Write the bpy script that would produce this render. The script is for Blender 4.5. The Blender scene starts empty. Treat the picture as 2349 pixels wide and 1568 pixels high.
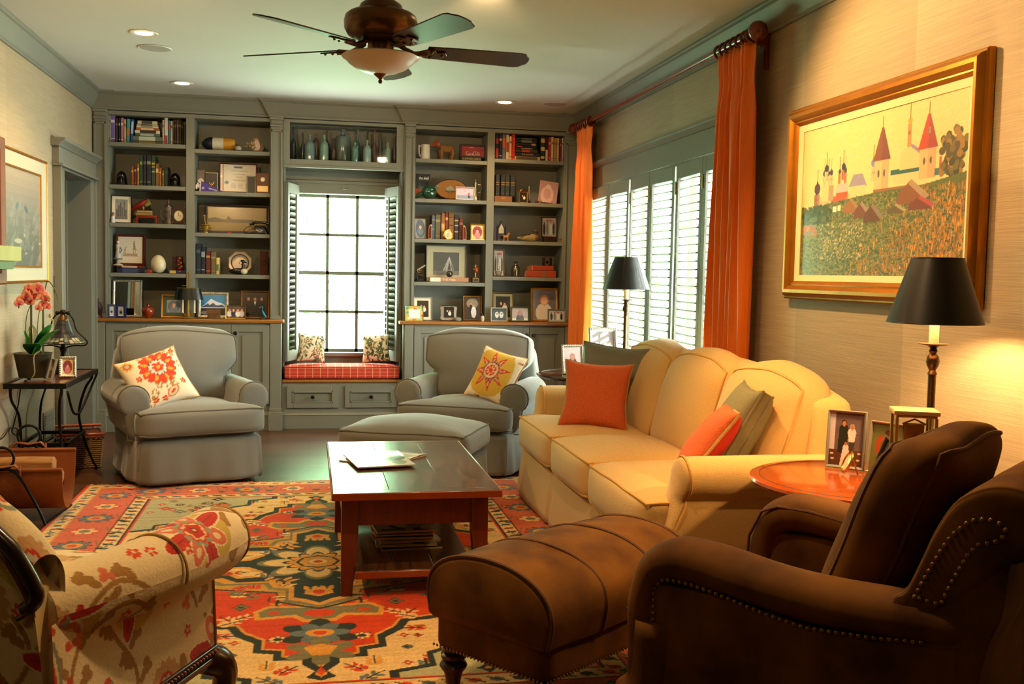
import bpy, math, random
import numpy as np
from mathutils import Vector, Matrix, Euler, noise
random.seed(7); rng = np.random.default_rng(11)
PI = math.pi
SC = bpy.context.scene
COL = SC.collection
# ------------------------------------------------------------------ camera model (metres, Z up, camera above the origin)
FPX, YAW, PITCH, ROLL, HC = 2324.82, .1978, -.0667, .0197, 1.3215
_cy, _sy, _cp, _sp = math.cos(YAW), math.sin(YAW), math.cos(PITCH), math.sin(PITCH)
FW = Vector((_sy*_cp, _cy*_cp, _sp)); _r0 = Vector((_cy, -_sy, 0)); _u0 = _r0.cross(FW)
RT = _r0*math.cos(ROLL) + _u0*math.sin(ROLL); UP = -_r0*math.sin(ROLL) + _u0*math.cos(ROLL)
def at(px, py, X=None, Y=None, Z=None):
    d = FW + RT*((px-1174.5)/FPX) - UP*((py-784)/FPX)
    t = X/d.x if X is not None else Y/d.y if Y is not None else (Z-HC)/d.z
    return Vector((0, 0, HC)) + d*t
cam = bpy.data.cameras.new('camera'); cam.sensor_width = 36; cam.lens = FPX/2349*36; cam.clip_start = .05
co = bpy.data.objects.new('camera', cam); COL.objects.link(co)
co.matrix_world = Matrix(((RT.x, UP.x, -FW.x, 0), (RT.y, UP.y, -FW.y, 0), (RT.z, UP.z, -FW.z, HC), (0, 0, 0, 1)))
SC.camera = co
# ------------------------------------------------------------------ colours and materials
def lin(c):
    if isinstance(c, str):
        c = c.lstrip('#'); c = [int(c[i:i+2], 16)/255 for i in (0, 2, 4)]
        return tuple(x/12.92 if x <= .04045 else ((x+.055)/1.055)**2.4 for x in c)
    return tuple(c)
_M = {}
def _new(name):
    m = bpy.data.materials.new(name); m.use_nodes = True; nt = m.node_tree
    return m, nt, nt.nodes['Principled BSDF']
def mat(name, col='#888888', rough=.5, metal=0, tex=None, amt=.2, scale=20, bump=0, bscale=None, stretch=(1, 1, 1), col2=None, sheen=0, coat=0, attr=False, spec=.5, emit=None, es=1, trans=0, ior=1.45, rvar=0):
    """one principled material: optional noise / wood / weave variation between two colours and a matching bump"""
    if name in _M: return _M[name]
    m, nt, b = _new(name); _M[name] = m; N, L = nt.nodes, nt.links
    c = lin(col); b.inputs['Base Color'].default_value = (*c, 1)
    b.inputs['Roughness'].default_value = rough; b.inputs['Metallic'].default_value = metal
    b.inputs['Specular IOR Level'].default_value = spec; b.inputs['IOR'].default_value = ior
    if sheen: b.inputs['Sheen Weight'].default_value = sheen; b.inputs['Sheen Roughness'].default_value = .4
    if coat: b.inputs['Coat Weight'].default_value = coat; b.inputs['Coat Roughness'].default_value = .12
    if trans: b.inputs['Transmission Weight'].default_value = trans
    if emit: b.inputs['Emission Color'].default_value = (*lin(emit), 1); b.inputs['Emission Strength'].default_value = es
    src = None
    if attr:
        a = N.new('ShaderNodeAttribute'); a.attribute_name = 'Col'; src = a.outputs['Color']; L.new(src, b.inputs['Base Color'])
    fac = None
    if tex or bump:
        tc = N.new('ShaderNodeTexCoord'); mp = N.new('ShaderNodeMapping'); mp.inputs['Scale'].default_value = stretch
        L.new(tc.outputs['Object'], mp.inputs['Vector'])
        if tex == 'wood':
            w = N.new('ShaderNodeTexNoise'); w.inputs['Scale'].default_value = scale; w.inputs['Detail'].default_value = 8; w.inputs['Distortion'].default_value = 1.2
            w.inputs['Roughness'].default_value = .65
        elif tex == 'weave':
            w = N.new('ShaderNodeTexWave'); w.inputs['Scale'].default_value = scale; w.inputs['Distortion'].default_value = 3; w.inputs['Detail'].default_value = 3
        elif tex == 'plaid':
            w = N.new('ShaderNodeTexBrick'); w.inputs['Scale'].default_value = scale
        else:
            w = N.new('ShaderNodeTexNoise'); w.inputs['Scale'].default_value = scale; w.inputs['Detail'].default_value = 6
        L.new(mp.outputs['Vector'], w.inputs['Vector']); fac = w.outputs['Fac']
        if tex:
            r = N.new('ShaderNodeValToRGB'); c2 = lin(col2) if col2 else tuple(x*(1-amt) for x in c)
            r.color_ramp.elements[0].position = .32; r.color_ramp.elements[1].position = .68
            r.color_ramp.elements[0].color = (*c2, 1); r.color_ramp.elements[1].color = (*c, 1); L.new(fac, r.inputs['Fac'])
            if attr:
                mx = N.new('ShaderNodeMix'); mx.data_type = 'RGBA'; mx.blend_type = 'MULTIPLY'; mx.inputs[0].default_value = 1
                L.new(src, mx.inputs[6]); L.new(r.outputs['Color'], mx.inputs[7]); L.new(mx.outputs[2], b.inputs['Base Color'])
            else: L.new(r.outputs['Color'], b.inputs['Base Color'])
        if rvar:
            mr = N.new('ShaderNodeMapRange'); mr.inputs['To Min'].default_value = max(0, rough-rvar); mr.inputs['To Max'].default_value = rough+rvar
            L.new(fac, mr.inputs['Value']); L.new(mr.outputs[0], b.inputs['Roughness'])
        if bump:
            bf = fac
            if bscale:
                w2 = N.new('ShaderNodeTexNoise'); w2.inputs['Scale'].default_value = bscale; w2.inputs['Detail'].default_value = 4
                L.new(mp.outputs['Vector'], w2.inputs['Vector']); bf = w2.outputs['Fac']
            bp = N.new('ShaderNodeBump'); bp.inputs['Strength'].default_value = min(1, bump); bp.inputs['Distance'].default_value = .004*max(1, bump)
            L.new(bf, bp.inputs['Height']); L.new(bp.outputs['Normal'], b.inputs['Normal'])
    return m
def pane(name, tint=(1, 1, 1), gl=.08):
    if name in _M: return _M[name]
    m = bpy.data.materials.new(name); m.use_nodes = True; nt = m.node_tree; nt.nodes.clear(); _M[name] = m
    o = nt.nodes.new('ShaderNodeOutputMaterial'); t = nt.nodes.new('ShaderNodeBsdfTransparent'); g = nt.nodes.new('ShaderNodeBsdfGlossy')
    x = nt.nodes.new('ShaderNodeMixShader'); f = nt.nodes.new('ShaderNodeLayerWeight'); f.inputs['Blend'].default_value = .5
    t.inputs['Color'].default_value = (*tint, 1); g.inputs['Roughness'].default_value = .02
    p = nt.nodes.new('ShaderNodeMath'); p.operation = 'POWER'; p.inputs[1].default_value = 5; nt.links.new(f.outputs['Facing'], p.inputs[0])
    a = nt.nodes.new('ShaderNodeMath'); a.operation = 'MULTIPLY_ADD'; a.inputs[1].default_value = .5; a.inputs[2].default_value = gl*.15; nt.links.new(p.outputs[0], a.inputs[0]); nt.links.new(a.outputs[0], x.inputs[0]); nt.links.new(t.outputs[0], x.inputs[1]); nt.links.new(g.outputs[0], x.inputs[2]); nt.links.new(x.outputs[0], o.inputs[0])
    return m
# ------------------------------------------------------------------ object helpers
def tag(o, label=None, cat=None, group=None, kind=None):
    if label: o['label'] = label
    if cat: o['category'] = cat
    if group: o['group'] = group
    if kind: o['kind'] = kind
    return o
def thing(name, label, cat, loc=(0, 0, 0), rz=0, group=None, rot=None):
    o = bpy.data.objects.new(name, None); COL.objects.link(o); o.empty_display_size = .05
    o.location = loc; o.rotation_euler = rot if rot else (0, 0, rz)
    return tag(o, label, cat, group)
class MB:
    def __init__(s): s.v = []; s.f = []; s.mi = []; s.c = None
    def add(s, vs, fs, mi=0, M=None):
        b = len(s.v)
        s.v += [tuple(M @ Vector(p)) if M else tuple(p) for p in vs]
        s.f += [tuple(i+b for i in f) for f in fs]; s.mi += [mi]*len(fs); return s
    def box(s, x0, x1, y0, y1, z0, z1, mi=0, M=None):
        x0, x1 = min(x0, x1), max(x0, x1); y0, y1 = min(y0, y1), max(y0, y1); z0, z1 = min(z0, z1), max(z0, z1)
        vs = [(x0, y0, z0), (x1, y0, z0), (x1, y1, z0), (x0, y1, z0), (x0, y0, z1), (x1, y0, z1), (x1, y1, z1), (x0, y1, z1)]
        return s.add(vs, [(0, 3, 2, 1), (4, 5, 6, 7), (0, 1, 5, 4), (1, 2, 6, 5), (2, 3, 7, 6), (3, 0, 4, 7)], mi, M)
    def prism(s, poly, a, b, axis='z', mi=0, M=None):
        n = len(poly); mk = {'z': lambda p, h: (p[0], p[1], h), 'y': lambda p, h: (p[0], h, p[1]), 'x': lambda p, h: (h, p[0], p[1])}[axis]
        vs = [mk(p, a) for p in poly]+[mk(p, b) for p in poly]
        fs = [tuple(range(n))[::-1], tuple(range(n, 2*n))]+[(i, (i+1) % n, n+(i+1) % n, n+i) for i in range(n)]
        return s.add(vs, fs, mi, M)
    def loft(s, rings, caps=True, closed=True, loop=False, mi=0, M=None):
        n = len(rings[0]); vs = [p for r in rings for p in r]; fs = []
        m = len(rings)
        for j in range(m if loop else m-1):
            for i in range(n if closed else n-1):
                fs.append((j*n+i, j*n+(i+1) % n, ((j+1) % m)*n+(i+1) % n, ((j+1) % m)*n+i))
        if caps and closed and not loop: fs += [tuple(range(n))[::-1], tuple(range((m-1)*n, m*n))]
        return s.add(vs, fs, mi, M)
    def lathe(s, prof, c=(0, 0, 0), n=24, mi=0, M=None, wob=None, ax='z'):
        rings = []
        for r, z in prof:
            rg = []
            for k in range(n):
                a = 2*PI*k/n; rr = max(r, 1e-4)*(wob(a, z) if wob else 1)
                p = (rr*math.cos(a), rr*math.sin(a), z)
                if ax == 'x': p = (z, p[0], p[1])
                if ax == 'y': p = (p[0], z, p[1])
                rg.append((c[0]+p[0], c[1]+p[1], c[2]+p[2]))
            rings.append(rg)
        return s.loft(rings, mi=mi, M=M)
    def tube(s, pts, r, n=8, closed=False, mi=0, M=None, flat=1):
        P = [Vector(p) for p in pts]; m = len(P); rings = []; up = None
        for i in range(m):
            a = P[(i-1) % m] if (closed or i > 0) else P[i]; b = P[(i+1) % m] if (closed or i < m-1) else P[i]
            t = (b-a); t = t.normalized() if t.length > 1e-9 else Vector((0, 0, 1))
            if up is None: up = Vector((0, 0, 1)) if abs(t.z) < .9 else Vector((1, 0, 0))
            u = (up - t*up.dot(t)); u = u.normalized() if u.length > 1e-6 else t.orthogonal().normalized(); w = t.cross(u); up = u
            rr = r[i] if isinstance(r, (list, tuple)) else r
            rings.append([tuple(P[i]+(u*math.cos(2*PI*k/n)*flat+w*math.sin(2*PI*k/n))*rr) for k in range(n)])
        return s.loft(rings, loop=closed, mi=mi, M=M)
    def ball(s, c, r, n=14, mi=0, M=None, sc=(1, 1, 1)):
        k = max(5, n//2)
        return s.add(*_ball(c, r, n, k, sc), mi, M)
    def soft(s, S, n=10, mi=0, M=None):
        idx = {}; vs = []; fs = []
        def vid(i, j, k):
            key = (i, j, k)
            if key not in idx: idx[key] = len(vs); vs.append(S(2*i/n-1, 2*j/n-1, 2*k/n-1))
            return idx[key]
        for a in range(n):
            for b in range(n):
                for q in (0, n):
                    F = [(vid(a, b, q), vid(a+1, b, q), vid(a+1, b+1, q), vid(a, b+1, q)), (vid(a, q, b), vid(a, q, b+1), vid(a+1, q, b+1), vid(a+1, q, b)), (vid(q, a, b), vid(q, a+1, b), vid(q, a+1, b+1), vid(q, a, b+1))]
                    fs += [f if q else f[::-1] for f in F]
        return s.add(vs, fs, mi, M)
    def build(s, name, mats, parent=None, smooth=True, bevel=0, sub=0, seg=2, ang=40, cols=None, label=None, M=None):
        me = bpy.data.meshes.new(name)
        vs = s.v if M is None else [tuple(M @ Vector(p)) for p in s.v]
        me.from_pydata(vs, [], s.f)
        mats = mats if isinstance(mats, (list, tuple)) else [mats]
        for m in mats: me.materials.append(m)
        if len(mats) > 1: me.polygons.foreach_set('material_index', s.mi)
        if cols is not None:
            ca = me.color_attributes.new('Col', 'FLOAT_COLOR', 'POINT')
            a = np.ones((len(s.v), 4), np.float32); a[:, :3] = cols; ca.data.foreach_set('color', a.ravel())
        me.update(); o = bpy.data.objects.new(name, me); COL.objects.link(o)
        if smooth:
            me.polygons.foreach_set('use_smooth', [True]*len(me.polygons))
            if not sub and ang < 180:
                try: me.set_sharp_from_angle(angle=math.radians(ang))
                except Exception: pass
        if bevel:
            b = o.modifiers.new('b', 'BEVEL'); b.width = bevel; b.segments = seg; b.limit_method = 'ANGLE'; b.angle_limit = math.radians(35)
            b.harden_normals = False
        if sub:
            q = o.modifiers.new('s', 'SUBSURF'); q.levels = sub; q.render_levels = sub
        if parent: o.parent = parent
        if label: o['label'] = label
        return o
def _ball(c, r, n, k, sc):
    vs = [(c[0], c[1], c[2]-r*sc[2])]; fs = []
    for j in range(1, k):
        th = -PI/2+PI*j/k
        for i in range(n): vs.append((c[0]+r*sc[0]*math.cos(th)*math.cos(2*PI*i/n), c[1]+r*sc[1]*math.cos(th)*math.sin(2*PI*i/n), c[2]+r*sc[2]*math.sin(th)))
    vs.append((c[0], c[1], c[2]+r*sc[2])); t = len(vs)-1
    for i in range(n):
        fs.append((0, 1+(i+1) % n, 1+i)); fs.append((t, t-n+i, t-n+(i+1) % n))
        for j in range(k-2): a = 1+j*n; fs.append((a+i, a+(i+1) % n, a+n+(i+1) % n, a+n+i))
    return vs, fs
def rotM(rx=0, ry=0, rz=0, loc=(0, 0, 0)): return Matrix.Translation(loc) @ Euler((rx, ry, rz)).to_matrix().to_4x4()
def wr(p, amp, sc=6, seed=0):
    v = noise.noise_vector(Vector((p[0]*sc+seed, p[1]*sc, p[2]*sc)))
    return (p[0]+v.x*amp, p[1]+v.y*amp, p[2]+v.z*amp)
def softf(hx, hy, hz, r, puff=(0, 0, 0), deform=None, amp=0, sc=6, seed=0, c=(0, 0, 0)):
    """surface function of a stuffed box: cube point -> rounded, puffed, wrinkled point"""
    def S(tx, ty, tz):
        p = [tx*hx, ty*hy, tz*hz]; h = (hx, hy, hz)
        q = [max(-(h[i]-r), min(h[i]-r, p[i])) for i in range(3)]; d = [p[i]-q[i] for i in range(3)]
        l = math.sqrt(sum(x*x for x in d))
        if l > 1e-9: p = [q[i]+d[i]/l*r for i in range(3)]
        bx, by, bz = 1-tx*tx, 1-ty*ty, 1-tz*tz
        p[0] += puff[0]*tx*by*bz; p[1] += puff[1]*ty*bx*bz; p[2] += puff[2]*(tz if tz > 0 else tz*.15)*bx*by
        p = (p[0]+c[0], p[1]+c[1], p[2]+c[2])
        if deform: p = deform(p)
        return wr(p, amp, sc, seed) if amp else p
    return S
def perim(S, tz=1, n=12, axis='z'):
    o = []
    for k in range(4*n):
        e, u = divmod(k, n); u = 2*u/n-1
        a, b = [(u, -1), (1, u), (-u, 1), (-1, -u)][e]
        o.append(S(a, b, tz) if axis == 'z' else S(a, tz, b) if axis == 'y' else S(tz, a, b))
    return o
# ------------------------------------------------------------------ canvas: patterns that belong to the cloth, paint or paper itself
class Cv:
    def __init__(s, w, h, nx, col='#ffffff'):
        s.w, s.h, s.nx = w, h, nx; s.ny = max(2, int(round(nx*h/w))); s.a = np.zeros((s.ny, s.nx, 3)); s.a[:] = lin(col)
        s.X, s.Y = np.meshgrid(np.linspace(0, w, nx), np.linspace(0, h, s.ny))
    def put(s, m, c, al=1): s.a[m] = s.a[m]*(1-al)+np.array(lin(c))*al; return s
    def bb(s, x0, y0, x1, y1):
        i = lambda v, L, n: int(np.clip(v/L*(n-1), -1, n))
        return slice(max(0, i(y0, s.h, s.ny)), max(0, i(y1, s.h, s.ny)+2)), slice(max(0, i(x0, s.w, s.nx)), max(0, i(x1, s.w, s.nx)+2))
    def sub(s, k, f, c, al):
        X, Y = s.X[k], s.Y[k]
        if X.size: m = f(X, Y); A = s.a[k]; A[m] = A[m]*(1-al)+np.array(lin(c))*al
        return s
    def rect(s, x0, y0, x1, y1, c, al=1): return s.sub(s.bb(x0, y0, x1, y1), lambda X, Y: (X >= x0) & (X <= x1) & (Y >= y0) & (Y <= y1), c, al)
    def ell(s, x, y, rx, ry, c, rot=0, al=1):
        cs, sn = math.cos(rot), math.sin(rot); r = max(rx, ry)
        return s.sub(s.bb(x-r, y-r, x+r, y+r), lambda X, Y: (((X-x)*cs+(Y-y)*sn)/rx)**2+((-(X-x)*sn+(Y-y)*cs)/ry)**2 <= 1, c, al)
    def poly(s, pts, c, al=1):
        def f(X, Y):
            m = np.zeros(X.shape, bool); n = len(pts)
            for i in range(n):
                x1, y1 = pts[i]; x2, y2 = pts[(i+1) % n]
                if y1 != y2: m ^= ((Y >= y1) != (Y >= y2)) & (X < (x2-x1)*(Y-y1)/(y2-y1)+x1)
            return m
        xs, ys = zip(*pts); return s.sub(s.bb(min(xs), min(ys), max(xs), max(ys)), f, c, al)
    def line(s, pts, w, c, al=1):
        for (x1, y1), (x2, y2) in zip(pts, pts[1:]):
            dx, dy = x2-x1, y2-y1; L = dx*dx+dy*dy+1e-12
            def f(X, Y): t = np.clip(((X-x1)*dx+(Y-y1)*dy)/L, 0, 1); return (X-x1-t*dx)**2+(Y-y1-t*dy)**2 <= (w/2)**2
            s.sub(s.bb(min(x1, x2)-w, min(y1, y2)-w, max(x1, x2)+w, max(y1, y2)+w), f, c, al)
        return s
    def petals(s, x, y, r0, r1, n, c, sh=.35, rot=0, pw=1):
        return s.sub(s.bb(x-r1, y-r1, x+r1, y+r1), lambda X, Y: np.hypot(X-x, Y-y) <= r0+(r1-r0)*np.abs(np.cos(n*(np.arctan2(Y-y, X-x)+rot)/2))**pw, c, 1)
    def grain(s, amt, seed=0, blk=1):
        g = np.random.default_rng(seed).normal(1, amt, (s.ny//blk+2, s.nx//blk+2)); g = np.repeat(np.repeat(g, blk, 0), blk, 1)[:s.ny, :s.nx]
        s.a *= g[..., None]; np.clip(s.a, 0, 1, s.a); return s
    def smp(s, u, v, tile=True):
        u, v = np.asarray(u)/s.w, np.asarray(v)/s.h
        if tile: u, v = u % 1, v % 1
        i = np.clip((u*(s.nx-1)).round().astype(int), 0, s.nx-1); j = np.clip((v*(s.ny-1)).round().astype(int), 0, s.ny-1)
        return s.a[j, i]
    def sheet(s, name, m, parent=None, x0=None, z0=0, y=0, plane='xz', wave=None, M=None):
        """flat sheet of paper / canvas / pile carrying the pattern, a vertex per stitch"""
        x0 = -s.w/2 if x0 is None else x0; X, Z = s.X+x0, s.Y+z0
        Y = np.full_like(X, y) if wave is None else y+wave(X, Z)
        P = np.stack([X, Y, Z], -1) if plane == 'xz' else np.stack([X, Z, Y], -1)
        me = bpy.data.meshes.new(name); nv = s.nx*s.ny; me.vertices.add(nv)
        P = P.reshape(-1, 3)
        if M is not None: R = np.array(M); P = P @ R[:3, :3].T+R[:3, 3]
        me.vertices.foreach_set('co', P.astype(np.float32).ravel())
        j, i = np.meshgrid(np.arange(s.ny-1), np.arange(s.nx-1), indexing='ij'); b = j*s.nx+i
        F = np.stack([b, b+1, b+1+s.nx, b+s.nx], -1).reshape(-1, 4); nf = len(F)
        me.loops.add(nf*4); me.loops.foreach_set('vertex_index', F.astype(np.int32).ravel())
        me.polygons.add(nf); me.polygons.foreach_set('loop_start', (np.arange(nf)*4).astype(np.int32)); me.polygons.foreach_set('loop_total', np.full(nf, 4, np.int32))
        me.update(calc_edges=True); me.validate()
        ca = me.color_attributes.new('Col', 'FLOAT_COLOR', 'POINT'); a = np.ones((nv, 4), np.float32); a[:, :3] = s.a.reshape(-1, 3); ca.data.foreach_set('color', a.ravel())
        me.materials.append(m); me.polygons.foreach_set('use_smooth', [True]*nf)
        o = bpy.data.objects.new(name, me); COL.objects.link(o)
        if parent: o.parent = parent
        return o
def text(s, size, m, parent, loc, rot=(PI/2, 0, 0), shear=0, ext=.0006, al='CENTER', name='lettering', bold=0, sx=1):
    c = bpy.data.curves.new(name, 'FONT'); c.body = s; c.size = size; c.extrude = ext; c.align_x = al; c.align_y = 'CENTER'; c.shear = shear; c.offset = bold; c.resolution_u = 4
    c.materials.append(m); f = bpy.data.objects.new(name, c); COL.objects.link(f); bpy.context.view_layer.update(); me = bpy.data.meshes.new_from_object(f.evaluated_get(bpy.context.evaluated_depsgraph_get())); bpy.data.objects.remove(f)
    o = bpy.data.objects.new(name, me); COL.objects.link(o); o.location = loc; o.rotation_euler = rot; o.scale = (sx, 1, 1); o.parent = parent
    return o
# ------------------------------------------------------------------ palette
PAINT = mat('sage_paint', '#77796c', .5, tex='noise', amt=.05, scale=3, bump=.05, bscale=60)
BRASS = mat('brass', '#b08a3a', .3, .7); DKMETAL = mat('bronze_metal', '#5a4630', .35, .9); IRON = mat('black_iron', '#14130f', .45, .6)
SILVER = mat('silver', '#c2bca8', .3, .65, bump=.3, bscale=90); GOLD = mat('gilt', '#b5802b', .38, .6, bump=.4, bscale=70)
DKWOOD = mat('dark_wood', '#2a1409', .35, tex='wood', amt=.4, scale=4, stretch=(8, 1, 8)); RDWOOD = mat('red_wood', '#5a1f0c', .3, tex='wood', amt=.35, scale=5, stretch=(8, 1, 8), coat=.3)
BLACK = mat('black', '#0b0b0b', .35); WHITE = mat('white', '#e9e6da', .5); CREAM = mat('cream_board', '#e4dcc4', .7)
PHOTO = mat('printed_paper', attr=True, rough=.25, coat=.3); GLASS = pane('picture_glass', gl=.08)
OAK = mat('oak_edge', '#9a6526', .4, tex='wood', amt=.3, scale=4, stretch=(1, 12, 12), coat=.2)
# ================================================================== the room
XL, XR, YB, YF, H, Y0 = -1.70, 2.288, 8.97, 8.643, 2.70, -2.2
YBASE, YCT, ZCT = 8.53, 8.495, .911
def struct(name, mb, m, **k):
    o = mb.build(name, m, **k)
    if not k.get('parent'): o['kind'] = 'structure'
    return o
def wallmat(name, col, axis):
    m, nt, b = _new(name); N, L = nt.nodes, nt.links
    tc = N.new('ShaderNodeTexCoord'); mp = N.new('ShaderNodeMapping'); mp.inputs['Scale'].default_value = (1.2, 1.2, 160); L.new(tc.outputs['Object'], mp.inputs['Vector'])
    n1 = N.new('ShaderNodeTexNoise'); n1.inputs['Scale'].default_value = 3; n1.inputs['Detail'].default_value = 7; L.new(mp.outputs[0], n1.inputs['Vector'])
    sx = N.new('ShaderNodeSeparateXYZ'); L.new(tc.outputs['Object'], sx.inputs[0])
    fl = N.new('ShaderNodeMath'); fl.operation = 'MULTIPLY'; fl.inputs[1].default_value = 1/.9; L.new(sx.outputs[axis], fl.inputs[0])
    f2 = N.new('ShaderNodeMath'); f2.operation = 'FLOOR'; L.new(fl.outputs[0], f2.inputs[0])
    wn = N.new('ShaderNodeTexWhiteNoise'); wn.noise_dimensions = '1D'; L.new(f2.outputs[0], wn.inputs['W'])
    r = N.new('ShaderNodeValToRGB'); c = lin(col); r.color_ramp.elements[0].position = .3; r.color_ramp.elements[1].position = .72
    r.color_ramp.elements[0].color = (*[x*.74 for x in c], 1); r.color_ramp.elements[1].color = (*[min(1, x*1.1) for x in c], 1); L.new(n1.outputs[0], r.inputs[0])
    hs = N.new('ShaderNodeHueSaturation'); mr = N.new('ShaderNodeMapRange'); mr.inputs['To Min'].default_value = .86; mr.inputs['To Max'].default_value = 1.08
    L.new(wn.outputs['Value'], mr.inputs['Value']); L.new(mr.outputs[0], hs.inputs['Value']); L.new(r.outputs[0], hs.inputs['Color']); L.new(hs.outputs[0], b.inputs['Base Color'])
    b.inputs['Roughness'].default_value = .62; bp = N.new('ShaderNodeBump'); bp.inputs['Strength'].default_value = .35; bp.inputs['Distance'].default_value = .003
    L.new(n1.outputs[0], bp.inputs['Height']); L.new(bp.outputs[0], b.inputs['Normal'])
    return m
GRASS = wallmat('grasscloth', '#a89a7c', 1)
def floormat():
    m, nt, b = _new('plank_floor'); N, L = nt.nodes, nt.links
    tc = N.new('ShaderNodeTexCoord'); br = N.new('ShaderNodeTexBrick'); L.new(tc.outputs['Object'], br.inputs['Vector'])
    br.inputs['Scale'].default_value = 1; br.inputs['Brick Width'].default_value = 1.3; br.inputs['Row Height'].default_value = .083; br.inputs['Mortar Size'].default_value = .0016
    br.inputs['Color1'].default_value = (*lin('#5a3c26'), 1); br.inputs['Color2'].default_value = (*lin('#442a18'), 1); br.inputs['Mortar'].default_value = (*lin('#120a05'), 1)
    mp = N.new('ShaderNodeMapping'); mp.inputs['Scale'].default_value = (2, 26, 1); L.new(tc.outputs['Object'], mp.inputs[0])
    n = N.new('ShaderNodeTexNoise'); n.inputs['Scale'].default_value = 2.4; n.inputs['Detail'].default_value = 8; n.inputs['Distortion'].default_value = .8; L.new(mp.outputs[0], n.inputs[0])
    mx = N.new('ShaderNodeMix'); mx.data_type = 'RGBA'; mx.blend_type = 'OVERLAY'; mx.inputs[0].default_value = .75
    L.new(br.outputs['Color'], mx.inputs[6]); L.new(n.outputs['Color'], mx.inputs[7]); 
    bw = N.new('ShaderNodeRGBToBW'); L.new(n.outputs['Color'], bw.inputs[0]); L.new(bw.outputs[0], mx.inputs[7]); L.new(mx.outputs[2], b.inputs['Base Color'])
    b.inputs['Roughness'].default_value = .33; bp = N.new('ShaderNodeBump'); bp.inputs['Strength'].default_value = .25; bp.inputs['Distance'].default_value = .002
    L.new(n.outputs[0], bp.inputs['Height']); L.new(bp.outputs[0], b.inputs['Normal'])
    return m
struct('floor', MB().box(XL-1.4, XR+.2, Y0, YB+.2, -.1, 0), floormat(), smooth=False)
CEIL = mat('ceiling_paint', '#cfd1c6', .75, tex='noise', amt=.03, scale=2)
struct('ceiling', MB().box(XL-1.4, XR+.2, Y0, YB+.2, H, H+.1), CEIL, smooth=False)
# left wall with the doorway
DY0, DY1, DZ = 7.49, 8.37, 1.99
struct('wall_left', MB().box(XL-.14, XL, Y0, DY0, 0, H).box(XL-.14, XL, DY1, YB, 0, H).box(XL-.14, XL, DY0, DY1, DZ, H), GRASS, smooth=False)
HALL = mat('hall_paint', '#4a3f2c', .8, tex='noise', amt=.1)
struct('wall_hall', MB().box(XL-1.3, XL-1.2, DY0-.8, YB, 0, H).box(XL-1.3, XL-.14, DY0-.9, DY0-.8, 0, H).box(XL-1.3, XL-.14, YB-.1, YB, 0, H), HALL, smooth=False)
d = MB()
d.box(XL, XL+.04, DY0-.14, DY0, 0, DZ+.0).box(XL, XL+.04, DY1, DY1+.14, 0, DZ)
d.box(XL+.0, XL+.055, DY0-.145, DY0-.115, 0, DZ).box(XL, XL+.055, DY1+.115, DY1+.145, 0, DZ)
d.box(XL, XL+.045, DY0-.15, DY1+.15, DZ, DZ+.13).box(XL, XL+.07, DY0-.165, DY1+.165, DZ+.0, DZ+.018)
d.prism([(XL, DZ+.13), (XL+.05, DZ+.13), (XL+.065, DZ+.15), (XL+.09, DZ+.165), (XL+.095, DZ+.185), (XL, DZ+.185)], DY0-.19, DY1+.17, 'y')
door = struct('door_1', d, PAINT, bevel=.003)
j = MB().box(XL-.16, XL+.042, DY0, DY0+.015, 0, DZ-.015).box(XL-.16, XL+.042, DY1-.015, DY1-.0005, 0, DZ-.015).box(XL-.16, XL+.042, DY0, DY1-.0005, DZ-.015, DZ-.0005).box(XL-.16, XL-.13, DY1-.03, DY1-.015, 0, DZ-.015)
j.build('jamb', PAINT, door, bevel=.002)
# right wall with the wide window opening
WY0, WY1, WZ0, WZ1 = 5.2, 8.08, .5, 2.04
struct('wall_right', MB().box(XR, XR+.16, Y0, WY0, 0, H).box(XR, XR+.16, WY1, YB, 0, H).box(XR, XR+.16, WY0, WY1, WZ1, H).box(XR, XR+.16, WY0, WY1, 0, WZ0), GRASS, smooth=False)
struct('wall_front', MB().box(XL-1.3, XR+.16, Y0-.1, Y0, 0, H), GRASS, smooth=False)
BX0, BX1 = -.218, .768      # window bay
p0 = at(683, 442, Y=YB-.02); p1 = at(885, 808, Y=YB-.02); GX0, GX1, GZ1, GZ0 = p0.x, p1.x, p0.z+.0, p1.z
struct('wall_back', MB().box(XL, GX0-.05, YB, YB+.16, 0, H).box(GX1+.05, XR, YB, YB+.16, 0, H).box(GX0-.05, GX1+.05, YB, YB+.16, GZ1+.05, H).box(GX0-.05, GX1+.05, YB, YB+.16, 0, GZ0-.05), PAINT, smooth=False)
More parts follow.
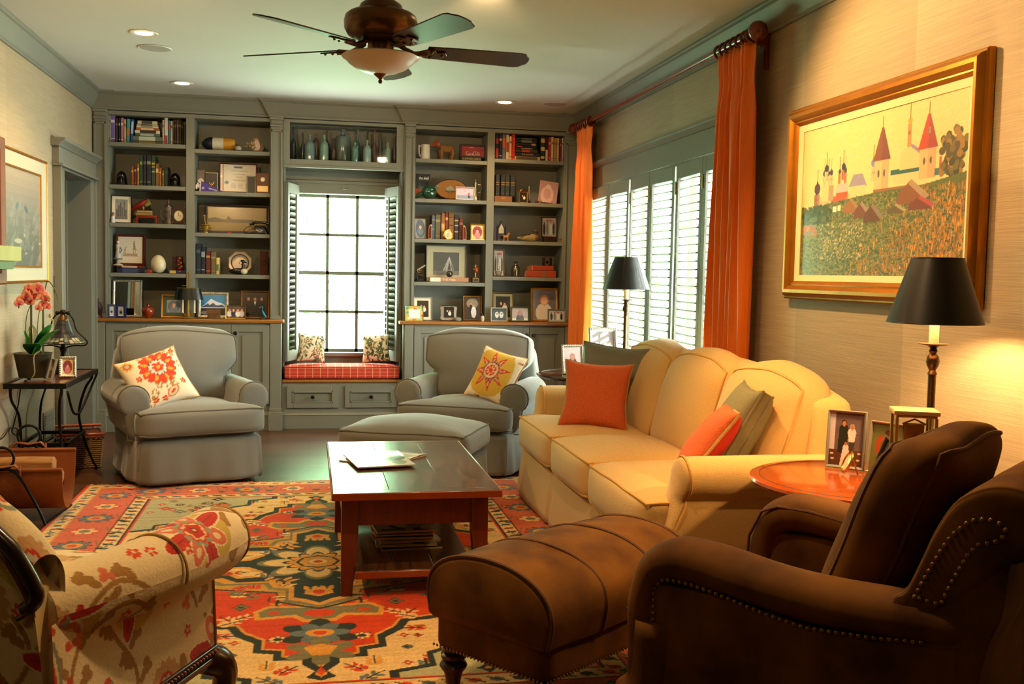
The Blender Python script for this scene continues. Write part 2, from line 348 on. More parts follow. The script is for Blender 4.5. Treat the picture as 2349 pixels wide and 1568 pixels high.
# back window
w = MB()
w.box(GX0-.10, GX0-.0, YB-.03, YB+.05, GZ0-.08, GZ1+.08).box(GX1, GX1+.1, YB-.03, YB+.05, GZ0-.08, GZ1+.08).box(GX0-.1, GX1+.1, YB-.03, YB+.05, GZ1, GZ1+.09)
w.box(GX0-.11, GX1+.11, YB-.045, YB, GZ1+.085, GZ1+.11)
w.box(GX0-.12, GX1+.12, YB-.07, YB+.06, GZ0-.03, GZ0).box(GX0-.1, GX1+.1, YB-.02, YB+.02, GZ0-.10, GZ0-.03)
win = struct('window_1', w, PAINT, bevel=.003)
zm = at(700, 626, Y=YB).z
for nm, za, zb, yy in (('upper_sash', zm-.012, GZ1, YB+.06), ('lower_sash', GZ0, zm+.02, YB+.03)):
    s = MB(); f = .028
    s.box(GX0, GX0+f*.5, yy, yy+.03, za, zb).box(GX1-f*.5, GX1, yy, yy+.03, za, zb).box(GX0, GX1, yy, yy+.03, za, za+f).box(GX0, GX1, yy, yy+.03, zb-f, zb)
    for k in (1, 2): x = GX0+(GX1-GX0)*k/3; s.box(x-.0125, x+.0125, yy, yy+.025, za, zb)
    zc = (za+zb)/2; s.box(GX0, GX1, yy, yy+.025, zc-.0115, zc+.0115)
    so = s.build(nm, PAINT, win)
    MB().box(GX0, GX1, yy+.012, yy+.015, za, zb).build('window_pane', pane('window_glass'), so, smooth=False)
hk = MB().tube([(.27, YB-.03, GZ1+.055), (.28, YB-.06, GZ1+.04), (.31, YB-.06, GZ1+.04), (.32, YB-.03, GZ1+.055)], .004).build('sash_hook', SILVER, win)
# right window: frame, sashes, panes outside the shutters
w = MB(); xo = XR+.06
w.box(XR-.02, XR+.1, WY1-.012, WY1+.11, WZ0, WZ1).box(XR-.02, XR+.1, WY0-.11, WY0+.012, WZ0, WZ1).box(XR-.02, XR, WY0-.12, WY1+.12, WZ1, WZ1+.15)
w.prism([(XR, WZ1+.15), (XR-.02, WZ1+.15), (XR-.035, WZ1+.165), (XR-.055, WZ1+.18), (XR-.055, WZ1+.195), (XR, WZ1+.195)], WY0-.14, WY1+.14, 'y')
w.box(XR-.05, XR+.1, WY0-.11, WY1+.11, WZ0-.04, WZ0+.01).box(XR-.015, XR+.1, WY0, WY1, WZ1-.018, WZ1+.002)
win2 = struct('window_2', w, PAINT, bevel=.003)
for k in range(3):
    a = WY0+(WY1-WY0)*k/3; b = WY0+(WY1-WY0)*(k+1)/3; s = MB()
    s.box(XR+.1, XR+.13, a, a+.05, WZ0, WZ1).box(XR+.1, XR+.13, b-.05, b, WZ0, WZ1).box(XR+.1, XR+.13, a+.05, b-.05, WZ0, WZ0+.06).box(XR+.1, XR+.13, a+.05, b-.05, WZ1-.05, WZ1)
    s.box(XR+.1, XR+.125, a+.05, b-.05, 1.25, 1.29)
    for q in (1, 2): yy = a+(b-a)*q/3; s.box(XR+.105, XR+.12, yy-.009, yy+.009, WZ0, WZ1)
    for z in (.9, 1.65): s.box(XR+.106, XR+.119, a+.05, b-.05, z-.009, z+.009)
    so = s.build('sash', WHITE, win2)
    MB().box(XR+.112, XR+.114, a+.04, b-.04, WZ0+.05, WZ1-.04).build('window_pane', pane('window_glass'), so, smooth=False)
# crown mouldings
def crownprof(d=.085, h=.135): return [(0, 0), (.012, 0), (.014, .012), (.022, .018), (.03, .035), (d*.75, h*.72), (d*.8, h*.8), (d*.92, h*.84), (d, h*.9), (d, h), (0, h)]
cp = crownprof()
struct('trim_1', MB().prism([(XL+a, H-.135+b) for a, b in cp], Y0, YB, 'y'), PAINT, ang=30)
struct('trim_2', MB().prism([(XR-a, H-.135+b) for a, b in cp], Y0, YB, 'y'), PAINT, ang=30)
cr = MB()
def crx(x0, x1, off, flare=0):
    n = len(cp); vs = []
    for x, sg in ((x0, -1), (x1, 1)): vs += [(x+sg*a*flare, YF-off-a*1.12, H-.135+b) for a, b in cp]
    cr.add(vs, [tuple(range(n))[::-1], tuple(range(n, 2*n))]+[(i, (i+1) % n, n+(i+1) % n, n+i) for i in range(n)])
crx(XL, XR, 0)
for a, b in ((XL, -1.60), (-.322, -.222), (.772, .872), (2.18, XR)): crx(a, b, .03, 1)
cr.box(XL, XR, YF, YB, H-.135, H)
struct('trim_3', cr, PAINT, ang=30)
struct('baseboard_right', MB().box(XR-.018, XR, Y0, YBASE, 0, .12).prism([(XR, .12), (XR-.026, .12), (XR-.02, .14), (XR-.01, .15), (XR, .155)], Y0, YBASE, 'y').box(XR-.035, XR-.015, Y0, YBASE, 0, .02), mat('trim_paint', '#8f8a68', .45, tex='noise', amt=.04), bevel=.002)
struct('baseboard_left', MB().box(XL, XL+.018, Y0, DY0-.14, 0, .13).prism([(XL, .13), (XL+.024, .13), (XL+.018, .15), (XL, .16)], Y0, DY0-.14, 'y'), PAINT, bevel=.002)
# ------------------------------------------------------------------ the built-ins
def pil(x0, x1, z0, z1, y, parent):
    p = MB(); p.box(x0, x1, y-.018, y, z0, z1)
    e = .014
    for a, b in ((x0, x0+e), (x1-e, x1)): p.box(a, b, y-.032, y-.018, z0+.02, z1-.1)
    p.box(x0, x1, y-.032, y-.018, z1-.115, z1-.1).box(x0, x1, y-.032, y-.018, z0, z0+.03)
    p.box(x0-.006, x1+.006, y-.04, y, z1-.075, z1-.06).box(x0-.01, x1+.01, y-.046, y, z1-.02, z1)
    return p.build('pilaster', PAINT, parent, bevel=.002)
COLS = [(-1.5821, -.9874), (-.9236, -.3264), (.8709, 1.4857), (1.5501, 2.1654)]
SH = [[2.3134, 1.9762, 1.6719, 1.2718], [2.2841, 1.9468, 1.6110, 1.2730], [2.2832, 1.9473, 1.6081, 1.2422], [2.3092, 1.9412, 1.6083, 1.2987]]
ZT = 2.5284
def bookcase(ci, xa, xb, label):
    t = thing('bookcase', label, 'bookcase', (0, 0, 0)); c0, c1 = COLS[ci], COLS[ci+1]
    f = MB(); z0 = ZCT
    f.box(xa, c0[0], YF, YF+.02, z0, H-.14).box(c0[1], c1[0], YF, YF+.02, z0, ZT).box(c1[1], xb, YF, YF+.02, z0, H-.14)
    f.box(c0[0], c1[1], YF, YF+.02, ZT, H-.14)
    f.box(xa+.001, xa+.018, YF+.02, YB-.02, z0, H-.14).box(xb-.018, xb-.001, YF+.02, YB-.02, z0, H-.14)
    f.box(c0[0]-.02, c0[0]-.0, YF+.02, YB-.02, z0, ZT).box(c1[1], c1[1]+.02, YF+.02, YB-.02, z0, ZT).box(c0[1], c0[1]+.02, YF+.02, YB-.02, z0, ZT).box(c1[0]-.02, c1[0], YF+.02, YB-.02, z0, ZT)
    f.box(c0[0]-.02, c1[1]+.02, YF+.02, YB-.02, ZT, ZT+.02)
    f.build('face_frame', PAINT, t, bevel=.0015)
    MB().box(xa, xb, YB-.02, YB-.002, z0, H-.14).build('back_panel', PAINT, t, smooth=False)
    for c, zs in ((c0, SH[ci]), (c1, SH[ci+1])):
        for z in zs: MB().box(c[0]+.001, c[1]-.001, YF+.004, YB-.021, z-.032, z).build('shelf', PAINT, t, bevel=.002)
    pil(xa+.012, c0[0]-.012, z0+.001, H-.137, YF, t); pil(c1[1]+.008, min(xb-.004, c1[1]+.102), z0+.001, H-.137, YF, t)
    return t
bookcase(0, XL+.002, -.222, 'sage green built-in bookcase left of the window, two bays of shelves')
bookcase(2, .772, XR-.002, 'sage green built-in bookcase right of the window, two bays of shelves')
def door_panel(x0, x1, z0, z1, y, parent, knob=None, name='door'):
    s = .055; d = MB(); d.box(x0, x0+s, y-.018, y, z0, z1).box(x1-s, x1, y-.018, y, z0, z1).box(x0+s, x1-s, y-.018, y, z0, z0+s).box(x0+s, x1-s, y-.018, y, z1-s, z1)
    d.box(x0+s, x1-s, y-.004, y, z0+s, z1-s)
    if name == 'door': i = s+.03; d.box(x0+i, x1-i, y-.014, y-.003, z0+i, z1-i)
    else:
        e = s-.012
        for a in ((x0+e, x1-e, z0+e, z0+e+.012), (x0+e, x1-e, z1-e-.012, z1-e), (x0+e, x0+e+.012, z0+e, z1-e), (x1-e-.012, x1-e, z0+e, z1-e)): d.box(a[0], a[1], y-.022, y-.01, a[2], a[3])
    o = d.build(name, PAINT, parent, bevel=.003)
    if knob: k = MB().lathe([(0, -.055), (.010, -.055), (.016, -.048), (.017, -.04), (.012, -.032), (.006, -.028), (.006, -.018), (.011, -.016)][::-1], (knob[0], y, knob[1]), 14, ax='y').build('knob', mat('dark_knob', '#2a2620', .3, .7), o)
    return o
def basecab(xa, xb, ci, label):
    t = thing('base_cabinet', label, 'cabinet', (0, 0, 0)); c = MB()
    y = YBASE; c.box(xa, xb, y, YB-.002, 0, ZCT-.03)
    c.box(xa+.0, xb, y-.03, y, 0, .125).prism([(y, .125), (y-.036, .125), (y-.03, .14), (y-.012, .15), (y, .155)], xa, xb, 'x')
    c.build('carcass', PAINT, t, bevel=.002)
    for k in (0, 1):
        a, b = COLS[ci+k]; m = (a+b)/2; z0, z1 = .215, .865
        door_panel(a-.005, m-.002, z0, z1, y, t, (m-.028, .80)); door_panel(m+.002, b+.005, z0, z1, y, t, (m+.034, .80))
    for a, b in ((xa+.012, COLS[ci][0]-.012), (COLS[ci+1][1]+.01, COLS[ci+1][1]+.1)):
        p = MB().box(a, b, y-.02, y, .155, ZCT-.03).box(a+.014, b-.014, y-.016, y, .2, ZCT-.06).box(a-.012, b+.012, y-.055, y-.0, 0, .155).box(a-.006, b+.006, y-.035, y, .155, .185)
        p.build('pilaster', PAINT, t, bevel=.003)
basecab(XL+.002, -.224, 0, 'sage green base cabinet with panelled doors behind the left grey armchair')
basecab(.774, XR-.002, 2, 'sage green base cabinet with panelled doors behind the right grey armchair')
for xa, xb, lb in ((XL+.002, -.205, 'oak edged countertop on the left base cabinet'), (.742, XR-.002, 'oak edged countertop on the right base cabinet')):
    tag(MB().box(xa, xb, YCT, YB-.022, ZCT-.029, ZCT).build('countertop', OAK, bevel=.008, seg=3), lb, 'countertop')
# window seat
t = thing('window_seat', 'sage green window seat base with two drawers under the window', 'window seat', (0, 0, 0))
YS = 8.585; c = MB().box(BX0-.003, BX1+.003, YS, YB-.002, 0, .385).box(BX0, BX1, YS-.022, YS, 0, .115).prism([(YS, .115), (YS-.028, .115), (YS-.02, .13), (YS, .14)], BX0, BX1, 'x')
c.build('carcass', PAINT, t, bevel=.002)
for a, b in ((658, 776), (791, 910)):
    xa, xb = at(a, 900, Y=YS).x, at(b, 900, Y=YS).x; o = door_panel(xa, xb, .175, .358, YS, t, ((xa+xb)/2, .268), 'drawer')
MB().box(BX0-.002, BX1+.002, YS-.015, YB-.03, .386, .412).build('seat_board', OAK, t, bevel=.006)
# glass-fronted cabinet over the bay
t = thing('glass_cabinet', 'sage green cabinet with a glass front full of old bottles, above the window', 'cabinet', (0, 0, 0))
gz0, gz1, ga, gb = 2.236, 2.533, -.168, .71
c = MB().box(BX0-.003, ga, YF+.0, YF+.022, 2.17, H-.14).box(gb, BX1+.003, YF, YF+.022, 2.17, H-.14).box(ga, gb, YF, YF+.022, 2.19, gz0).box(ga, gb, YF, YF+.022, gz1, H-.14)
c.box(BX0-.003, BX1+.003, YF-.012, YF+.022, 2.168, 2.19)
c.build('face_frame', PAINT, t, bevel=.002)
MB().box(BX0-.001, BX1+.001, YF+.023, YB-.03, 2.19, 2.215).box(BX0, BX1, YB-.028, YB-.006, 2.215, H-.14).box(BX0, BX0+.02, YF+.023, YB-.03, 2.215, H-.14).box(BX1-.02, BX1, YF+.023, YB-.03, 2.215, H-.14).build('cabinet_box', PAINT, t, bevel=.001)
MB().box(ga-.005, gb+.005, YF+.012, YF+.015, gz0-.005, gz1+.005).build('glass_pane', GLASS, t, smooth=False)
struct('trim_4', MB().box(BX0+.0, BX0+.012, YF+.03, YB-.001, .45, 2.168).box(BX1-.012, BX1, YF+.03, YB-.001, .45, 2.168).box(BX0+.012, BX1-.012, YB-.012, YB-.0, GZ1+.115, 2.168), PAINT, smooth=False)
# ------------------------------------------------------------------ shutters
def shutter(a, b, z0, z1, n, label, group, rod=-1, tilt=.25, cat='shutter', midrail=False, back=None):
    """louvred panel hung between plan points a and b"""
    a, b = Vector((a[0], a[1], 0)), Vector((b[0], b[1], 0)); L = (b-a).length; rz = math.atan2(b.y-a.y, b.x-a.x)
    t = thing('shutter', label, cat, (a.x, a.y, z0), rz, group); h = z1-z0; s = .04; T = .014
    f = MB().box(0, s, -T, T, 0, h).box(L-s, L, -T, T, 0, h).box(s, L-s, -T, T, 0, .09).box(s, L-s, -T, T, h-.085, h)
    f.build('frame', PAINT, t, bevel=.002)
    lv = MB(); zz = np.linspace(.11, h-.105, n)
    for z in zz:
        M = Matrix.Translation((0, 0, z)) @ Euler((tilt, 0, 0)).to_matrix().to_4x4()
        lv.prism([(-.027, 0), (-.016, .0048), (.016, .0048), (.027, 0), (.016, -.0048), (-.016, -.0048)], s, L-s, 'x', M=M)
    lv.build('louvres', PAINT, t, ang=30)
    x = L*.35 if rod < 0 else L*rod
    MB().box(x-.007, x+.007, -.044, -.03, .09, h-.09).build('tilt_rod', PAINT, t)
    return t
bz0, bz1 = .555, 2.045
for i, (na, fa, lb) in enumerate((((-.192, 8.66), (at(683, 500, Y=8.93).x, 8.92), 'narrow louvred shutter folded back at the left side of the back window'), ((at(885, 500, Y=8.93).x, 8.92), (.742, 8.66), 'narrow louvred shutter folded back at the right side of the back window'))):
    shutter(na if i == 0 else na, fa, bz0, bz1, 26, lb, 'back window shutters', rod=.5, tilt=-.6)
pxs = [(1357, 1404), (1404, 1446), (1449, 1500), (1500, 1551), (1554, 1622), (1622, 1690)]
names = ['farthest from the camera', 'second from the far end', 'third from the far end, behind the far lamp', 'fourth from the far end', 'fifth from the far end, above the sofa', 'nearest, partly behind the orange curtain']
for i, (a, b) in enumerate(pxs):
    ya, yb = at(a, 500, X=2.265).y, at(b, 500, X=2.265).y
    if i == 5: yb = WY0+.01
    zx = .02*(1 if i % 2 else 0); o = shutter((2.262-zx, ya-.004), (2.262-.02+zx, yb+.004), WZ0+.02, WZ1-.02, 27, 'green louvred shutter panel, '+names[i], 'shutters of the right window', rod=.27, tilt=.10)
    for hz in (1.32, .25): MB().box(-.004, .012, -.02, -.008, hz, hz+.08).build('hinge', BRASS, o)
# ------------------------------------------------------------------ ceiling fittings
def can(x, y, lb, e=400, aim=None, spot=2.35, col=(1, .62, .30)):
    t = thing('recessed_light', lb, 'ceiling light', (x, y, H-.002), 0, 'recessed ceiling lights')
    MB().lathe([(.052, .0), (.078, -.006), (.082, -.0025), (.082, .0)], n=32).build('trim_ring', mat('ring_white', '#d8d5c8', .4), t)
    MB().lathe([(0, -.0012), (.052, -.0012), (.052, -.003), (0, -.003)], n=24).build('lens', mat('lamp_lens_on', '#fff0d0', .4, emit='#ffd9a0', es=14), t)
    l = bpy.data.lights.new('can_lamp', 'SPOT'); l.energy = e; l.color = col; l.spot_size = spot; l.spot_blend = .7; l.shadow_soft_size = .05
    o = bpy.data.objects.new('can_lamp', l); COL.objects.link(o); o.parent = t; o.location = (0, 0, -.01)
    if aim: o.rotation_euler = (Vector(aim)-Vector((x, y, H))).to_track_quat('-Z', 'Y').to_euler()
for x, y, lb, e in ((-.969, 6.40, 'recessed ceiling light glowing brightly beside the round speaker at the left', 80), (-.945, 8.03, 'small recessed ceiling light near the left bookcase', 22), (1.529, 8.11, 'recessed ceiling light in front of the right bookcase', 60)): can(x, y, lb, e=e)
for x, y, lb in ((-.968, 6.82, 'round white speaker grille in the ceiling beside the bright light'), (1.932, 8.07, 'round white speaker grille in the ceiling at the far right')):
    t = thing('ceiling_speaker', lb, 'speaker', (x, y, H-.002), 0, 'ceiling speakers')
    MB().lathe([(.088, 0), (.10, -.004), (.104, -.001), (.104, 0)], n=32).build('rim', mat('ring_white'), t)
    MB().lathe([(0, 0), (0, -.003), (.09, -.003), (.09, 0)], n=32).build('grille', mat('grille', '#a9a79c', .7, bump=.5, bscale=400), t)
# ================================================================== curtains, fan, rug, furniture
ORANGE = mat('orange_silk', '#f57d1a', .5, tex='noise', amt=.14, scale=6, stretch=(30, 30, 1), bump=.15, bscale=40, sheen=.3)
LINING = mat('curtain_lining', '#c79a4a', .8, tex='noise', amt=.1)
RODW = mat('cherry_wood', '#6e240d', .25, tex='wood', amt=.35, scale=5, stretch=(8, 1, 8), coat=.5)
RX, RZ = 2.172, 2.575
def curtain(y0, y1, ztop, label, npl, seed):
    t = thing('curtain', label, 'curtain', ((RX), (y0+y1)/2, 0), 0, 'orange silk curtains'); w = y1-y0; ns = npl*14
    def pt(s, z, off=0):
        k = (ztop-z)/ztop; ph = s*npl*2*PI+seed+.5*math.sin(z*1.7+seed)*k; pinch = math.exp(-((ztop-.17-z)/.09)**2)
        amp = (.024+.008*k)*(1-.55*pinch)*(1 if z < ztop-.06 else .8)
        x = amp*math.sin(ph)+.006*math.sin(ph*2.3+z*3)+.010*k*math.sin(3*s+seed); y = (s-.5)*w*(1+.18*k-.05*pinch)+.012*math.sin(ph*.5+z*2.2)+.02*k
        return (x+off, y, z)
    zs = list(np.linspace(.015, ztop-.4, 24))+list(np.linspace(ztop-.36, ztop, 14))
    MB().loft([[pt(i/ns, z) for i in range(ns+1)]+[pt(i/ns, z, .005) for i in range(ns, -1, -1)] for z in zs]).build('drape', ORANGE, t, ang=180)
    e = MB(); e.loft([[(pt(1, z)[0]+a, pt(1, z)[1]+b, z) for a, b in ((-.004, 0), (.012, -.002), (.014, .014), (-.002, .016))] for z in zs]); e.build('lining_edge', LINING, t)
    for k in range(npl+1):
        r = MB(); y = (k/npl-.5)*w*.98; r.tube([(.034*math.cos(a), y, ztop+.026+.034*math.sin(a)) for a in np.linspace(0, 2*PI, 20, endpoint=False)], .0075, closed=True)
        r.build('ring', RODW, t)
    return t
curtain(4.84, 5.26, 2.515, 'tall orange curtain at the near end of the right window, beside the village painting', 6, .4)
curtain(7.84, 8.24, 2.515, 'tall orange curtain at the far end of the right window, beside the bookcase', 6, 2.1)
t = thing('curtain_rod', 'cherry wood curtain rod with ball ends above the right window', 'curtain rod', (RX, 0, RZ-.026))
MB().tube([(0, y, .0) for y in np.linspace(4.86, 8.28, 8)], .019, 14).build('pole', RODW, t)
for s, y in ((-1, 4.86), (1, 8.28)):
    MB().lathe([(0, -s*.03), (.03, -s*.028), (.034, -s*.015), (.026, -s*.005), (.03, 0), (.037, s*.01), (.03, s*.02), (.022, s*.026), (.038, s*.04), (.0475, s*.06), (.05, s*.075), (.0475, s*.09), (.036, s*.11), (.015, s*.123), (0, s*.125)], (0, y, 0), 20, ax='y').build('finial', RODW, t)
for y in (4.90, 8.25):
    b = MB().prism([(XR-RX-.001, -.16), (XR-RX-.02, -.16), (.09, -.05), (.035, -.035), (.0, -.045), (-.03, -.02), (-.02, .0), (.04, -.0), (.07, .04), (XR-RX-.001, .05)], y-.012, y+.012, 'y'); b.build('bracket', RODW, t, bevel=.004)
# ---- ceiling fan
t = thing('ceiling_fan', 'bronze ceiling fan with five blades and a frosted bowl light', 'ceiling fan', (.30, 4.57, H-.001), .04)
MB().lathe([(0, 0), (.075, 0), (.08, -.02), (.062, -.06), (.055, -.16), (.06, -.19), (.09, -.21), (.10, -.235), (.14, -.248), (.155, -.260), (.162, -.285), (.160, -.315), (.145, -.342), (.12, -.357), (.122, -.361), (.09, -.376), (0, -.376)][::-1], n=40).build('motor_housing', mat('aged_bronze', '#6a4a28', .33, .85, tex='noise', amt=.25, scale=10), t)
MB().lathe([(0, -.37), (.058, -.37), (.058, -.425), (.062, -.428), (.062, -.436), (0, -.436)][::-1], n=32).build('light_collar', mat('aged_bronze'), t)
MB().lathe([(.06, -.430), (.162, -.430), (.171, -.436), (.166, -.442), (.155, -.447), (.142, -.462), (.112, -.484), (.075, -.500), (.04, -.509), (.0, -.512)][::-1], n=40).build('glass_bowl', mat('frosted_glass', '#d8d2c0', .35, spec=.6, tex='noise', amt=.08, scale=9, coat=.2), t)
MB().lathe([(0, -.551), (.007, -.549), (.010, -.541), (.006, -.532), (.012, -.525), (.038, -.505), (.040, -.500), (0, -.498)], n=24).build('finial', mat('aged_bronze'), t)
bladem = mat('walnut_blade', '#3a1c0d', .38, tex='wood', amt=.5, scale=5, stretch=(1, 10, 1), coat=.25)
for k, a in enumerate((4, 76, 148, 220, 292)):
    M = rotM(rz=math.radians(a)); R0 = .135; tilt = Euler((math.radians(-13), 0, 0)).to_matrix().to_4x4()
    b = MB(); arm = [(.08, 0, -.37), (.11, 0, -.392), (.15, 0, -.408), (.21, 0, -.403)]
    b.tube(arm, [.016, .011, .011, .014], 8)
    Mt = Matrix.Translation((0, 0, -.398)) @ tilt
    b.prism([(.17, -.016), (.2, -.04), (.235, -.045), (.25, -.02), (.285, -.028), (.30, 0), (.285, .028), (.25, .02), (.235, .045), (.2, .04), (.17, .016)], -.010, -.003, M=Mt)
    for x, y in ((.225, -.025), (.225, .025), (.275, 0)): b.ball((x, y, -.011), .007, 8, M=Mt)
    bo = MB(); bo.v = [tuple(M @ Vector(p)) for p in b.v]; bo.f = b.f; bo.mi = b.mi; bo.build('blade_bracket', mat('aged_bronze'), t, bevel=.002)
    o = [(.205, -.055), (.30, -.062), (.63, -.073), (.655, -.066), (.668, -.045), (.682, -.03), (.686, 0), (.682, .03), (.668, .045), (.655, .066), (.63, .073), (.30, .062), (.205, .055)]
    b = MB().prism(o, -.002, .004, M=M @ Mt); b.build('blade', bladem, t, bevel=.0015)
# ---- rug
def rug():
    hw, hl = 1.345, 1.80; n = 250; q = Cv(hw, hl, n, '#d8b886'); A, B = q.X, q.Y
    cr, rd, dk, bl, gr, go, pk = '#dcb878', '#c83c12', '#28302a', '#5f6c6c', '#75704e', '#d0913a', '#c8603c'
    R = random.Random(5)
    def floret(x, y, r, c1, c2, c3=None):
        k = R.choice((0, 1, 2))
        if k == 0: q.petals(x, y, r*.55, r, 8, dk); q.petals(x, y, r*.45, r*.86, 8, c1); q.ell(x, y, r*.38, r*.38, c2); q.ell(x, y, r*.16, r*.16, c3 or dk)
        elif k == 1:
            for a in range(4): dx, dy = ((1, 0), (0, 1), (-1, 0), (0, -1))[a]; q.ell(x+dx*r*.6, y+dy*r*.6, r*.36, r*.36, dk); q.ell(x+dx*r*.6, y+dy*r*.6, r*.27, r*.27, c1)
            q.rect(x-r*.3, y-r*.3, x+r*.3, y+r*.3, c2)
        else:
            q.poly([(x-r, y), (x-r*.5, y-r*.25), (x, y-r), (x+r*.5, y-r*.25), (x+r, y), (x+r*.5, y+r*.25), (x, y+r), (x-r*.5, y+r*.25)], dk)
            q.poly([(x-r*.8, y), (x-r*.4, y-r*.2), (x, y-r*.8), (x+r*.4, y-r*.2), (x+r*.8, y), (x+r*.4, y+r*.2), (x, y+r*.8), (x-r*.4, y+r*.2)], c1); q.ell(x, y, r*.25, r*.25, c2)
    def sprig(x, y, l, a, c):
        x2, y2 = x+l*math.cos(a), y+l*math.sin(a); q.line([(x, y), (x2, y2)], .007, dk)
        for f in (.4, .75, 1): 
            for s in (-1, 1): q.ell(x+(x2-x)*f+s*.016*math.sin(a), y+(y2-y)*f-s*.016*math.cos(a), .017, .008, c, a+s*.7)
    # field
    q.rect(0, 0, .93, 1.38, cr)
    for i in range(90):
        x, y = R.uniform(.05, .9), R.uniform(.25, 1.34)
        if R.random() < .5: sprig(x, y, R.uniform(.05, .09), R.choice((0, PI/2, PI/4, 2.4)), R.choice((rd, gr, bl, go)))
        else: floret(x, y, R.uniform(.022, .04), R.choice((rd, go, bl)), R.choice((cr, dk)))
    # corner pieces
    q.poly([(.93, .62), (.80, .66), (.80, .74), (.66, .80), (.66, .90), (.5, .96), (.5, 1.08), (.36, 1.16), (.36, 1.27), (.22, 1.31), (.22, 1.38), (.93, 1.38)], dk)
    q.poly([(.93, .65), (.82, .69), (.82, .76), (.68, .82), (.68, .92), (.52, .98), (.52, 1.10), (.38, 1.18), (.38, 1.29), (.25, 1.33), (.25, 1.38), (.93, 1.38)], '#a9a478')
    for i in range(26):
        x, y = R.uniform(.5, .9), R.uniform(1.0, 1.34)
        if x+y > 1.65: floret(x, y, R.uniform(.025, .05), R.choice((rd, pk, bl, dk)), R.choice((cr, go)))
    # red lozenge
    P = [(0, 1.36), (.05, 1.33), (.02, 1.28), (.06, 1.22), (.06, 1.18), (.16, 1.17), (.16, 1.11), (.23, 1.09), (.23, 1.0), (.30, .92), (.33, .84), (.40, .83), (.50, .80), (.55, .7), (.70, .62), (.70, .5), (.82, .42), (.82, .2), (.9, .12), (.9, 0), (0, 0)]
    q.poly(P, dk); q.poly([(max(0, x-.028) if x else 0, max(0, y-.028) if y else 0) for x, y in P], go); q.poly([(max(0, x-.036) if x else 0, max(0, y-.04) if y else 0) for x, y in P], rd)
    for i in range(26):
        x, y = R.uniform(.1, .74), R.uniform(.35, 1.0)
        if x*1.3+y < 1.28: (floret(x, y, R.uniform(.03, .05), R.choice((cr, go, bl, gr)), R.choice((rd, dk))) if R.random() < .6 else sprig(x, y, .09, R.choice((.6, 2.2, 1.57)), R.choice((go, cr, gr))))
    q.poly([(0, .62), (.2, .60), (.25, .66), (.24, .76), (.1, .74), (.06, .80), (0, .80)], go); q.poly([(0, .64), (.19, .62), (.23, .67), (.22, .73), (.09, .71), (.05, .77), (0, .77)], gr); q.rect(.15, .66, .19, .70, rd); q.ell(0, .70, .06, .045, rd)
    q.petals(0, .92, .08, .15, 6, dk, rot=.5); q.petals(0, .92, .06, .11, 6, bl); q.ell(0, .92, .05, .04, go); q.ell(0, .92, .025, .02, rd)
    q.petals(0, 1.1, .06, .13, 6, gr, rot=.5); q.poly([(0, 1.03), (.06, 1.06), (.03, 1.14), (0, 1.14)], go)
    # central medallion
    P = [(0, .66), (.07, .62), (.16, .56), (.17, .44), (.30, .40), (.44, .36), (.50, .30), (.62, .28), (.70, .18), (.82, .12), (.82, 0), (0, 0)]; q.poly(P, dk); q.poly([(x*.97, y*.97) for x, y in P], '#b88a3c')
    for i in range(40):
        x, y = R.uniform(.1, .75), R.uniform(.05, .6)
        if x+y*1.1 < .86: sprig(x, y, .06, R.choice((0, 1.57, .8)), R.choice((rd, gr, cr, bl)))
    P = [(0, .58), (.05, .53), (.10, .50), (.10, .36), (.16, .34), (.18, .27), (.34, .27), (.40, .20), (.46, .22), (.52, .14), (.64, .12), (.64, 0), (0, 0)]
    q.poly([(x*1.14+.02 if x else 0, y*1.07+.02 if y else 0) for x, y in P], gr); q.poly([(x*1.09+.01 if x else 0, y*1.04+.01 if y else 0) for x, y in P], go); q.poly(P, dk)
    q.poly([(0, .50), (.06, .46), (.05, .40), (0, .38)], go); q.ell(0, .44, .025, .03, rd)
    q.poly([(.2, .20), (.34, .22), (.4, .13), (.52, .09), (.52, .03), (.3, .05), (.24, .12)], go); q.poly([(.23, .18), (.33, .19), (.38, .11), (.48, .07), (.32, .075), (.26, .13)], cr); sprig(.3, .13, .1, .1, rd)
    q.petals(0, 0, .16, .27, 8, gr); q.petals(0, 0, .14, .24, 8, cr); q.petals(0, 0, .11, .16, 12, dk); q.petals(0, 0, .10, .14, 12, go); q.poly([(0, .10), (.07, .07), (.10, 0), (0, 0)], dk); q.poly([(0, .085), (.06, .06), (.085, 0), (0, 0)], '#c98d3c'); q.ell(0, 0, .04, .04, cr); q.ell(0, 0, .022, .022, rd)
    for a in range(24): 
        x, y = R.uniform(.03, .5), R.uniform(.03, .45)
        m = math.hypot(x, y)
        if m > .24 and x+y < .5: sprig(x, y, .05, R.choice((0, 1.57, .8)), R.choice((go, cr, bl)))
    # borders
    bx, by = 1.345-.43, 1.80-.43
    bm = (A > bx) | (B > by)
    q.put(bm, dk)
    def ring(d0, d1, c): q.put(((A > hw-d1) | (B > hl-d1)) & (A <= hw-d0) & (B <= hl-d0), c)
    ring(.0, .43, go); ring(.42, .43, rd); ring(.33, .415, cr); ring(.325, .335, rd); ring(.105, .325, pk); ring(.095, .105, go); ring(.02, .095, cr); ring(0, .02, rd); ring(.33, .337, dk); ring(.41, .418, dk)
    def along(d, step, fn):
        k = 0; x = step/2
        while x < hw-d: fn(x, hl-d, k); x += step; k += 1
        k = 0; y = step/2
        while y < hl-d-.02: fn(hw-d, y, k); y += step; k += 1
    along(.372, .075, lambda x, y, k: (q.ell(x, y, .024, .017, (rd, bl, dk)[k % 3]), q.line([(x-.03, y-.02), (x+.03, y+.02)], .008, dk)))
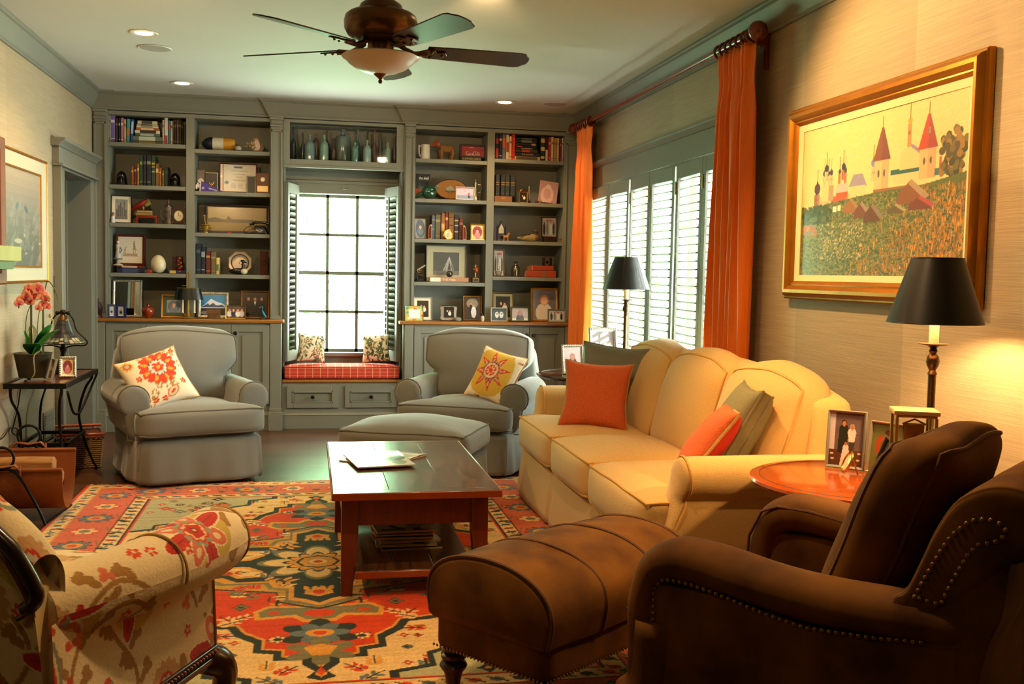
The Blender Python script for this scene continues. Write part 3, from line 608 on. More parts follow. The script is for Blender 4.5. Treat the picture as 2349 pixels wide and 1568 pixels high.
    along(.058, .07, lambda x, y, k: (q.ell(x, y, .02, .016, (bl, rd, dk)[k % 3]), q.line([(x-.03, y+.02), (x+.03, y-.02)], .007, gr)))
    def big(x, y, k):
        if k % 2: q.petals(x, y, .06, .092, 10, dk); q.petals(x, y, .055, .083, 10, bl); q.ell(x, y, .045, .045, go); q.ell(x, y, .022, .022, rd)
        else: q.petals(x, y, .045, .08, 6, rd); q.petals(x, y, .035, .065, 6, cr); q.ell(x, y, .028, .028, gr)
        for s in (-1, 1):
            q.line([(x+s*.09, y+.08), (x+s*.11, y), (x+s*.15, y-.06), (x+s*.17, y+.05)], .008, gr); q.ell(x+s*.13, y+.06*s, .022, .012, dk, .6)
    along(.215, .27, big)
    # mirror the quarter into the whole carpet
    a = q.a; f = np.concatenate([a[:, ::-1], a[:, 1:]], 1); f = np.concatenate([f[::-1], f[1:]], 0)
    c = Cv(2*hw, 2*hl, f.shape[1]); c.a = f; c.ny = f.shape[0]; c.X, c.Y = np.meshgrid(np.linspace(0, 2*hw, c.nx), np.linspace(0, 2*hl, c.ny)); c.grain(.10, 3); 
    g = np.random.default_rng(9).normal(1, .10, (c.ny, 1, 1)); g = (g+np.roll(g, 1, 0)+np.roll(g, 2, 0))/3; c.a = np.clip(c.a*g, 0, 1)
    t = thing('rug', 'large red, gold and blue patterned wool rug with a dark central medallion', 'rug', (.045, 4.585, 0))
    m = mat('wool_pile', attr=True, rough=.95, bump=.5, bscale=260, spec=.1, sheen=.2)
    c.sheet('pile', m, t, z0=-hl, y=.010, plane='xy'); MB().box(-hw, hw, -hl, hl, .001, .0095).build('backing', mat('rug_backing', '#8a5a34', .9, tex='noise'), t)
    fr = MB()
    for s in (1, -1):
        x = -hw+.01
        while x < hw: l = R.uniform(.02, .05); dx = R.uniform(-.012, .012); fr.tube([(x, s*hl, .008), (x+dx*.4, s*(hl+l*.5), .006), (x+dx, s*(hl+l), .003)], .0028, 4); x += .011
    o = fr.build('fringe', mat('fringe_cotton', '#cdbd98', .9), t); o['kind'] = 'stuff'
rug()
# ---- slipcovered seats
LINEN = mat('grey_linen', '#74756c', .85, tex='weave', amt=.10, scale=90, bump=.3, bscale=18, sheen=.4)
LINENP = mat('grey_linen_piping', '#5f5d52', .8, bump=.2, bscale=60)
YEL = mat('yellow_chenille', '#dab066', .85, tex='noise', amt=.14, scale=10, stretch=(8, 8, 60), bump=.6, bscale=14, sheen=.4)
YELP = mat('yellow_piping', '#c9974a', .8, bump=.2, bscale=60)
def cushion(name, S, m, mp, par, pr=.0055, axis='z', n=10, ends=(1, -1), sub=1):
    o = MB().soft(S, n).build(name, m, par, sub=sub)
    p = MB()
    for e in ends: p.tube(perim(S, e*.93 if axis != 'z' else e*.93, n, axis), pr, 6, closed=True)
    p.build('piping', mp, o)
    return o
def skirt(par, W, D, zt, m, seed, pleats=True, z0=.005, y0=.02, flare=.02, x0=None):
    """hanging slipcover skirt with corner pleats"""
    def ring(z, k):
        pts = []; hx = W/2+flare*k; ya, yb = y0-flare*k, D+flare*k; N = 26
        def w(u, i): return (.016*math.sin(u*7+seed+i*2)+.011*math.sin(u*17+seed*2+i)+.005*math.sin(u*41+seed))*k
        for i in range(N): u = i/N; pts.append((-hx+2*hx*u, ya+w(u*W, 0)-(.018*k if .05 < u < .95 else -.028*k), z))
        for i in range(N): u = i/N; pts.append((hx+w(u*D, 1)+(.012*k if .04 < u < .96 else -.015*k), ya+(yb-ya)*u, z))
        for i in range(N): u = i/N; pts.append((hx-2*hx*u, yb, z))
        for i in range(N): u = i/N; pts.append((-hx-w(u*D, 2)-(.012*k if .04 < u < .96 else -.015*k), yb-(yb-ya)*u, z))
        return pts
    zs = np.linspace(z0, zt, 10)
    o = MB().loft([ring(z, 1-(z-z0)/(zt-z0)) for z in zs]).build('skirt', m, par, sub=1)
    return o
def arm(par, s, W, D, m, mp, zt=.60, r=.095, y0=.16, y1=None, base=.27, fw=.15, drop=.46, slope=0, name='armrest', scurve=0):
    """rolled arm; s = -1 left, +1 right of the seat"""
    y1 = y1 or D-.06; xo = W/2; cz = zt-r; cx = xo-.035
    prof = [(xo-fw, base), (xo-fw+.005, cz-.06), (cx-r*.97, cz-.01)]
    for a in np.linspace(170, -60, 12): prof.append((cx+r*math.cos(math.radians(a)), cz+r*math.sin(math.radians(a))))
    prof += [(xo+.022, drop-.03), (xo+.008, (base+drop)/2), (xo+.004, base)]
    rings = []; ctr = (cx-.02, (base+zt)/2)
    ys = [(0, .90), (.012, .97), (.035, 1), (.12, 1)]+[(t, 1) for t in np.linspace(.25, 1, 6)]
    for f, sc in ys:
        y = y0+(y1-y0)*f; rg = []
        for x, z in prof:
            z2 = ctr[1]+(z-ctr[1])*sc if z > ctr[1] else z
            if slope: z2 -= slope*f*max(0, (z-base)/(zt-base))
            yy = y
            if scurve: k = (z-base)/(zt-base); yy = y-scurve*(1-f)*(.5+.5*math.cos(PI*min(1, max(0, k/.75))))
            p = wr((s*(ctr[0]+(x-ctr[0])*sc), yy, z2), .006, 7, s*3)
            rg.append(p)
        rings.append(rg if s > 0 else rg[::-1])
    o = MB().loft(rings).build(name, m, par, sub=1)
    MB().tube([(p[0], p[1]-.002, p[2]) for p in (rings[2])], .005, 6, closed=True).build('piping', mp, o)
    return o
def backtee(hx, z0, z1, tw, yb, th, lean, amp=.006, seed=0, c=0, dip=0, tz=.62, arch=0):
    """T-shaped back cushion deform: wider above the arms, leaning back, crowned top"""
    hz = (z1-z0)/2; zc = (z0+z1)/2
    def df(p):
        x, y, z = p; k = min(1, max(0, (z-tz)/.07)); k = k*k*(3-2*k); f = tw+(1-tw)*k; x = x*f
        z = z+arch*(1-(x/hx)**2)*max(0, (z-zc)/hz)
        return (x+c, y+(z-z0)*math.tan(lean)+yb, z)
    return softf(hx, th/2, hz, .05, (.0, .055, .02), df, amp, 6, seed, (0, 0, zc))
def clubchair(name, label, loc, rz, W=.80, D=.90, seed=0):
    t = thing(name, label, 'armchair', loc, rz, 'grey slipcovered armchairs'); P = LINENP
    skirt(t, W-.07, D-.05, .30, LINEN, seed)
    f = MB().soft(softf(W/2-.035, D/2-.06, .05, .03, c=(0, D/2, .285)), 8).build('seat_deck', LINEN, t, sub=1)
    arm(t, -1, W, D, LINEN, P, zt=.60); arm(t, 1, W, D, LINEN, P, zt=.60)
    bf = MB().soft(softf(W/2-.01, .09, .28, .06, (0, .02, .03), lambda p: (p[0]*(1-.12*max(0, (p[2]-.6)/.25)), p[1]+(p[2]-.3)*.18, p[2]), .006, 6, seed, (0, D-.15, .53)), 10).build('back_frame', LINEN, t, sub=1)
    fr = .12
    def tee(p):
        x, y, z = p; k = min(1, max(0, (y-.10)/.05)); k = k*k*(3-2*k); return (x*(1-(fr*2.3)/W*k), y, z)
    S = softf(W/2-.015, D/2-.17, .085, .045, (.01, .02, .035), tee, .005, 6, seed+5, (0, D/2-.19, .385)); cushion('seat_cushion', S, LINEN, P, t)
    S = backtee(W/2-.025, .44, .885, .74, D-.33, .17, .20, .010, seed, 0, arch=.03); cushion('back_cushion', S, LINEN, P, t, axis='y', ends=(-1,), n=12)
    return t
clubchair('armchair', 'grey linen slipcovered armchair at the left, a red sunflower pillow on it', (-.625, 6.325, .008), math.radians(20), seed=1)
clubchair('armchair', 'grey linen slipcovered armchair at the right, behind its ottoman', (.905, 6.43, .008), math.radians(-25), seed=4)
t = thing('ottoman', 'grey linen slipcovered ottoman behind the coffee table', 'ottoman', (.60, 5.72, .011), math.radians(-25))
skirt(t, .70, .26, .31, LINEN, 9, y0=-.25)
S = softf(.375, .285, .075, .05, (.01, .01, .055), None, .006, 6, 3, (0, 0, .375)); cushion('cushion', S, LINEN, LINENP, t, n=12)
# ---- yellow sofa (faces the left wall)
SL = 2.42; t = thing('sofa', 'yellow three-seat sofa with rolled arms along the right window', 'sofa', (1.235, (3.48+3.48+SL)/2, .009), -PI/2); D = .95
def sk2(par):
    hx, zt = SL/2-.03, .30
    def ring(z, k):
        pts = []; N = 60
        for i in range(N):
            u = i/N; x = -hx-.01*k+2*(hx+.01*k)*u; pl = sum(math.exp(-((x-c)/.012)**2) for c in (-hx/3, hx/3, -hx+.02, hx-.02)); pts.append((x, .02-.035*k+.03*k*pl+.004*k*math.sin(x*9), z))
        for i in range(20): u = i/20; pts.append((hx+.012*k+.004*k*math.sin(u*11), .02-.03*k+(D-.04)*u, z))
        for i in range(20): u = i/20; pts.append((hx-2*hx*u, D-.02, z))
        for i in range(20): u = i/20; pts.append((-hx-.012*k, D-.02-(D-.04)*u, z))
        return pts
    MB().loft([ring(z, 1-(z-.012)/(zt-.012)) for z in np.linspace(.012, zt, 8)]).build('skirt', YEL, par, sub=0, ang=180)
sk2(t)
S = softf(SL/2-.045, D/2-.04, .08, .03, c=(0, D/2-.012, .27)); cushion('seat_base', S, YEL, YELP, t, n=10)
for s in (-1, 1): arm(t, s, SL, D, YEL, YELP, zt=.655, r=.085, y0=.10, y1=D-.08, base=.20, fw=.15, drop=.50, scurve=.10)
MB().soft(softf(SL/2-.04, .10, .31, .07, (0, .02, .03), lambda p: (p[0]*(1-.05*max(0, (p[2]-.55)/.3)), p[1]+(p[2]-.3)*.10, p[2]+.03*(1-(p[0]/1.2)**2)*max(0, (p[2]-.5)/.3)), .005, 5, 8, (0, D-.245, .56)), 16).build('back_frame', YEL, t, sub=1)
cw = (SL-.26)/3
for k in range(3):
    c = (k-1)*cw
    def tee(p, k=k):
        x, y, z = p; sd = {0: -1, 1: 0, 2: 1}[k]; g = 1-min(1, max(0, (y-.10)/.05))
        if sd and (x-(k-1)*cw)*sd > 0: x = x+sd*.105*g*((x-(k-1)*cw)*sd/(cw/2))
        return (x, y, z)
    S = softf(cw/2-.003, D/2-.18, .095, .04, (.006, .022, .035), tee, .004, 6, 20+k, (c, D/2-.20, .395)); cushion('seat_cushion', S, YEL, YELP, t)
    wd = cw*1.02
    def df(p, c=c, k=k):
        x, y, z = p; a = (x-c)/(wd/2); z = z+.05*(1-a*a)*max(0, (z-.7)/.2); return (x, y+(z-.45)*.27+.006*k, z)
    S = softf(wd/2, .095, .235, .08, (.008, .06, .01), df, .008, 5, 30+k, (c, D-.365, .67)); cushion('back_cushion', S, YEL, YELP, t, axis='y', ends=(-1,), n=12)
# ---- throw pillows
def pillow(name, label, loc, w, h, T, mf, mb=None, trim=None, rot=(0, 0, 0), cv=None, n=22, group=None, conc=.10, tr=.006, cm=None, box=0):
    """knife-edge pillow: front faces -y before turning; origin at its lower edge"""
    t = thing(name, label, 'pillow', loc, 0, group, rot)
    def P(s, u, side):
        x = w/2*s*(1-conc*(1-u*u)*s*s); z = h/2*u*(1-conc*(1-s*s)*u*u)+h/2
        th = T*((1-s**2)*(1-u**2))**.42+box*(1-0*(s*s)); return wr((x, side*th, z), .006, 9, w*10)
    for side, nm, m in ((-1, 'front', mf), (1, 'back', mb or mf)):
        vs = []; uv = []; fs = []
        tt = [math.sin(PI/2*x) for x in np.linspace(-1, 1, n+1)]; nn = n
        if cv is not None and side < 0: nn = 70; tt = list(np.sin(PI/2*np.linspace(-1, 1, nn+1)))
        for j in range(nn+1):
            for i in range(nn+1): vs.append(P(tt[i], tt[j], side)); uv.append(((tt[i]+1)/2, (tt[j]+1)/2))
        for j in range(nn):
            for i in range(nn): b = j*(nn+1)+i; f = (b, b+1, b+nn+2, b+nn+1); fs.append(f if side < 0 else f[::-1])
        mb_ = MB().add(vs, fs); cols = None
        if cv is not None and side < 0: uv = np.array(uv); cols = cv.smp(uv[:, 0]*cv.w, uv[:, 1]*cv.h, False)
        mb_.build(nm, (cm if cols is not None else m), t, ang=180, cols=cols)
    if box:
        e = [P(s, u, -1) for s, u in edgep(16)]; f = [P(s, u, 1) for s, u in edgep(16)]; MB().loft([e, f], caps=False).build('boxing', mf, t)
        for q in (e, f): MB().tube(q, tr, 6, closed=True).build('piping', trim or mf, t)
    else: MB().tube([tuple((Vector(P(s, u, -1))+Vector(P(s, u, 1)))/2) for s, u in edgep(16)], tr, 6, closed=True).build('trim', trim or mf, t)
    return t
def edgep(n): return [(x, -1) for x in np.linspace(-1, 1, n, endpoint=False)]+[(1, x) for x in np.linspace(-1, 1, n, endpoint=False)]+[(-x, 1) for x in np.linspace(-1, 1, n, endpoint=False)]+[(-1, -x) for x in np.linspace(-1, 1, n, endpoint=False)]
PRINT = mat('printed_linen', attr=True, rough=.85, bump=.3, bscale=120, sheen=.2)
CORD = mat('gold_cord', '#b08c4e', .7, bump=.6, bscale=200); TERRA = mat('coral_weave', '#d2622c', .85, tex='noise', amt=.25, scale=160, bump=.5, bscale=180)
SAGE = mat('sage_linen', '#7d7852', .85, tex='noise', amt=.2, scale=9, stretch=(6, 60, 6), bump=.4, bscale=26)
LEATHERG = mat('grey_green_leather', '#6a6a55', .42, tex='noise', amt=.1, bump=.35, bscale=12)
PINK = mat('red_cloth', '#b02a12', .8)
def sunflower():
    c = Cv(1, 1, 200, '#e9dcc0'); rd, ol, gd, gy = '#cc3d1e', '#a8874a', '#d9a53a', '#b7b4a2'; R = random.Random(2)
    for i in range(22):
        x, y = R.random(), R.random(); c.line([(x, y), (x+.06, y+.09), (x+.02, y+.17)], .018, ol)
        for k in range(3): c.ell(x+.05*math.cos(k*2), y+.05*math.sin(k*2)+.08, .035, .018, ol, k)
    c.petals(.56, .66, .27, .32, 16, rd); 
    for a in range(8): c.ell(.56+.215*math.cos(a*PI/4+.3), .66+.215*math.sin(a*PI/4+.3), .055, .028, gd, a*PI/4+.3)
    c.petals(.56, .66, .125, .16, 16, '#4a3a34'); c.petals(.56, .66, .12, .15, 14, '#d8cfc0'); c.petals(.56, .66, .06, .10, 6, rd); c.ell(.56, .66, .035, .035, gd)
    c.petals(.13, .86, .07, .10, 9, gd); c.ell(.13, .86, .06, .06, rd); c.ell(.13, .86, .04, .04, gy)
    c.ell(.62, .18, .12, .075, rd, .6); c.ell(.62, .18, .10, .06, '#c8c49a', .6); c.ell(.62, .18, .05, .022, rd, .6)
    for x, y in ((.2, .55), (.16, .35), (.85, .3), (.3, .12), (.45, .1), (.9, .9)): c.petals(x, y, .03, .055, 5, rd); c.ell(x, y, .02, .02, gd)
    return c
def starflower():
    c = Cv(1, 1, 200, '#ead9b8'); rd, gd = '#cc3a18', '#d2ab3c'; R = random.Random(3)
    for i in range(18): x, y = R.random(), R.random(); c.ell(x, y, .05, .02, '#b59a5e', R.random()*3); c.ell(x+.05, y, .02, .02, rd)
    c.ell(.45, .55, .47, .5, gd)
    for a in range(8):
        th = a*PI/4+.2; c.poly([(.45+.42*math.cos(th), .55+.42*math.sin(th)), (.45+.17*math.cos(th+.42), .55+.17*math.sin(th+.42)), (.45, .55), (.45+.17*math.cos(th-.42), .55+.17*math.sin(th-.42))], rd)
        c.line([(.45+.2*math.cos(th), .55+.2*math.sin(th)), (.45+.3*math.cos(th), .55+.3*math.sin(th))], .022, '#d9cba0')
    for a in range(16): th = a*PI/8; c.ell(.45+.185*math.cos(th), .55+.185*math.sin(th), .03, .022, '#4a4238', th); c.ell(.45+.19*math.cos(th), .55+.19*math.sin(th), .02, .015, '#c99a7a' if a % 2 else '#9aa39a', th)
    c.ell(.45, .55, .15, .15, '#d8c9a0'); c.ell(.45, .55, .115, .115, rd)
    for a in range(8): c.ell(.45+.07*math.cos(a*PI/4), .55+.07*math.sin(a*PI/4), .028, .016, '#e3cf98', a*PI/4)
    c.ell(.45, .55, .02, .02, rd); return c
def crewel(dk):
    c = Cv(1, 1, 130, '#d8cba8'); R = random.Random(dk)
    for i in range(64):
        x, y = R.random(), R.random(); k = R.choice(('#3e4a2a', '#5c6236', '#27303a', '#8a7a4a', '#6a3a2a') if dk else ('#5a6a3a', '#3a4250', '#8a8a5a', '#b0603a'))
        c.ell(x, y, R.uniform(.05, .11), R.uniform(.02, .04), k, R.random()*3); c.line([(x, y), (x+R.uniform(-.1, .1), y+.12)], .012, '#4a4a30')
    for x, y, r in ((.3, .72, .15), (.68, .4, .14), (.25, .3, .1)):
        c.petals(x, y, r*.7, r, 7, '#2c3228'); c.petals(x, y, r*.55, r*.85, 7, '#c9b88c' if not dk else '#6e7440'); c.ell(x, y, r*.4, r*.4, '#8a4a3a' if x > .5 and not dk else '#3c4634'); c.ell(x, y, r*.2, r*.2, '#d8cba8')
    return c
R_ = math.radians
ex = Vector((math.cos(R_(20)), math.sin(R_(20)), 0)); ey = Vector((-math.sin(R_(20)), math.cos(R_(20)), 0)); b = Vector((-.61, 6.325, 0))
pillow('throw_pillow', 'cream floral pillow with a big red sunflower on the left armchair', b+ex*-.165+ey*.19+Vector((0, 0, .475)), .38, .38, .07, PRINT, PINK, CORD, (Euler((R_(-34), R_(-17), R_(26)))), sunflower(), cm=PRINT, tr=.006)
b2 = Vector((.905, 6.43, 0)); ex2 = Vector((math.cos(R_(-25)), math.sin(R_(-25)), 0)); ey2 = Vector((math.sin(R_(25)), math.cos(R_(25)), 0))
pillow('throw_pillow', 'gold floral pillow with a red star flower on the right armchair', b2+ex2*.155+ey2*.22+Vector((0, 0, .475)), .34, .37, .07, PRINT, PINK, CORD, (Euler((R_(-26), R_(12), R_(-42)))), starflower(), cm=PRINT)
for px, lb, dk, ry, rz in ((712, 'cream embroidered pillow at the left end of the window seat', 0, 6, 12), (862, 'green leafy embroidered pillow at the right end of the window seat', 1, -3, -14)):
    p = at(px, 838, Y=8.72); pillow('throw_pillow', lb, (p.x, 8.72, .545), .235, .24, .055, PRINT, None, mat('brown_gimp', '#4a3a28', .8), (R_(-12), R_(ry), R_(rz)), crewel(dk), cm=PRINT, tr=.0045)
# sofa pillows, seen towards the window
pillow('throw_pillow', 'large grey-green leather pillow at the far end of the sofa', (1.66, 5.44, .50), .46, .44, .07, LEATHERG, None, LEATHERG, (R_(-14), R_(3), R_(-42)), box=.03, tr=.006)
pillow('throw_pillow', 'coral square pillow in front of the grey-green leather pillow', (1.49, 5.20, .50), .375, .38, .07, TERRA, None, CORD, (R_(-22), R_(2), R_(-24)), tr=.006, conc=.13)
pillow('throw_pillow', 'sage green pillow leaning in the near corner of the sofa', (1.62, 3.90, .50), .40, .42, .065, SAGE, None, SAGE, (R_(-27), 0, R_(-104)), tr=.006, box=.022)
pillow('throw_pillow', 'orange-red pillow with gold cord by the near arm of the sofa', (1.455, 3.83, .495), .36, .39, .07, TERRA, PINK, CORD, (R_(-36), 0, R_(-110)), tr=.007, conc=.10)
# window seat cushion
def checked():
    m, nt, b = _new('checked_cloth'); N, L = nt.nodes, nt.links; tc = N.new('ShaderNodeTexCoord'); sp = N.new('ShaderNodeSeparateXYZ'); L.new(tc.outputs['Object'], sp.inputs[0]); out = []
    for ax, pr in ((0, .062), (1, .062), (2, .03)):
        d = N.new('ShaderNodeMath'); d.operation = 'DIVIDE'; d.inputs[1].default_value = pr; L.new(sp.outputs[ax], d.inputs[0]); f = N.new('ShaderNodeMath'); f.operation = 'FRACT'; L.new(d.outputs[0], f.inputs[0])
        l = N.new('ShaderNodeMath'); l.operation = 'LESS_THAN'; l.inputs[1].default_value = .07 if ax < 2 else .08; L.new(f.outputs[0], l.inputs[0]); out.append(l)
    a = N.new('ShaderNodeMath'); a.operation = 'MAXIMUM'; L.new(out[0].outputs[0], a.inputs[0]); L.new(out[2].outputs[0], a.inputs[1])
    x = N.new('ShaderNodeMix'); x.data_type = 'RGBA'; x.inputs[6].default_value = (*lin('#b8321a'), 1); x.inputs[7].default_value = (*lin('#d9a074'), 1); L.new(a.outputs[0], x.inputs[0]); L.new(x.outputs[2], b.inputs['Base Color']); b.inputs['Roughness'].default_value = .8
    return m
CK = checked(); t = thing('seat_cushion', 'long red checked cushion on the window seat', 'cushion', ((BX0+BX1)/2, 8.755, .414))
S = softf((BX1-BX0)/2-.016, .175, .052, .018, (.003, .004, .012), None, .002, 8, 1, (0, 0, .054)); o = MB().soft(S, 24).build('cushion_body', CK, t)
p = MB(); [p.tube(perim(S, e*.9, 24), .005, 6, closed=True) for e in (1, -1)]; p.build('piping', mat('dark_red_piping', '#8a1f10', .8), t)
# ================================================================== tables, big chairs, left side of the room
def cat1(P, n):
    """Catmull-Rom resampling of a list of points (open)"""
    P = np.asarray(P, float); m = len(P); t = np.linspace(0, m-1, n); i = np.minimum(t.astype(int), m-2); f = (t-i)[:, None]
    if P.ndim == 3: f = f[:, None]
    g = lambda k: P[np.clip(k, 0, m-1)]
    a, b, c, d = g(i-1), g(i), g(i+1), g(i+2)
    return .5*((2*b)+(c-a)*f+(2*a-5*b+4*c-d)*f*f+(3*b-a-3*c+d)*f**3)
def ploft(name, rings, nu, nv, m, par, cv=None, off=(0, 0), close=True, caps=True, amp=0, swap=False, thick=0):
    """smooth loft; with a canvas it is sewn from patterned cloth"""
    R = np.asarray(rings, float)
    if close: R = np.concatenate([R, R[:, :1]], 1)
    R = cat1(R, nv); R = np.swapaxes(cat1(np.swapaxes(R, 0, 1), nu), 0, 1)
    du = np.linalg.norm(np.diff(R, axis=1), axis=2); u = np.concatenate([np.zeros((nv, 1)), np.cumsum(du, 1)], 1); c = R.mean(1); v = np.concatenate([[0], np.cumsum(np.linalg.norm(np.diff(R, axis=0), axis=2).mean(1))])[:, None]+np.zeros((1, nu))
    if close: R = R[:, :-1]; u = u[:, :-1]; v = v[:, :-1]
    rr = [[tuple(p) if not amp else wr(p, amp, 7) for p in r] for r in R]
    cols = None
    if cv is not None: cols = cv.smp((v if swap else u).ravel()+off[0], (u if swap else v).ravel()+off[1])
    return MB().loft(rr, caps=caps, closed=close).build(name, m, par, cols=cols, ang=180 if close else 180), R
# ---- coffee table
TOPW = mat('worn_table_top', '#6b4220', .34, tex='wood', amt=.45, scale=3.2, stretch=(9, 1.5, 1), col2='#1c100a', rvar=.12, bump=.12, bscale=9, spec=.5, coat=.6)
TRED = mat('red_pine', '#6e2308', .35, tex='wood', amt=.4, scale=5, stretch=(6, 6, 1), coat=.25)
t = thing('coffee_table', 'rectangular reddish wooden coffee table with a lower shelf on the rug', 'coffee table', (.43, 4.60, .011))
tp = MB(); hx, hy = .335, .615
for k in range(3): a = -hx+2*hx*k/3; tp.box(a+.0006, a+2*hx/3-.0006, -hy+.06, hy-.06, .411, .438)
tp.box(-hx, hx, -hy, -hy+.059, .411, .438).box(-hx, hx, hy-.059, hy, .411, .438)
tp.build('tabletop', [TOPW], t, bevel=.0012)
MB().box(-hx-.006, hx+.006, -hy-.006, -hy-.0005, .409, .4375).box(-hx-.006, -hx-.0005, -hy, hy, .409, .4375).box(hx+.0005, hx+.006, -hy, hy, .409, .4375).build('edge', mat('amber_edge', '#8f3a0c', .3, tex='wood', amt=.3, scale=6, coat=.4), t, bevel=.003)
for sx in (-1, 1):
    for sy in (-1, 1):
        cx, cy = sx*.265, sy*.50; MB().loft([[(cx+sx*(.032-w) if a == sx else cx-sx*.0+(-sx)*(.034*1 if 0 else .034-0)*1*(1 if 1 else 1)*(w/.034 if False else 1)*(.5+.5*k), 0, 0) for a in ()] for w, k in ()] or [[(cx-.034*k+sx*.034*(1-k), cy-.034*k+sy*.034*(1-k), z), (cx+.034*k+sx*.034*(1-k), cy-.034*k+sy*.034*(1-k), z), (cx+.034*k+sx*.034*(1-k), cy+.034*k+sy*.034*(1-k), z), (cx-.034*k+sx*.034*(1-k), cy+.034*k+sy*.034*(1-k), z)] for z, k in ((0, .66), (.26, 1), (.41, 1))]).build('leg', TRED, t, bevel=.003)
MB().box(-.235, .235, -.522, -.50, .285, .41).box(-.235, .235, .50, .522, .285, .41).box(-.292, -.27, -.47, .47, .285, .41).box(.27, .292, -.47, .47, .285, .41).build('apron', TRED, t, bevel=.003)
MB().box(-.245, -.085, -.56, .56, .088, .108).box(-.083, .08, -.56, .56, .088, .108).box(.082, .245, -.56, .56, .088, .108).build('lower_shelf', TOPW, t, bevel=.003)
MB().box(-.245, .245, -.572, -.5605, .078, .107).build('shelf_edge', mat('amber_edge'), t, bevel=.003)
# ---- magazines
def cover(kind, seed=0):
    c = Cv(.22, .28, 44, '#e6e2d4'); R = random.Random(seed)
    P = [['#d8d6c8', '#8a9a7a', '#5a4a34', '#c9b48a'], ['#b7c0b4', '#3c4a4c', '#a06a4a', '#e8e4da'], ['#7a2a22', '#d9c9a0', '#2a2a2a', '#c0894a'], ['#22384a', '#d8dcd8', '#9a7a4a', '#5a6a5a'], ['#d7a13a', '#efe9da', '#3a3a2a', '#8a3a1a']][kind % 5]
    c.rect(0, 0, .22, .28, P[0])
    for i in range(9): c.ell(R.uniform(0, .22), R.uniform(0, .22), R.uniform(.02, .07), R.uniform(.01, .04), R.choice(P), R.random()*3)
    c.rect(.02, .235, .2, .262, P[3]); c.rect(.02, .02, .09, .035, P[1]); return c
def magazine(lb, x, y, z, rz, kind, w=.22, h=.28, th=.006, grp=None):
    t = thing('magazine', lb, 'magazine', (x, y, z), rz, grp); t.scale = (1.2, 1.22, 1); c = cover(kind, kind); 
    MB().box(-.11*w/.22, .11*w/.22, -.14, .14, 0, th-.001).build('pages', mat('page_edges', '#c9a878', .8, tex='noise', amt=.2, scale=4, stretch=(1, 1, 90)), t)
    o = c.sheet('cover', mat('magazine_paper', attr=True, rough=.22, coat=.5), t, x0=-.11, z0=-.14, y=0, plane='xy', wave=lambda X, Z: th+.004*np.clip((X-.05)/.06, 0, 1)**2*np.clip((Z+.02)/.1, 0, 1)); return t
TZ = .011+.4385
magazine('magazine with a pale landscape cover, on top of the other on the coffee table', .315, 4.635, TZ+.0085, math.radians(9), 0)
magazine('magazine half hidden under the pale one on the coffee table', .345, 4.73, TZ+.0005, math.radians(-38), 1, th=.0055)
SZ = .011+.1085
nm = ['bottom magazine of the stack on the table shelf', 'second magazine from the bottom of the stack on the table shelf', 'third magazine from the bottom of the stack on the table shelf', 'fourth magazine from the bottom of the stack on the table shelf', 'fifth magazine from the bottom of the stack on the table shelf', 'top magazine of the stack on the table shelf, corner curled']
zz = SZ
for i, l in enumerate(nm): th = (.008, .012, .009, .010, .007, .009)[i]; magazine(l, .415+(.018, .006, .006, -.004, .0, -.006)[i], 4.50+.006*i, zz, math.radians((4, 0, 6, -2, 1, 5)[i]), (3, 1, 0, 2, 4, 1)[i], th=th, grp='magazines on the lower shelf'); zz += th+.0045
# ---- brown suede armchair and ottoman
SUEDE = mat('brown_suede', '#774c12', .8, tex='noise', amt=.35, scale=5, col2='#42240a', bump=.25, bscale=9, spec=.2)
SUEDEP = mat('suede_piping', '#5c3814', .8, bump=.2, bscale=60)
NAIL = mat('brass_nailhead', '#8a6a3a', .35, .9)
def nails(pts, par, step=.0165, r=.0058, nrm=(1, 0, 0)):
    P = [Vector(p) for p in pts]; q = MB(); acc = 0
    for a, b in zip(P, P[1:]):
        L = (b-a).length
        while acc <= L: q.ball(tuple(a+(b-a)*(acc/L)), r, 8, sc=tuple(.55 if abs(v) > .5 else 1 for v in nrm)); acc += step
        acc -= L
    o = q.build('nailhead_trim', NAIL, par); o['kind'] = 'stuff'; return o
t = thing('armchair', 'brown suede club chair with nailhead trim in the right foreground, seen from its side', 'armchair', (1.10, 2.68, .011), math.atan2(-.64, -.77))
Wb = .80
TOPP = [(0, .56), (.03, .625), (.10, .662), (.20, .666), (.37, .648), (.53, .640), (.75, .650)]
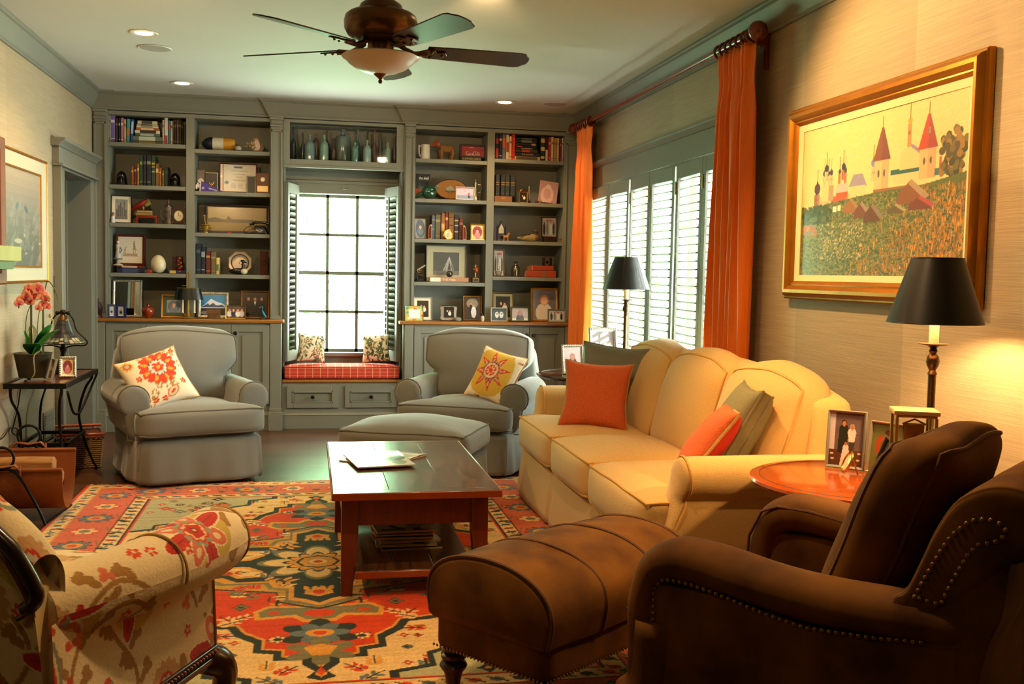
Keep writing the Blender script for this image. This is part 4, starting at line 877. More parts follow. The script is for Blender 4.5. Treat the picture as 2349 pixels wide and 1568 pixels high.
for s in (-1, 1):
    # rolled arm: horizontal tube that turns down at the front
    rings = []; c0 = s*.345
    path = [(.045, .22, .048), (.042, .40, .050), (.046, .50, .053), (.075, .575, .055), (.13, .607, .056), (.22, .608, .055), (.37, .592, .055), (.53, .586, .054), (.68, .592, .054), (.78, .594, .050), (.85, .585, .026)]
    pv = [(y, z) for y, z, r in path]
    for i, (y, z, r) in enumerate(path):
        a = pv[max(0, i-1)]; b = pv[min(len(pv)-1, i+1)]; ty, tz = b[0]-a[0], b[1]-a[1]; L = math.hypot(ty, tz); ny, nz = -tz/L, ty/L
        rings.append([(c0+s*r*1.0*math.cos(q)*(1.36), y+ny*r*math.sin(q), z+nz*r*math.sin(q)) for q in np.linspace(0, 2*PI, 16, endpoint=False)])
    ao, _ = ploft('armrest', rings, 40, 60, SUEDE, t, amp=.004)
    # side panel below the roll
    pnl = [(.07, .10), (.07, .53), (.10, .55), (.25, .555), (.386, .54), (.48, .53), (.626, .54), (.80, .56), (.84, .10)]
    MB().prism(pnl, s*.29, s*.402, 'x').build('side_panel', SUEDE, t, bevel=.008, seg=3)
    fr = [(.01, .10), (-.01, .16), (-.035, .22), (-.035, .26), (0, .30), (.005, .45)]
    ploft('front_scroll', [[(c0+s*.078*math.cos(q), y+.07+.075*math.sin(q), z) for q in np.linspace(0, 2*PI, 14, endpoint=False)] for y, z in fr], 28, 16, SUEDE, t, amp=.003)
    nl = [(.088, .12), (.088, .30), (.086, .49), (.084, .545), (.105, .571), (.132, .577), (.19, .577), (.251, .570), (.386, .548), (.48, .539), (.626, .553), (.735, .569)]
    nails([(s*.4035, y+.0, z-.008) for y, z in nl], ao)
    ploft_p = [(s*.20+s*(.145-.04), .05, .0)]
    MB().tube([(c0-s*.066, y, z) for y, z in ((.02, .30), (.005, .42), (.012, .53), (.05, .61), (.10, .632), (.2, .632), (.3, .62), (.45, .608))], .005, 6).build('piping', SUEDEP, ao)
# outside back with the scrolled top
prof = [(.63, .14), (.645, .58), (.689, .659), (.715, .726), (.741, .799), (.777, .862), (.817, .894), (.86, .91), (.91, .908), (.95, .885), (.965, .845), (.95, .80), (.915, .778), (.892, .76), (.882, .65), (.845, .526), (.80, .14)]
bk = MB(); rings = []
for x, k in ((-.40, .90), (-.395, .965), (-.37, 1), (-.2, 1.01), (0, 1.015), (.2, 1.01), (.37, 1), (.395, .965), (.40, .90)):
    cy, cz = .80, .62; rings.append([(x, cy+(y-cy)*k, cz+(z-cz)*k if z > .2 else z) for y, z in prof])
bo, _ = ploft('backrest', rings, 60, 40, SUEDE, t, amp=.003)
nl = [(.713, .653), (.731, .695), (.748, .733), (.764, .766), (.78, .795), (.813, .831), (.847, .841), (.874, .834), (.881, .824), (.876, .809), (.862, .797), (.832, .786), (.813, .761), (.796, .724), (.782, .691), (.766, .648), (.713, .653)]
for s in (-1, 1): nails([(s*.4025, y, z) for y, z in nl], bo)
MB().box(-.37, .37, .06, .82, .13, .28).build('seat_frame', SUEDE, t, bevel=.02)
def dfb(p):
    k = min(1, max(0, (p[1]-.06)/.05)); return (p[0]*(1-.22*k), p[1], p[2])
S = softf(.345, .33, .085, .04, (.0, .015, .035), dfb, .004, 6, 3, (0, .28, .375)); cushion('seat_cushion', S, SUEDE, SUEDEP, t)
S = softf(.255, .085, .245, .065, (.01, .045, .015), lambda p: (p[0]*(1+.08*max(0, (p[2]-.7)/.2)), p[1]+(p[2]-.44)*.40, p[2]), .009, 6, 6, (-.02, .455, .705)); cushion('back_cushion', S, SUEDE, SUEDEP, t, axis='y', ends=(-1, 1), n=14, pr=.006)
def turned(par, x, y, h, m, cap=None, sp=0):
    o = MB().lathe([(0, 0), (.018, 0), (.02, .02), (.024, h*.35), (.03, h*.5), (.038, h*.56), (.044, h*.63), (.038, h*.70), (.027, h*.73), (.04, h*.79), (.04, h*.86), (.028, h*.9), (.036, h*.94), (.036, h), (0, h)], (x, y, 0), 20).build('leg', m, par)
    MB().lathe([(0, -.001), (.019, -.001), (.0195, .014), (0, .014)], (x, y, 0), 16).build('caster_cap', BRASS, o); return o
TURN = mat('walnut_turned', '#3a1d0b', .3, tex='wood', amt=.4, scale=8, coat=.3)
for x in (-.33, .33):
    for y in (.12, .80): turned(t, x, y, .13, TURN)
A = Vector((.375, 3.055)); e1 = Vector((.6, -.8)); e2 = Vector((.80, .60)); OL, OW = .76, .46
cen = A+e1*OW/2+e2*OL/2
t = thing('ottoman', 'brown suede ottoman with nailhead trim and turned legs in front of the brown chair', 'ottoman', (cen.x, cen.y, .011), math.atan2(.60, .80))
MB().soft(softf(OL/2, OW/2, .062, .015, c=(0, 0, .218)), 8).build('base', SUEDE, t, sub=1)
arch = [(-.235, .262), (-.245, .30), (-.25, .345), (-.235, .395), (-.19, .435), (-.12, .462), (-.04, .474), (.04, .474), (.12, .462), (.19, .435), (.235, .395), (.25, .345), (.245, .30), (.235, .262), (.12, .26), (-.12, .26)]
rings = []
for x, k in ((-OL/2-.005, .93), (-OL/2+.004, .985), (-OL/2+.02, 1), (-.2, 1.025), (0, 1.03), (.2, 1.025), (OL/2-.02, 1), (OL/2-.004, .985), (OL/2+.005, .93)):
    rings.append([(x, y*k, .26+(z-.26)*k) for y, z in arch])
co_, _ = ploft('cushion', rings, 90, 60, SUEDE, t, amp=.004)
for x, k in ((-OL/2+.004, .995), (-.135, 1.03), (.135, 1.03), (OL/2-.004, .995)):
    P = cat1([(x, y*k, .26+(z-.26)*k) for y, z in arch[:14]], 50); MB().tube([tuple(p) for p in P], .0062, 7).build('piping', SUEDEP, co_)
zb = .168
nails([(-OL/2, -OW/2+.012, zb), (-OL/2, OW/2-.012, zb)], t, nrm=(1, 0, 0), step=.0145, r=.0048); nails([(-OL/2+.012, -OW/2, zb), (OL/2-.012, -OW/2, zb)], t, nrm=(0, 1, 0), step=.0145, r=.0048)
for x in (-1, 1):
    for y in (-1, 1): turned(t, x*(OL/2-.05), y*(OW/2-.05), .157, TURN)
# ---- floral armchair, left foreground
def floralcloth():
    S = 1.0; c = Cv(S, S, 560, '#e6d3a2'); R = random.Random(8); tan, rd, rd2, cor, ol, gr, dkr = '#a67a36', '#c02812', '#d4441a', '#d9714a', '#c9ae4a', '#9a9a80', '#7a2216'
    def wrap(fn):
        for ox in (-S, 0, S):
            for oy in (-S, 0, S): fn(ox, oy)
    for i, (x, y) in enumerate(((.1, .0), (.46, .5), (.80, .12), (.3, .3), (.68, .78), (.95, .55))):
        def vine(ox, oy, x=x, y=y, i=i):
            P = [(x+ox+.07*math.sin(s*4+i), y+oy+s*.32) for s in np.linspace(0, 1.2, 14)]
            for k, (a, b) in enumerate(zip(P, P[1:])):
                c.line([a, b], .016, tan)
                if k % 2 == 0:
                    sg = 1 if k % 4 else -1
                    for q in range(3): c.ell(a[0]+sg*(.028+.016*q), a[1]+.02+.012*q, .022, .013, tan, .9*sg+q*.8)
                    c.ell(a[0]+sg*.05, a[1]+.055, .018, .018, tan)
        wrap(vine)
    for x, y, r in ((.24, .74, .13), (.74, .36, .15)):
        def big(ox, oy, x=x, y=y, r=r):
            X, Y = x+ox, y+oy; c.ell(X-.02, Y-.03, r*1.0, r*.95, ol)
            for a in range(8):
                th = a*PI/4+.2; col = (rd, cor)[a % 2]; l = r*(1.25 if a % 2 == 0 else .95)
                c.ell(X+l*.62*math.cos(th), Y+l*.62*math.sin(th), l*.52, r*.27, '#eadbb4', th); c.ell(X+l*.62*math.cos(th), Y+l*.62*math.sin(th), l*.47, r*.225, col, th)
                if a % 2: c.ell(X+l*.72*math.cos(th), Y+l*.72*math.sin(th), r*.14, r*.09, '#e6cfa0', th)
                else: c.line([(X+r*.4*math.cos(th), Y+r*.4*math.sin(th)), (X+l*.95*math.cos(th), Y+l*.95*math.sin(th))], .004, dkr)
            c.petals(X, Y, r*.42, r*.52, 10, gr); c.petals(X, Y, r*.33, r*.42, 8, rd2); c.petals(X, Y, r*.27, r*.34, 8, '#e2c48c'); c.petals(X, Y, r*.22, r*.28, 5, rd); c.ell(X, Y, r*.1, r*.1, dkr); c.ell(X, Y, r*.05, r*.05, '#e2c48c')
        wrap(big)
    for x, y, r in ((.52, .92, .085), (.08, .36, .08), (.50, .13, .07)):
        def rose(ox, oy, x=x, y=y, r=r):
            X, Y = x+ox, y+oy; c.petals(X, Y, r*.92, r*1.08, 14, '#c79a62'); c.ell(X, Y, r*.55, r*.55, rd); c.petals(X, Y, r*.3, r*.42, 6, '#b8b496'); c.ell(X, Y, r*.12, r*.12, dkr)
        wrap(rose)
    for x, y, a in ((.93, .80, 1.1), (.40, .38, 1.9), (.62, .60, 1.4)):
        def leaf(ox, oy, x=x, y=y, a=a):
            X, Y = x+ox, y+oy; c.ell(X, Y, .115, .05, '#82876a', a); c.ell(X, Y, .095, .036, '#e0c890', a); c.ell(X, Y, .08, .026, rd, a)
            for k in (-.05, 0, .05): c.ell(X+k*math.cos(a), Y+k*math.sin(a), .012, .02, cor if k else dkr, a)
            for k in range(7): th = k*.9; c.ell(X+.12*math.cos(th)*abs(math.cos(a))+.07*math.cos(th), Y+.11*math.sin(th), .012, .016, rd2, th)
        wrap(leaf)
    for i in range(22):
        x, y = R.random(), R.random(); k = R.random()
        def sm(ox, oy, x=x, y=y, k=k):
            if k < .5: c.petals(x+ox, y+oy, .010, .022, 5, rd2); c.ell(x+ox, y+oy, .007, .007, '#e2c48c')
            else: c.petals(x+ox, y+oy, .012, .028, 3, (cor, ol, rd)[int(k*30) % 3])
        wrap(sm)
    c.grain(.03, 4); c.w = c.h = .80; return c
FL = floralcloth(); CARVED = mat('carved_walnut', '#2c1508', .3, tex='wood', amt=.4, scale=6, coat=.35)
FP = mat('floral_piping', '#b08a50', .7, bump=.4, bscale=200)
t = thing('armchair', 'cream armchair with red floral upholstery and carved wood trim, in the left foreground', 'armchair', (-.59, 2.96, .016), math.atan2(.4, -.92))
Wf, Df = .76, .70
for s in (-1, 1):
    cx, cz, r = s*.375, .572, .087; rings = []
    for f, k, dz in ((-.045, .55, 0), (-.04, .86, 0), (-.015, .99, 0), (.03, 1.06, 0), (.12, 1.05, 0), (.28, 1.0, .0), (.42, .97, 0), (.56, .93, 0), (.68, .90, 0)):
        q_ = max(0, (f-.25)/.43)**1.5; rings.append([(cx-s*.085*q_+s*r*k*math.cos(q)*1.0, f*.96, cz+dz+r*k*math.sin(q)) for q in np.linspace(0, 2*PI, 18, endpoint=False)])
    ao, _ = ploft('armrest', rings, 230, 260, PRINT, t, FL, (.1 if s < 0 else .5, .33))
    P = cat1([(cx+s*r*1.02*math.cos(q), .30, cz+r*1.02*math.sin(q)) for q in np.linspace(-.3, PI+.3, 14)], 40); MB().tube([tuple(p) for p in P], .0038, 6).build('piping', FP, ao)
    P = cat1([(cx+s*r*.93*math.cos(q), -.036, cz+r*.93*math.sin(q)) for q in np.linspace(0, 2*PI, 20)], 60); MB().tube([tuple(p) for p in P], .004, 6).build('piping', FP, ao)
    # outer side panel
    ss = np.linspace(0, 1, 190); U, V = np.meshgrid(ss*.66, np.linspace(.285, .56, 90)); pts = [[(s*(.378-.012*((v-.285)/.28)), .008+u, v) for u in ss*.66] for v in V[:, 0]]
    cols = FL.smp((U if s < 0 else -U).ravel()+.62, V.ravel()+.02); mb = MB().loft(pts, closed=False); mb.build('side_panel', PRINT, t, cols=cols, ang=180)
    MB().box(s*.29, s*.362, .012, .65, .29, .56).build('arm_padding', mat('cream_linen', '#c9b27c', .85, tex='noise', amt=.05), t, bevel=.01)
    MB().tube([(s*.38, .006, .285), (s*.369, .006, .50)], .004, 6).build('piping', FP, t)
U, V = np.meshgrid(np.linspace(0, .66, 120), np.linspace(.285, .44, 40)); cols = FL.smp(U.ravel()+.3, V.ravel()); pts = [[(x-.33, .0, v) for x in U[0]] for v in V[:, 0]]
MB().loft(pts, closed=False).build('front_rail', PRINT, t, cols=cols, ang=180)
def fcush(name, hx, hy, hz, c, nn, off):
    S = softf(hx, hy, hz, .04, (.01, .02, .04), None, .003, 6, 2, c); mb = MB().soft(S, nn); P = np.array(mb.v); return mb.build(name, PRINT, t, cols=FL.smp(P[:, 0]+off, P[:, 1]+P[:, 2]), ang=180), S
o, S = fcush('seat_cushion', .285, .29, .065, (0, .27, .44), 70, .4); MB().tube(perim(S, .93, 20), .005, 6, closed=True).build('piping', FP, o)
# back: padded, camel topped, framed by a carved rail
def topz(x):
    a = max(0, min(1, (.375-abs(x))/.34)); return .64+.205*math.sqrt(max(0, 1-(1-a)**2))+.03*a
bx = np.linspace(-.372, .372, 25)
outl = [(x, topz(x)) for x in bx]
lean = .16
def bp(x, y, z): return (x, y+(z-.3)*lean, z)
rr = []
for y, k in ((.60, .0), (.565, .03), (.565, .07)): pass
front = []; nx, nz = 190, 150
for side, y0_, nm, ox in ((1, Df-.035, 'outside_back', .05), (-1, Df-.12, 'inside_back', .55)):
    rows = []; us = []; vs_ = []
    for j in range(nz):
        row = []
        for i in range(nx):
            x = -.36+.72*i/(nx-1); zt = topz(x*.985)-.012; z = .285+(zt-.285)*(j/(nz-1)); bulge = .0 if side > 0 else -.05*(1-(x/.37)**2)*(1-((z-.6)/.35)**2)
            row.append(bp(x, y0_+bulge, z)); us.append(x*side); vs_.append(z)
        rows.append(row if side > 0 else row[::-1])
    us = np.array(us).reshape(nz, nx); vs_ = np.array(vs_).reshape(nz, nx)
    if side < 0: us = us[:, ::-1]; vs_ = vs_[:, ::-1]
    MB().loft(rows, closed=False).build(nm, PRINT, t, cols=FL.smp(us.ravel()+ox+.6, vs_.ravel()+.12), ang=180)
# top roll of upholstery between the two faces
rings = []
for x in np.linspace(-.365, .365, 31):
    z = topz(x); rings.append([bp(x, Df-.125, z-.10), bp(x, Df-.135, z-.03), bp(x, Df-.115, z+.012), bp(x, Df-.075, z+.022), bp(x, Df-.04, z+.008), bp(x, Df-.032, z-.02), bp(x, Df-.032, z-.10)])
ploft('top_roll', rings, 90, 240, PRINT, t, FL, (.2, .1), close=False)
MB().prism([(x*.935, z-.03) for x, z in outl]+[(.345, .285), (-.345, .285)], Df-.11, Df-.05, 'y', M=Matrix(((1, 0, 0, 0), (0, 1, lean, -.3*lean), (0, 0, 1, 0), (0, 0, 0, 1)))).build('back_padding', mat('cream_linen'), t)
pth = [(-.345, .615), (-.368, .63), (-.376, .66)]+[(x, z) for x, z in outl[1:-1]]+[(.376, .66), (.368, .63), (.345, .615)]
P = cat1([bp(x*1.0, Df-.028, z-.004) for x, z in pth], 120)
ro = MB().tube([tuple(p) for p in P], .0155, 10).build('carved_rail', CARVED, t)
MB().tube([(p[0]*.962, p[1]+.006, p[2]-.02) for p in P], .0055, 8).build('bead', mat('walnut_bead', '#5a3216', .3, coat=.3), ro)
for s in (-1, 1):
    MB().box(s*.345, s*.386, .005, Df-.03, .262, .285).box(s*.35, s*.392, -.004, Df-.03, .245, .262).build('base_rail', CARVED, t, bevel=.004)
    q = MB(); 
    for k in range(44): q.ball((s*.389, .0+k*.0155, .274), .0065, 7)
    o = q.build('rope_carving', mat('rope_walnut', '#5a2a10', .35, coat=.3), t); o['kind'] = 'stuff'
    P = cat1([(s*.355, .02, .25), (s*.385, -.015, .22), (s*.385, -.025, .16), (s*.345, .0, .10), (s*.33, .01, .05), (s*.355, -.015, .015), (s*.36, -.02, .0)], 26)
    MB().tube([tuple(p) for p in P], [.045, .045, .044, .042, .04, .038, .036, .034, .032, .03, .028, .026, .024, .022, .021, .02, .02, .02, .021, .022, .024, .025, .026, .026, .024, .02], 12).build('leg', CARVED, t)
    MB().tube([(s*.34, Df-.04, .25), (s*.345, Df+.02, .1), (s*.35, Df+.07, 0)], [.028, .024, .02], 10).build('leg', CARVED, t)
MB().box(-.345, .345, .0, .02, .245, .285).box(-.345, .345, Df-.05, Df-.03, .245, .285).build('base_rail', CARVED, t, bevel=.004)
# ---- round side tables and the pair of candlestick lamps
def roundtable(lb, x, y, z, r, m, n=48):
    t = thing('side_table', lb, 'side table', (x, y, 0)); 
    MB().lathe([(0, z-.028), (r-.03, z-.028), (r-.008, z-.022), (r, z-.012), (r-.003, z-.003), (r-.012, z), (0, z)], n=n).build('tabletop', m, t)
    MB().tube([((r-.035)*math.cos(a), (r-.035)*math.sin(a), z+.0002) for a in np.linspace(0, 2*PI, 60, endpoint=False)], .0012, 4, closed=True).build('inlay_line', mat('dark_inlay', '#2a0f06', .4), t)
    MB().lathe([(0, .12), (.05, .13), (.055, .16), (.035, .2), (.028, .3), (.04, .36), (.046, .40), (.03, .46), (.026, .52), (.04, z-.1), (.05, z-.07), (.09, z-.04), (.10, z-.028), (0, z-.028)], n=24).build('pedestal', RDWOOD, t)
    for k in range(3):
        a = k*2*PI/3+.5; P = cat1([(.03, .17), (.12, .16), (.2, .09), (.26, .035), (.3, .02)], 12)
        MB().tube([(p[0]*math.cos(a), p[0]*math.sin(a), p[1]) for p in P], .018, 8).build('leg', RDWOOD, t)
    return t
HON = mat('polished_mahogany', '#b4500e', .17, tex='wood', amt=.35, scale=3, stretch=(1, 7, 1), coat=.6)
DKM = mat('dark_mahogany', '#4a2218', .22, tex='wood', amt=.35, scale=3, stretch=(1, 7, 1), coat=.6)
roundtable('round polished orange-brown side table beside the near end of the sofa', 1.815, 3.065, .66, .365, HON)
roundtable('round dark mahogany side table between the right grey armchair and the sofa', 1.80, 6.33, .69, .36, DKM)
SHADEM = mat('black_shade', '#12110c', .42, spec=.4, coat=.15); SHIN = mat('gold_shade_lining', '#d9b060', .5)
def candlelamp(lb, x, y, z0, zs, zt, on):
    t = thing('table_lamp', lb, 'lamp', (x, y, z0), 0, 'pair of black shaded candlestick lamps'); a, b = zs-z0, zt-z0
    sh = MB().lathe([(.150, a), (.081, b), (.0795, b), (.1485, a)], n=48); sh = MB().loft([[(r*math.cos(q), r*math.sin(q), z) for q in np.linspace(0, 2*PI, 48, endpoint=False)] for r, z in ((.150, a), (.081, b))], caps=False).build('lamp_shade', SHADEM, t)
    MB().loft([[(r*math.cos(q), r*math.sin(q), z) for q in np.linspace(0, 2*PI, 48, endpoint=False)][::-1] for r, z in ((.1485, a+.001), (.0795, b-.0005))], caps=False).build('lining', SHIN, sh)
    for r, z in ((.150, a), (.081, b)): MB().tube([(r*math.cos(q), r*math.sin(q), z) for q in np.linspace(0, 2*PI, 48, endpoint=False)], .0016, 6, closed=True).build('shade_rim', SHADEM, sh)
    MB().tube([(-.08, 0, b-.012), (0, 0, b-.006), (.08, 0, b-.012)], .002, 6).tube([(0, 0, b-.01), (0, 0, b+.012)], .004, 8).build('shade_carrier', BRASS, sh)
    h = a-.07
    MB().lathe([(0, 0), (.07, 0), (.072, .008), (.06, .018), (.03, .03), (.018, .05), (.013, .07), (.012, .09), (.0125, h-.10), (.016, h-.098), (.013, h-.09), (.010, h-.085), (.018, h-.07), (.022, h-.055), (.018, h-.04), (.010, h-.03), (.014, h-.022), (.010, h-.012), (.02, h-.004), (.045, h), (.047, h+.003), (0, h+.003)], n=24).build('candlestick', DKMETAL, t)
    MB().lathe([(.0, h+.003), (.0155, h+.003), (.0155, a+.03), (.006, a+.035), (0, a+.035)], n=16).build('candle_sleeve', mat('candle_sleeve', '#f0e2c0', .5), t)
    if on:
        MB().ball((0, 0, a+.075), .02, 14, sc=(1, 1, 1.5)).build('bulb', mat('lit_bulb', '#fff4d8', .3, emit='#ffc878', es=40), t)
        l = bpy.data.lights.new('bulb_light', 'POINT'); l.energy = ON_E; l.color = (1, .60, .26); l.shadow_soft_size = .03; o = bpy.data.objects.new('bulb_light', l); COL.objects.link(o); o.parent = t; o.location = (0, 0, a+.075)
    else: MB().ball((0, 0, a+.075), .02, 14, sc=(1, 1, 1.5)).build('bulb', mat('frosted_bulb', '#e8e4d8', .4), t)
    return t
ON_E = 56
candlelamp('tall brass table lamp with a black shade, glowing, on the orange-brown side table', 2.0, 2.97, .661, 1.190, 1.400, True)
candlelamp('tall table lamp with a black shade, unlit, in front of the right window shutters', 1.985, 6.22, .691, 1.242, 1.443, False)
# ---- iron console table on the left
t = thing('console_table', 'narrow black iron console table with a reddish wooden top against the left wall', 'console table', (-1.668, 6.04, 0))
cw_, cl = .33, .885; z = .66
MB().box(.02, cw_-.02, .02, cl-.02, z-.012, z-.004).build('wooden_top', mat('console_wood', '#6a2a10', .28, tex='wood', amt=.4, scale=3, stretch=(6, 1, 1), coat=.5), t)
MB().box(0, cw_, 0, .02, z-.03, z).box(0, cw_, cl-.02, cl, z-.03, z).box(0, .02, .02, cl-.02, z-.03, z).box(cw_-.02, cw_, .02, cl-.02, z-.03, z).build('frame', IRON, t, bevel=.002)
for i, (x, y) in enumerate(((.03, .03), (cw_-.03, .03), (.03, cl-.03), (cw_-.03, cl-.03))):
    sy = 1 if y < .2 else -1; P = cat1([(x, y, z-.03), (x, y+sy*.02, z-.10), (x-.0, y+sy*.16, z-.2), (x, y+sy*.20, z-.33), (x, y+sy*.17, .22), (x, y+sy*.05, .07), (x, y-sy*.03, .025), (x, y-sy*.05, .0)], 30)
    if i % 2: P = cat1([(x, y, z-.03), (x-.005, y+sy*.01, z-.06), (x-.03, y+sy*.08, z-.12), (x-.05, y+sy*.16, z-.26), (x-.03, y+sy*.14, .25), (x, y+sy*.03, .08), (x+.01, y-sy*.03, .03), (x+.01, y-sy*.05, .0)], 30)
    MB().tube([tuple(p) for p in P], .008, 8).ball((P[-1][0], P[-1][1], .012), .013, 10).build('leg', IRON, t)
MB().tube([tuple(p) for p in cat1([(cw_-.0, .03, z-.05), (cw_-.01, .10, z-.08), (cw_-.03, .3, z-.20), (cw_-.03, cl/2, z-.23), (cw_-.03, cl-.3, z-.20), (cw_-.01, cl-.06, z-.06), (cw_-.005, cl-.01, z-.03)], 40)], .007, 8).build('front_arch', IRON, t)
MB().box(.02, cw_-.04, .20, .215, .27, .29).box(.02, cw_-.04, cl-.215, cl-.20, .27, .29).box(.02, .035, .2, cl-.2, .27, .29).box(cw_-.055, cw_-.04, .2, cl-.2, .27, .29).build('stretcher', IRON, t)
# ---- potted orchid
zt = .66; t = thing('potted_orchid', 'pink and yellow orchid in a weathered metal pot on the console table', 'plant', (-1.57, 6.28, zt+.0005))
POT = mat('weathered_zinc', '#4e4c38', .5, .55, tex='noise', amt=.45, scale=14, bump=.4)
MB().lathe([(0, .012), (.076, .012), (.101, .145), (.106, .15), (.102, .153), (.096, .148), (.09, .135), (0, .13)], n=36).build('pot', POT, t)
for k in range(3): a = k*2.1+.4; MB().ball((.062*math.cos(a), .062*math.sin(a), .007), .011, 8, sc=(1, 1, .7)).build('foot', POT, t)
LEAF = mat('orchid_leaf', '#1f6a1a', .35, tex='noise', amt=.3, scale=8, spec=.6, coat=.2)
def leaf(a, L, w, el, droop, name='leaf', m=LEAF, par=None, base=(0, 0, .14)):
    rows = []
    for i in range(15):
        f = i/14; ww = w*math.sin(PI*min(1, f*.97+.03))**.6; r = L*f*math.cos(el); z = L*f*math.sin(el)-droop*f*f
        for_ = []
        for q in (-1, -.5, 0, .5, 1): for_.append((base[0]+r*math.cos(a)-q*ww*math.sin(a), base[1]+r*math.sin(a)+q*ww*math.cos(a), base[2]+z+.18*ww*abs(q)))
        rows.append(for_)
    rows2 = [r+[(p[0], p[1], p[2]-.003) for p in r[::-1]] for r in rows]
    return MB().loft(rows2).build(name, m, par or t, sub=1)
leaf(.35-PI/2*.3, .26, .075, .95, .06); leaf(PI*.95, .15, .028, 1.25, .0); leaf(PI*.75-.5, .19, .03, 1.2, .0); leaf(-.2, .24, .068, 1.1, .03); leaf(-1.4, .17, .05, .9, .06)
PET = mat('orchid_petal', '#ea7c84', .5, tex='noise', amt=.3, scale=22, col2='#e8b47c', sheen=.3); LIP = mat('orchid_lip', '#b81a48', .5)
def stemline(dx, top, seed, cx):
    P = cat1([(cx, 0, .13), (cx+.002, 0, .30), (cx+.006, 0, .46), (cx+.02, .0, top-.02), (cx+dx*.5, -.01, top+.02), (cx+dx, -.015, top-.03), (cx+dx*1.25, -.02, top-.09)], 30)
    s = MB().tube([tuple(p) for p in P], .0035, 7).build('flower_stem', mat('stem_green', '#4a5a22', .5), t)
    MB().tube([(cx+.006, .004, .1), (cx+.008, .004, top-.05)], .003, 6).build('stake', mat('dark_stake', '#1c2a14', .5), t)
    MB().tube([tuple(p) for p in cat1([(cx+.004, 0, .12), (cx-.025, .0, .22), (cx-.02, 0, .36), (cx+.008, 0, top-.06)], 16)], .0022, 6).build('flower_stem', mat('stem_green'), t)
    return P
def bloom(c, s, seed):
    R = random.Random(seed); a = R.uniform(-.5, .5)-.2; b = MB(); M = Matrix.Translation(c) @ Euler((R.uniform(-.4, .3), R.uniform(-.3, .3), a)).to_matrix().to_4x4()
    for k, (th, l, w) in enumerate(((PI/2, .040, .019), (PI/2+2.2, .038, .017), (PI/2-2.2, .038, .017), (.15, .042, .031), (PI-.15, .042, .031))):
        rows = []
        for i in range(6):
            f = i/5; ww = w*s*math.sin(PI*(f*.9+.08))**.7; r = l*s*f; rows.append([(r*math.cos(th)-q*ww*math.sin(th), -.004-.012*s*math.sin(f*2.2)+.006*abs(q), r*math.sin(th)+q*ww*math.cos(th)) for q in (-1, -.4, .4, 1)])
        b.loft([r+[(p[0], p[1]+.002, p[2]) for p in r[::-1]] for r in rows], M=M)
    o = b.build('blossom', PET, t, sub=1); MB().ball((0, -.012, -.004*s), .010*s, 8, M=M, sc=(1, 1, 1.3)).build('lip', LIP, o)
P1 = stemline(-.045, .50, 1, -.012); P2 = stemline(.075, .55, 2, .052)
for i, (x, z_, s) in enumerate(((-.055, .475, 1), (-.02, .50, 1.1), (-.075, .455, .8), (.0, .465, .95), (.02, .535, 1.15), (.055, .545, 1.15), (.085, .50, 1), (.035, .495, 1), (.11, .485, .95), (.085, .445, .9), (.115, .435, .75), (.06, .425, .7), (-.01, .545, .9))): bloom((x*.8, -.02-.012*(i % 3), .30+(z_-.30)*.92), s*.85, i)
MB().ball((.10, -.02, .37), .010, 8, sc=(.8, .8, 1.4)).ball((.112, -.02, .345), .007, 8, sc=(.8, .8, 1.3)).build('bud', mat('bud_green', '#9a8a3a', .5), t)
MB().tube([tuple(p) for p in cat1([(.06, -.09, .17), (.03, -.10, .14), (.035, -.105, .05), (.02, -.10, .02)], 12)], .004, 6).build('air_root', mat('grey_root', '#8a8468', .7), t)
# ---- stained glass bell lamp
t = thing('table_lamp', 'bronze bell-shaped lamp with a leaded mosaic shade on the console table', 'lamp', (-1.49, 6.66, zt+.0005)); t.scale = (.92, .92, .82)
BRZ = mat('dark_bronze', '#2c241a', .4, .8, tex='noise', amt=.3, scale=20)
MB().lathe([(0, 0), (.072, 0), (.075, .008), (.06, .02), (.05, .04), (.048, .07), (.035, .09), (.02, .11), (.016, .15), (.024, .18), (.014, .20), (.012, .26), (0, .26)], n=28).build('base', BRZ, t)
mz = Cv(1, 1, 96, '#1a1712'); R = random.Random(6)
for i in range(24):
    for j in range(9): mz.rect(i/24+.006, j/9+.014, (i+1)/24-.006, (j+1)/9-.014, R.choice(['#5a6a5a', '#3a3f4a', '#7a8270', '#4a3a4a', '#8a8468', '#2f3a34', '#66707a', '#a9a488'] if j < 4 else ['#2a2a34', '#3a3440', '#34382e']))
prof = cat1([(.135, .225), (.13, .235), (.105, .252), (.075, .285), (.055, .33), (.042, .375), (.034, .40)], 24); rr = []; us = []; vv = []
for j, (r_, z_) in enumerate(prof):
    rr.append([(r_*math.cos(q), r_*math.sin(q), z_) for q in np.linspace(0, 2*PI, 96, endpoint=False)]); us += list(np.linspace(0, 1, 96, endpoint=False)); vv += [j/23]*96
o = MB().loft(rr, caps=False).build('mosaic_shade', mat('mosaic_glass', attr=True, rough=.4, spec=.3), t, cols=mz.smp(us, vv))
MB().tube([(.135*math.cos(q), .135*math.sin(q), .225) for q in np.linspace(0, 2*PI, 40, endpoint=False)], .004, 6, closed=True).build('shade_rim', BRZ, o)
MB().lathe([(0, .47), (.008, .468), (.014, .455), (.01, .445), (.014, .44), (.02, .425), (.034, .41), (.036, .395), (0, .395)][::-1], n=24).build('cap', mat('aged_bronze'), t)
MB().ball((0, 0, .455), .022, 12).ball((-.035, 0, .45), .016, 10).ball((.035, 0, .45), .016, 10).tube([(-.04, 0, .45), (.04, 0, .45)], .008, 8).build('top_knob', BRZ, t)
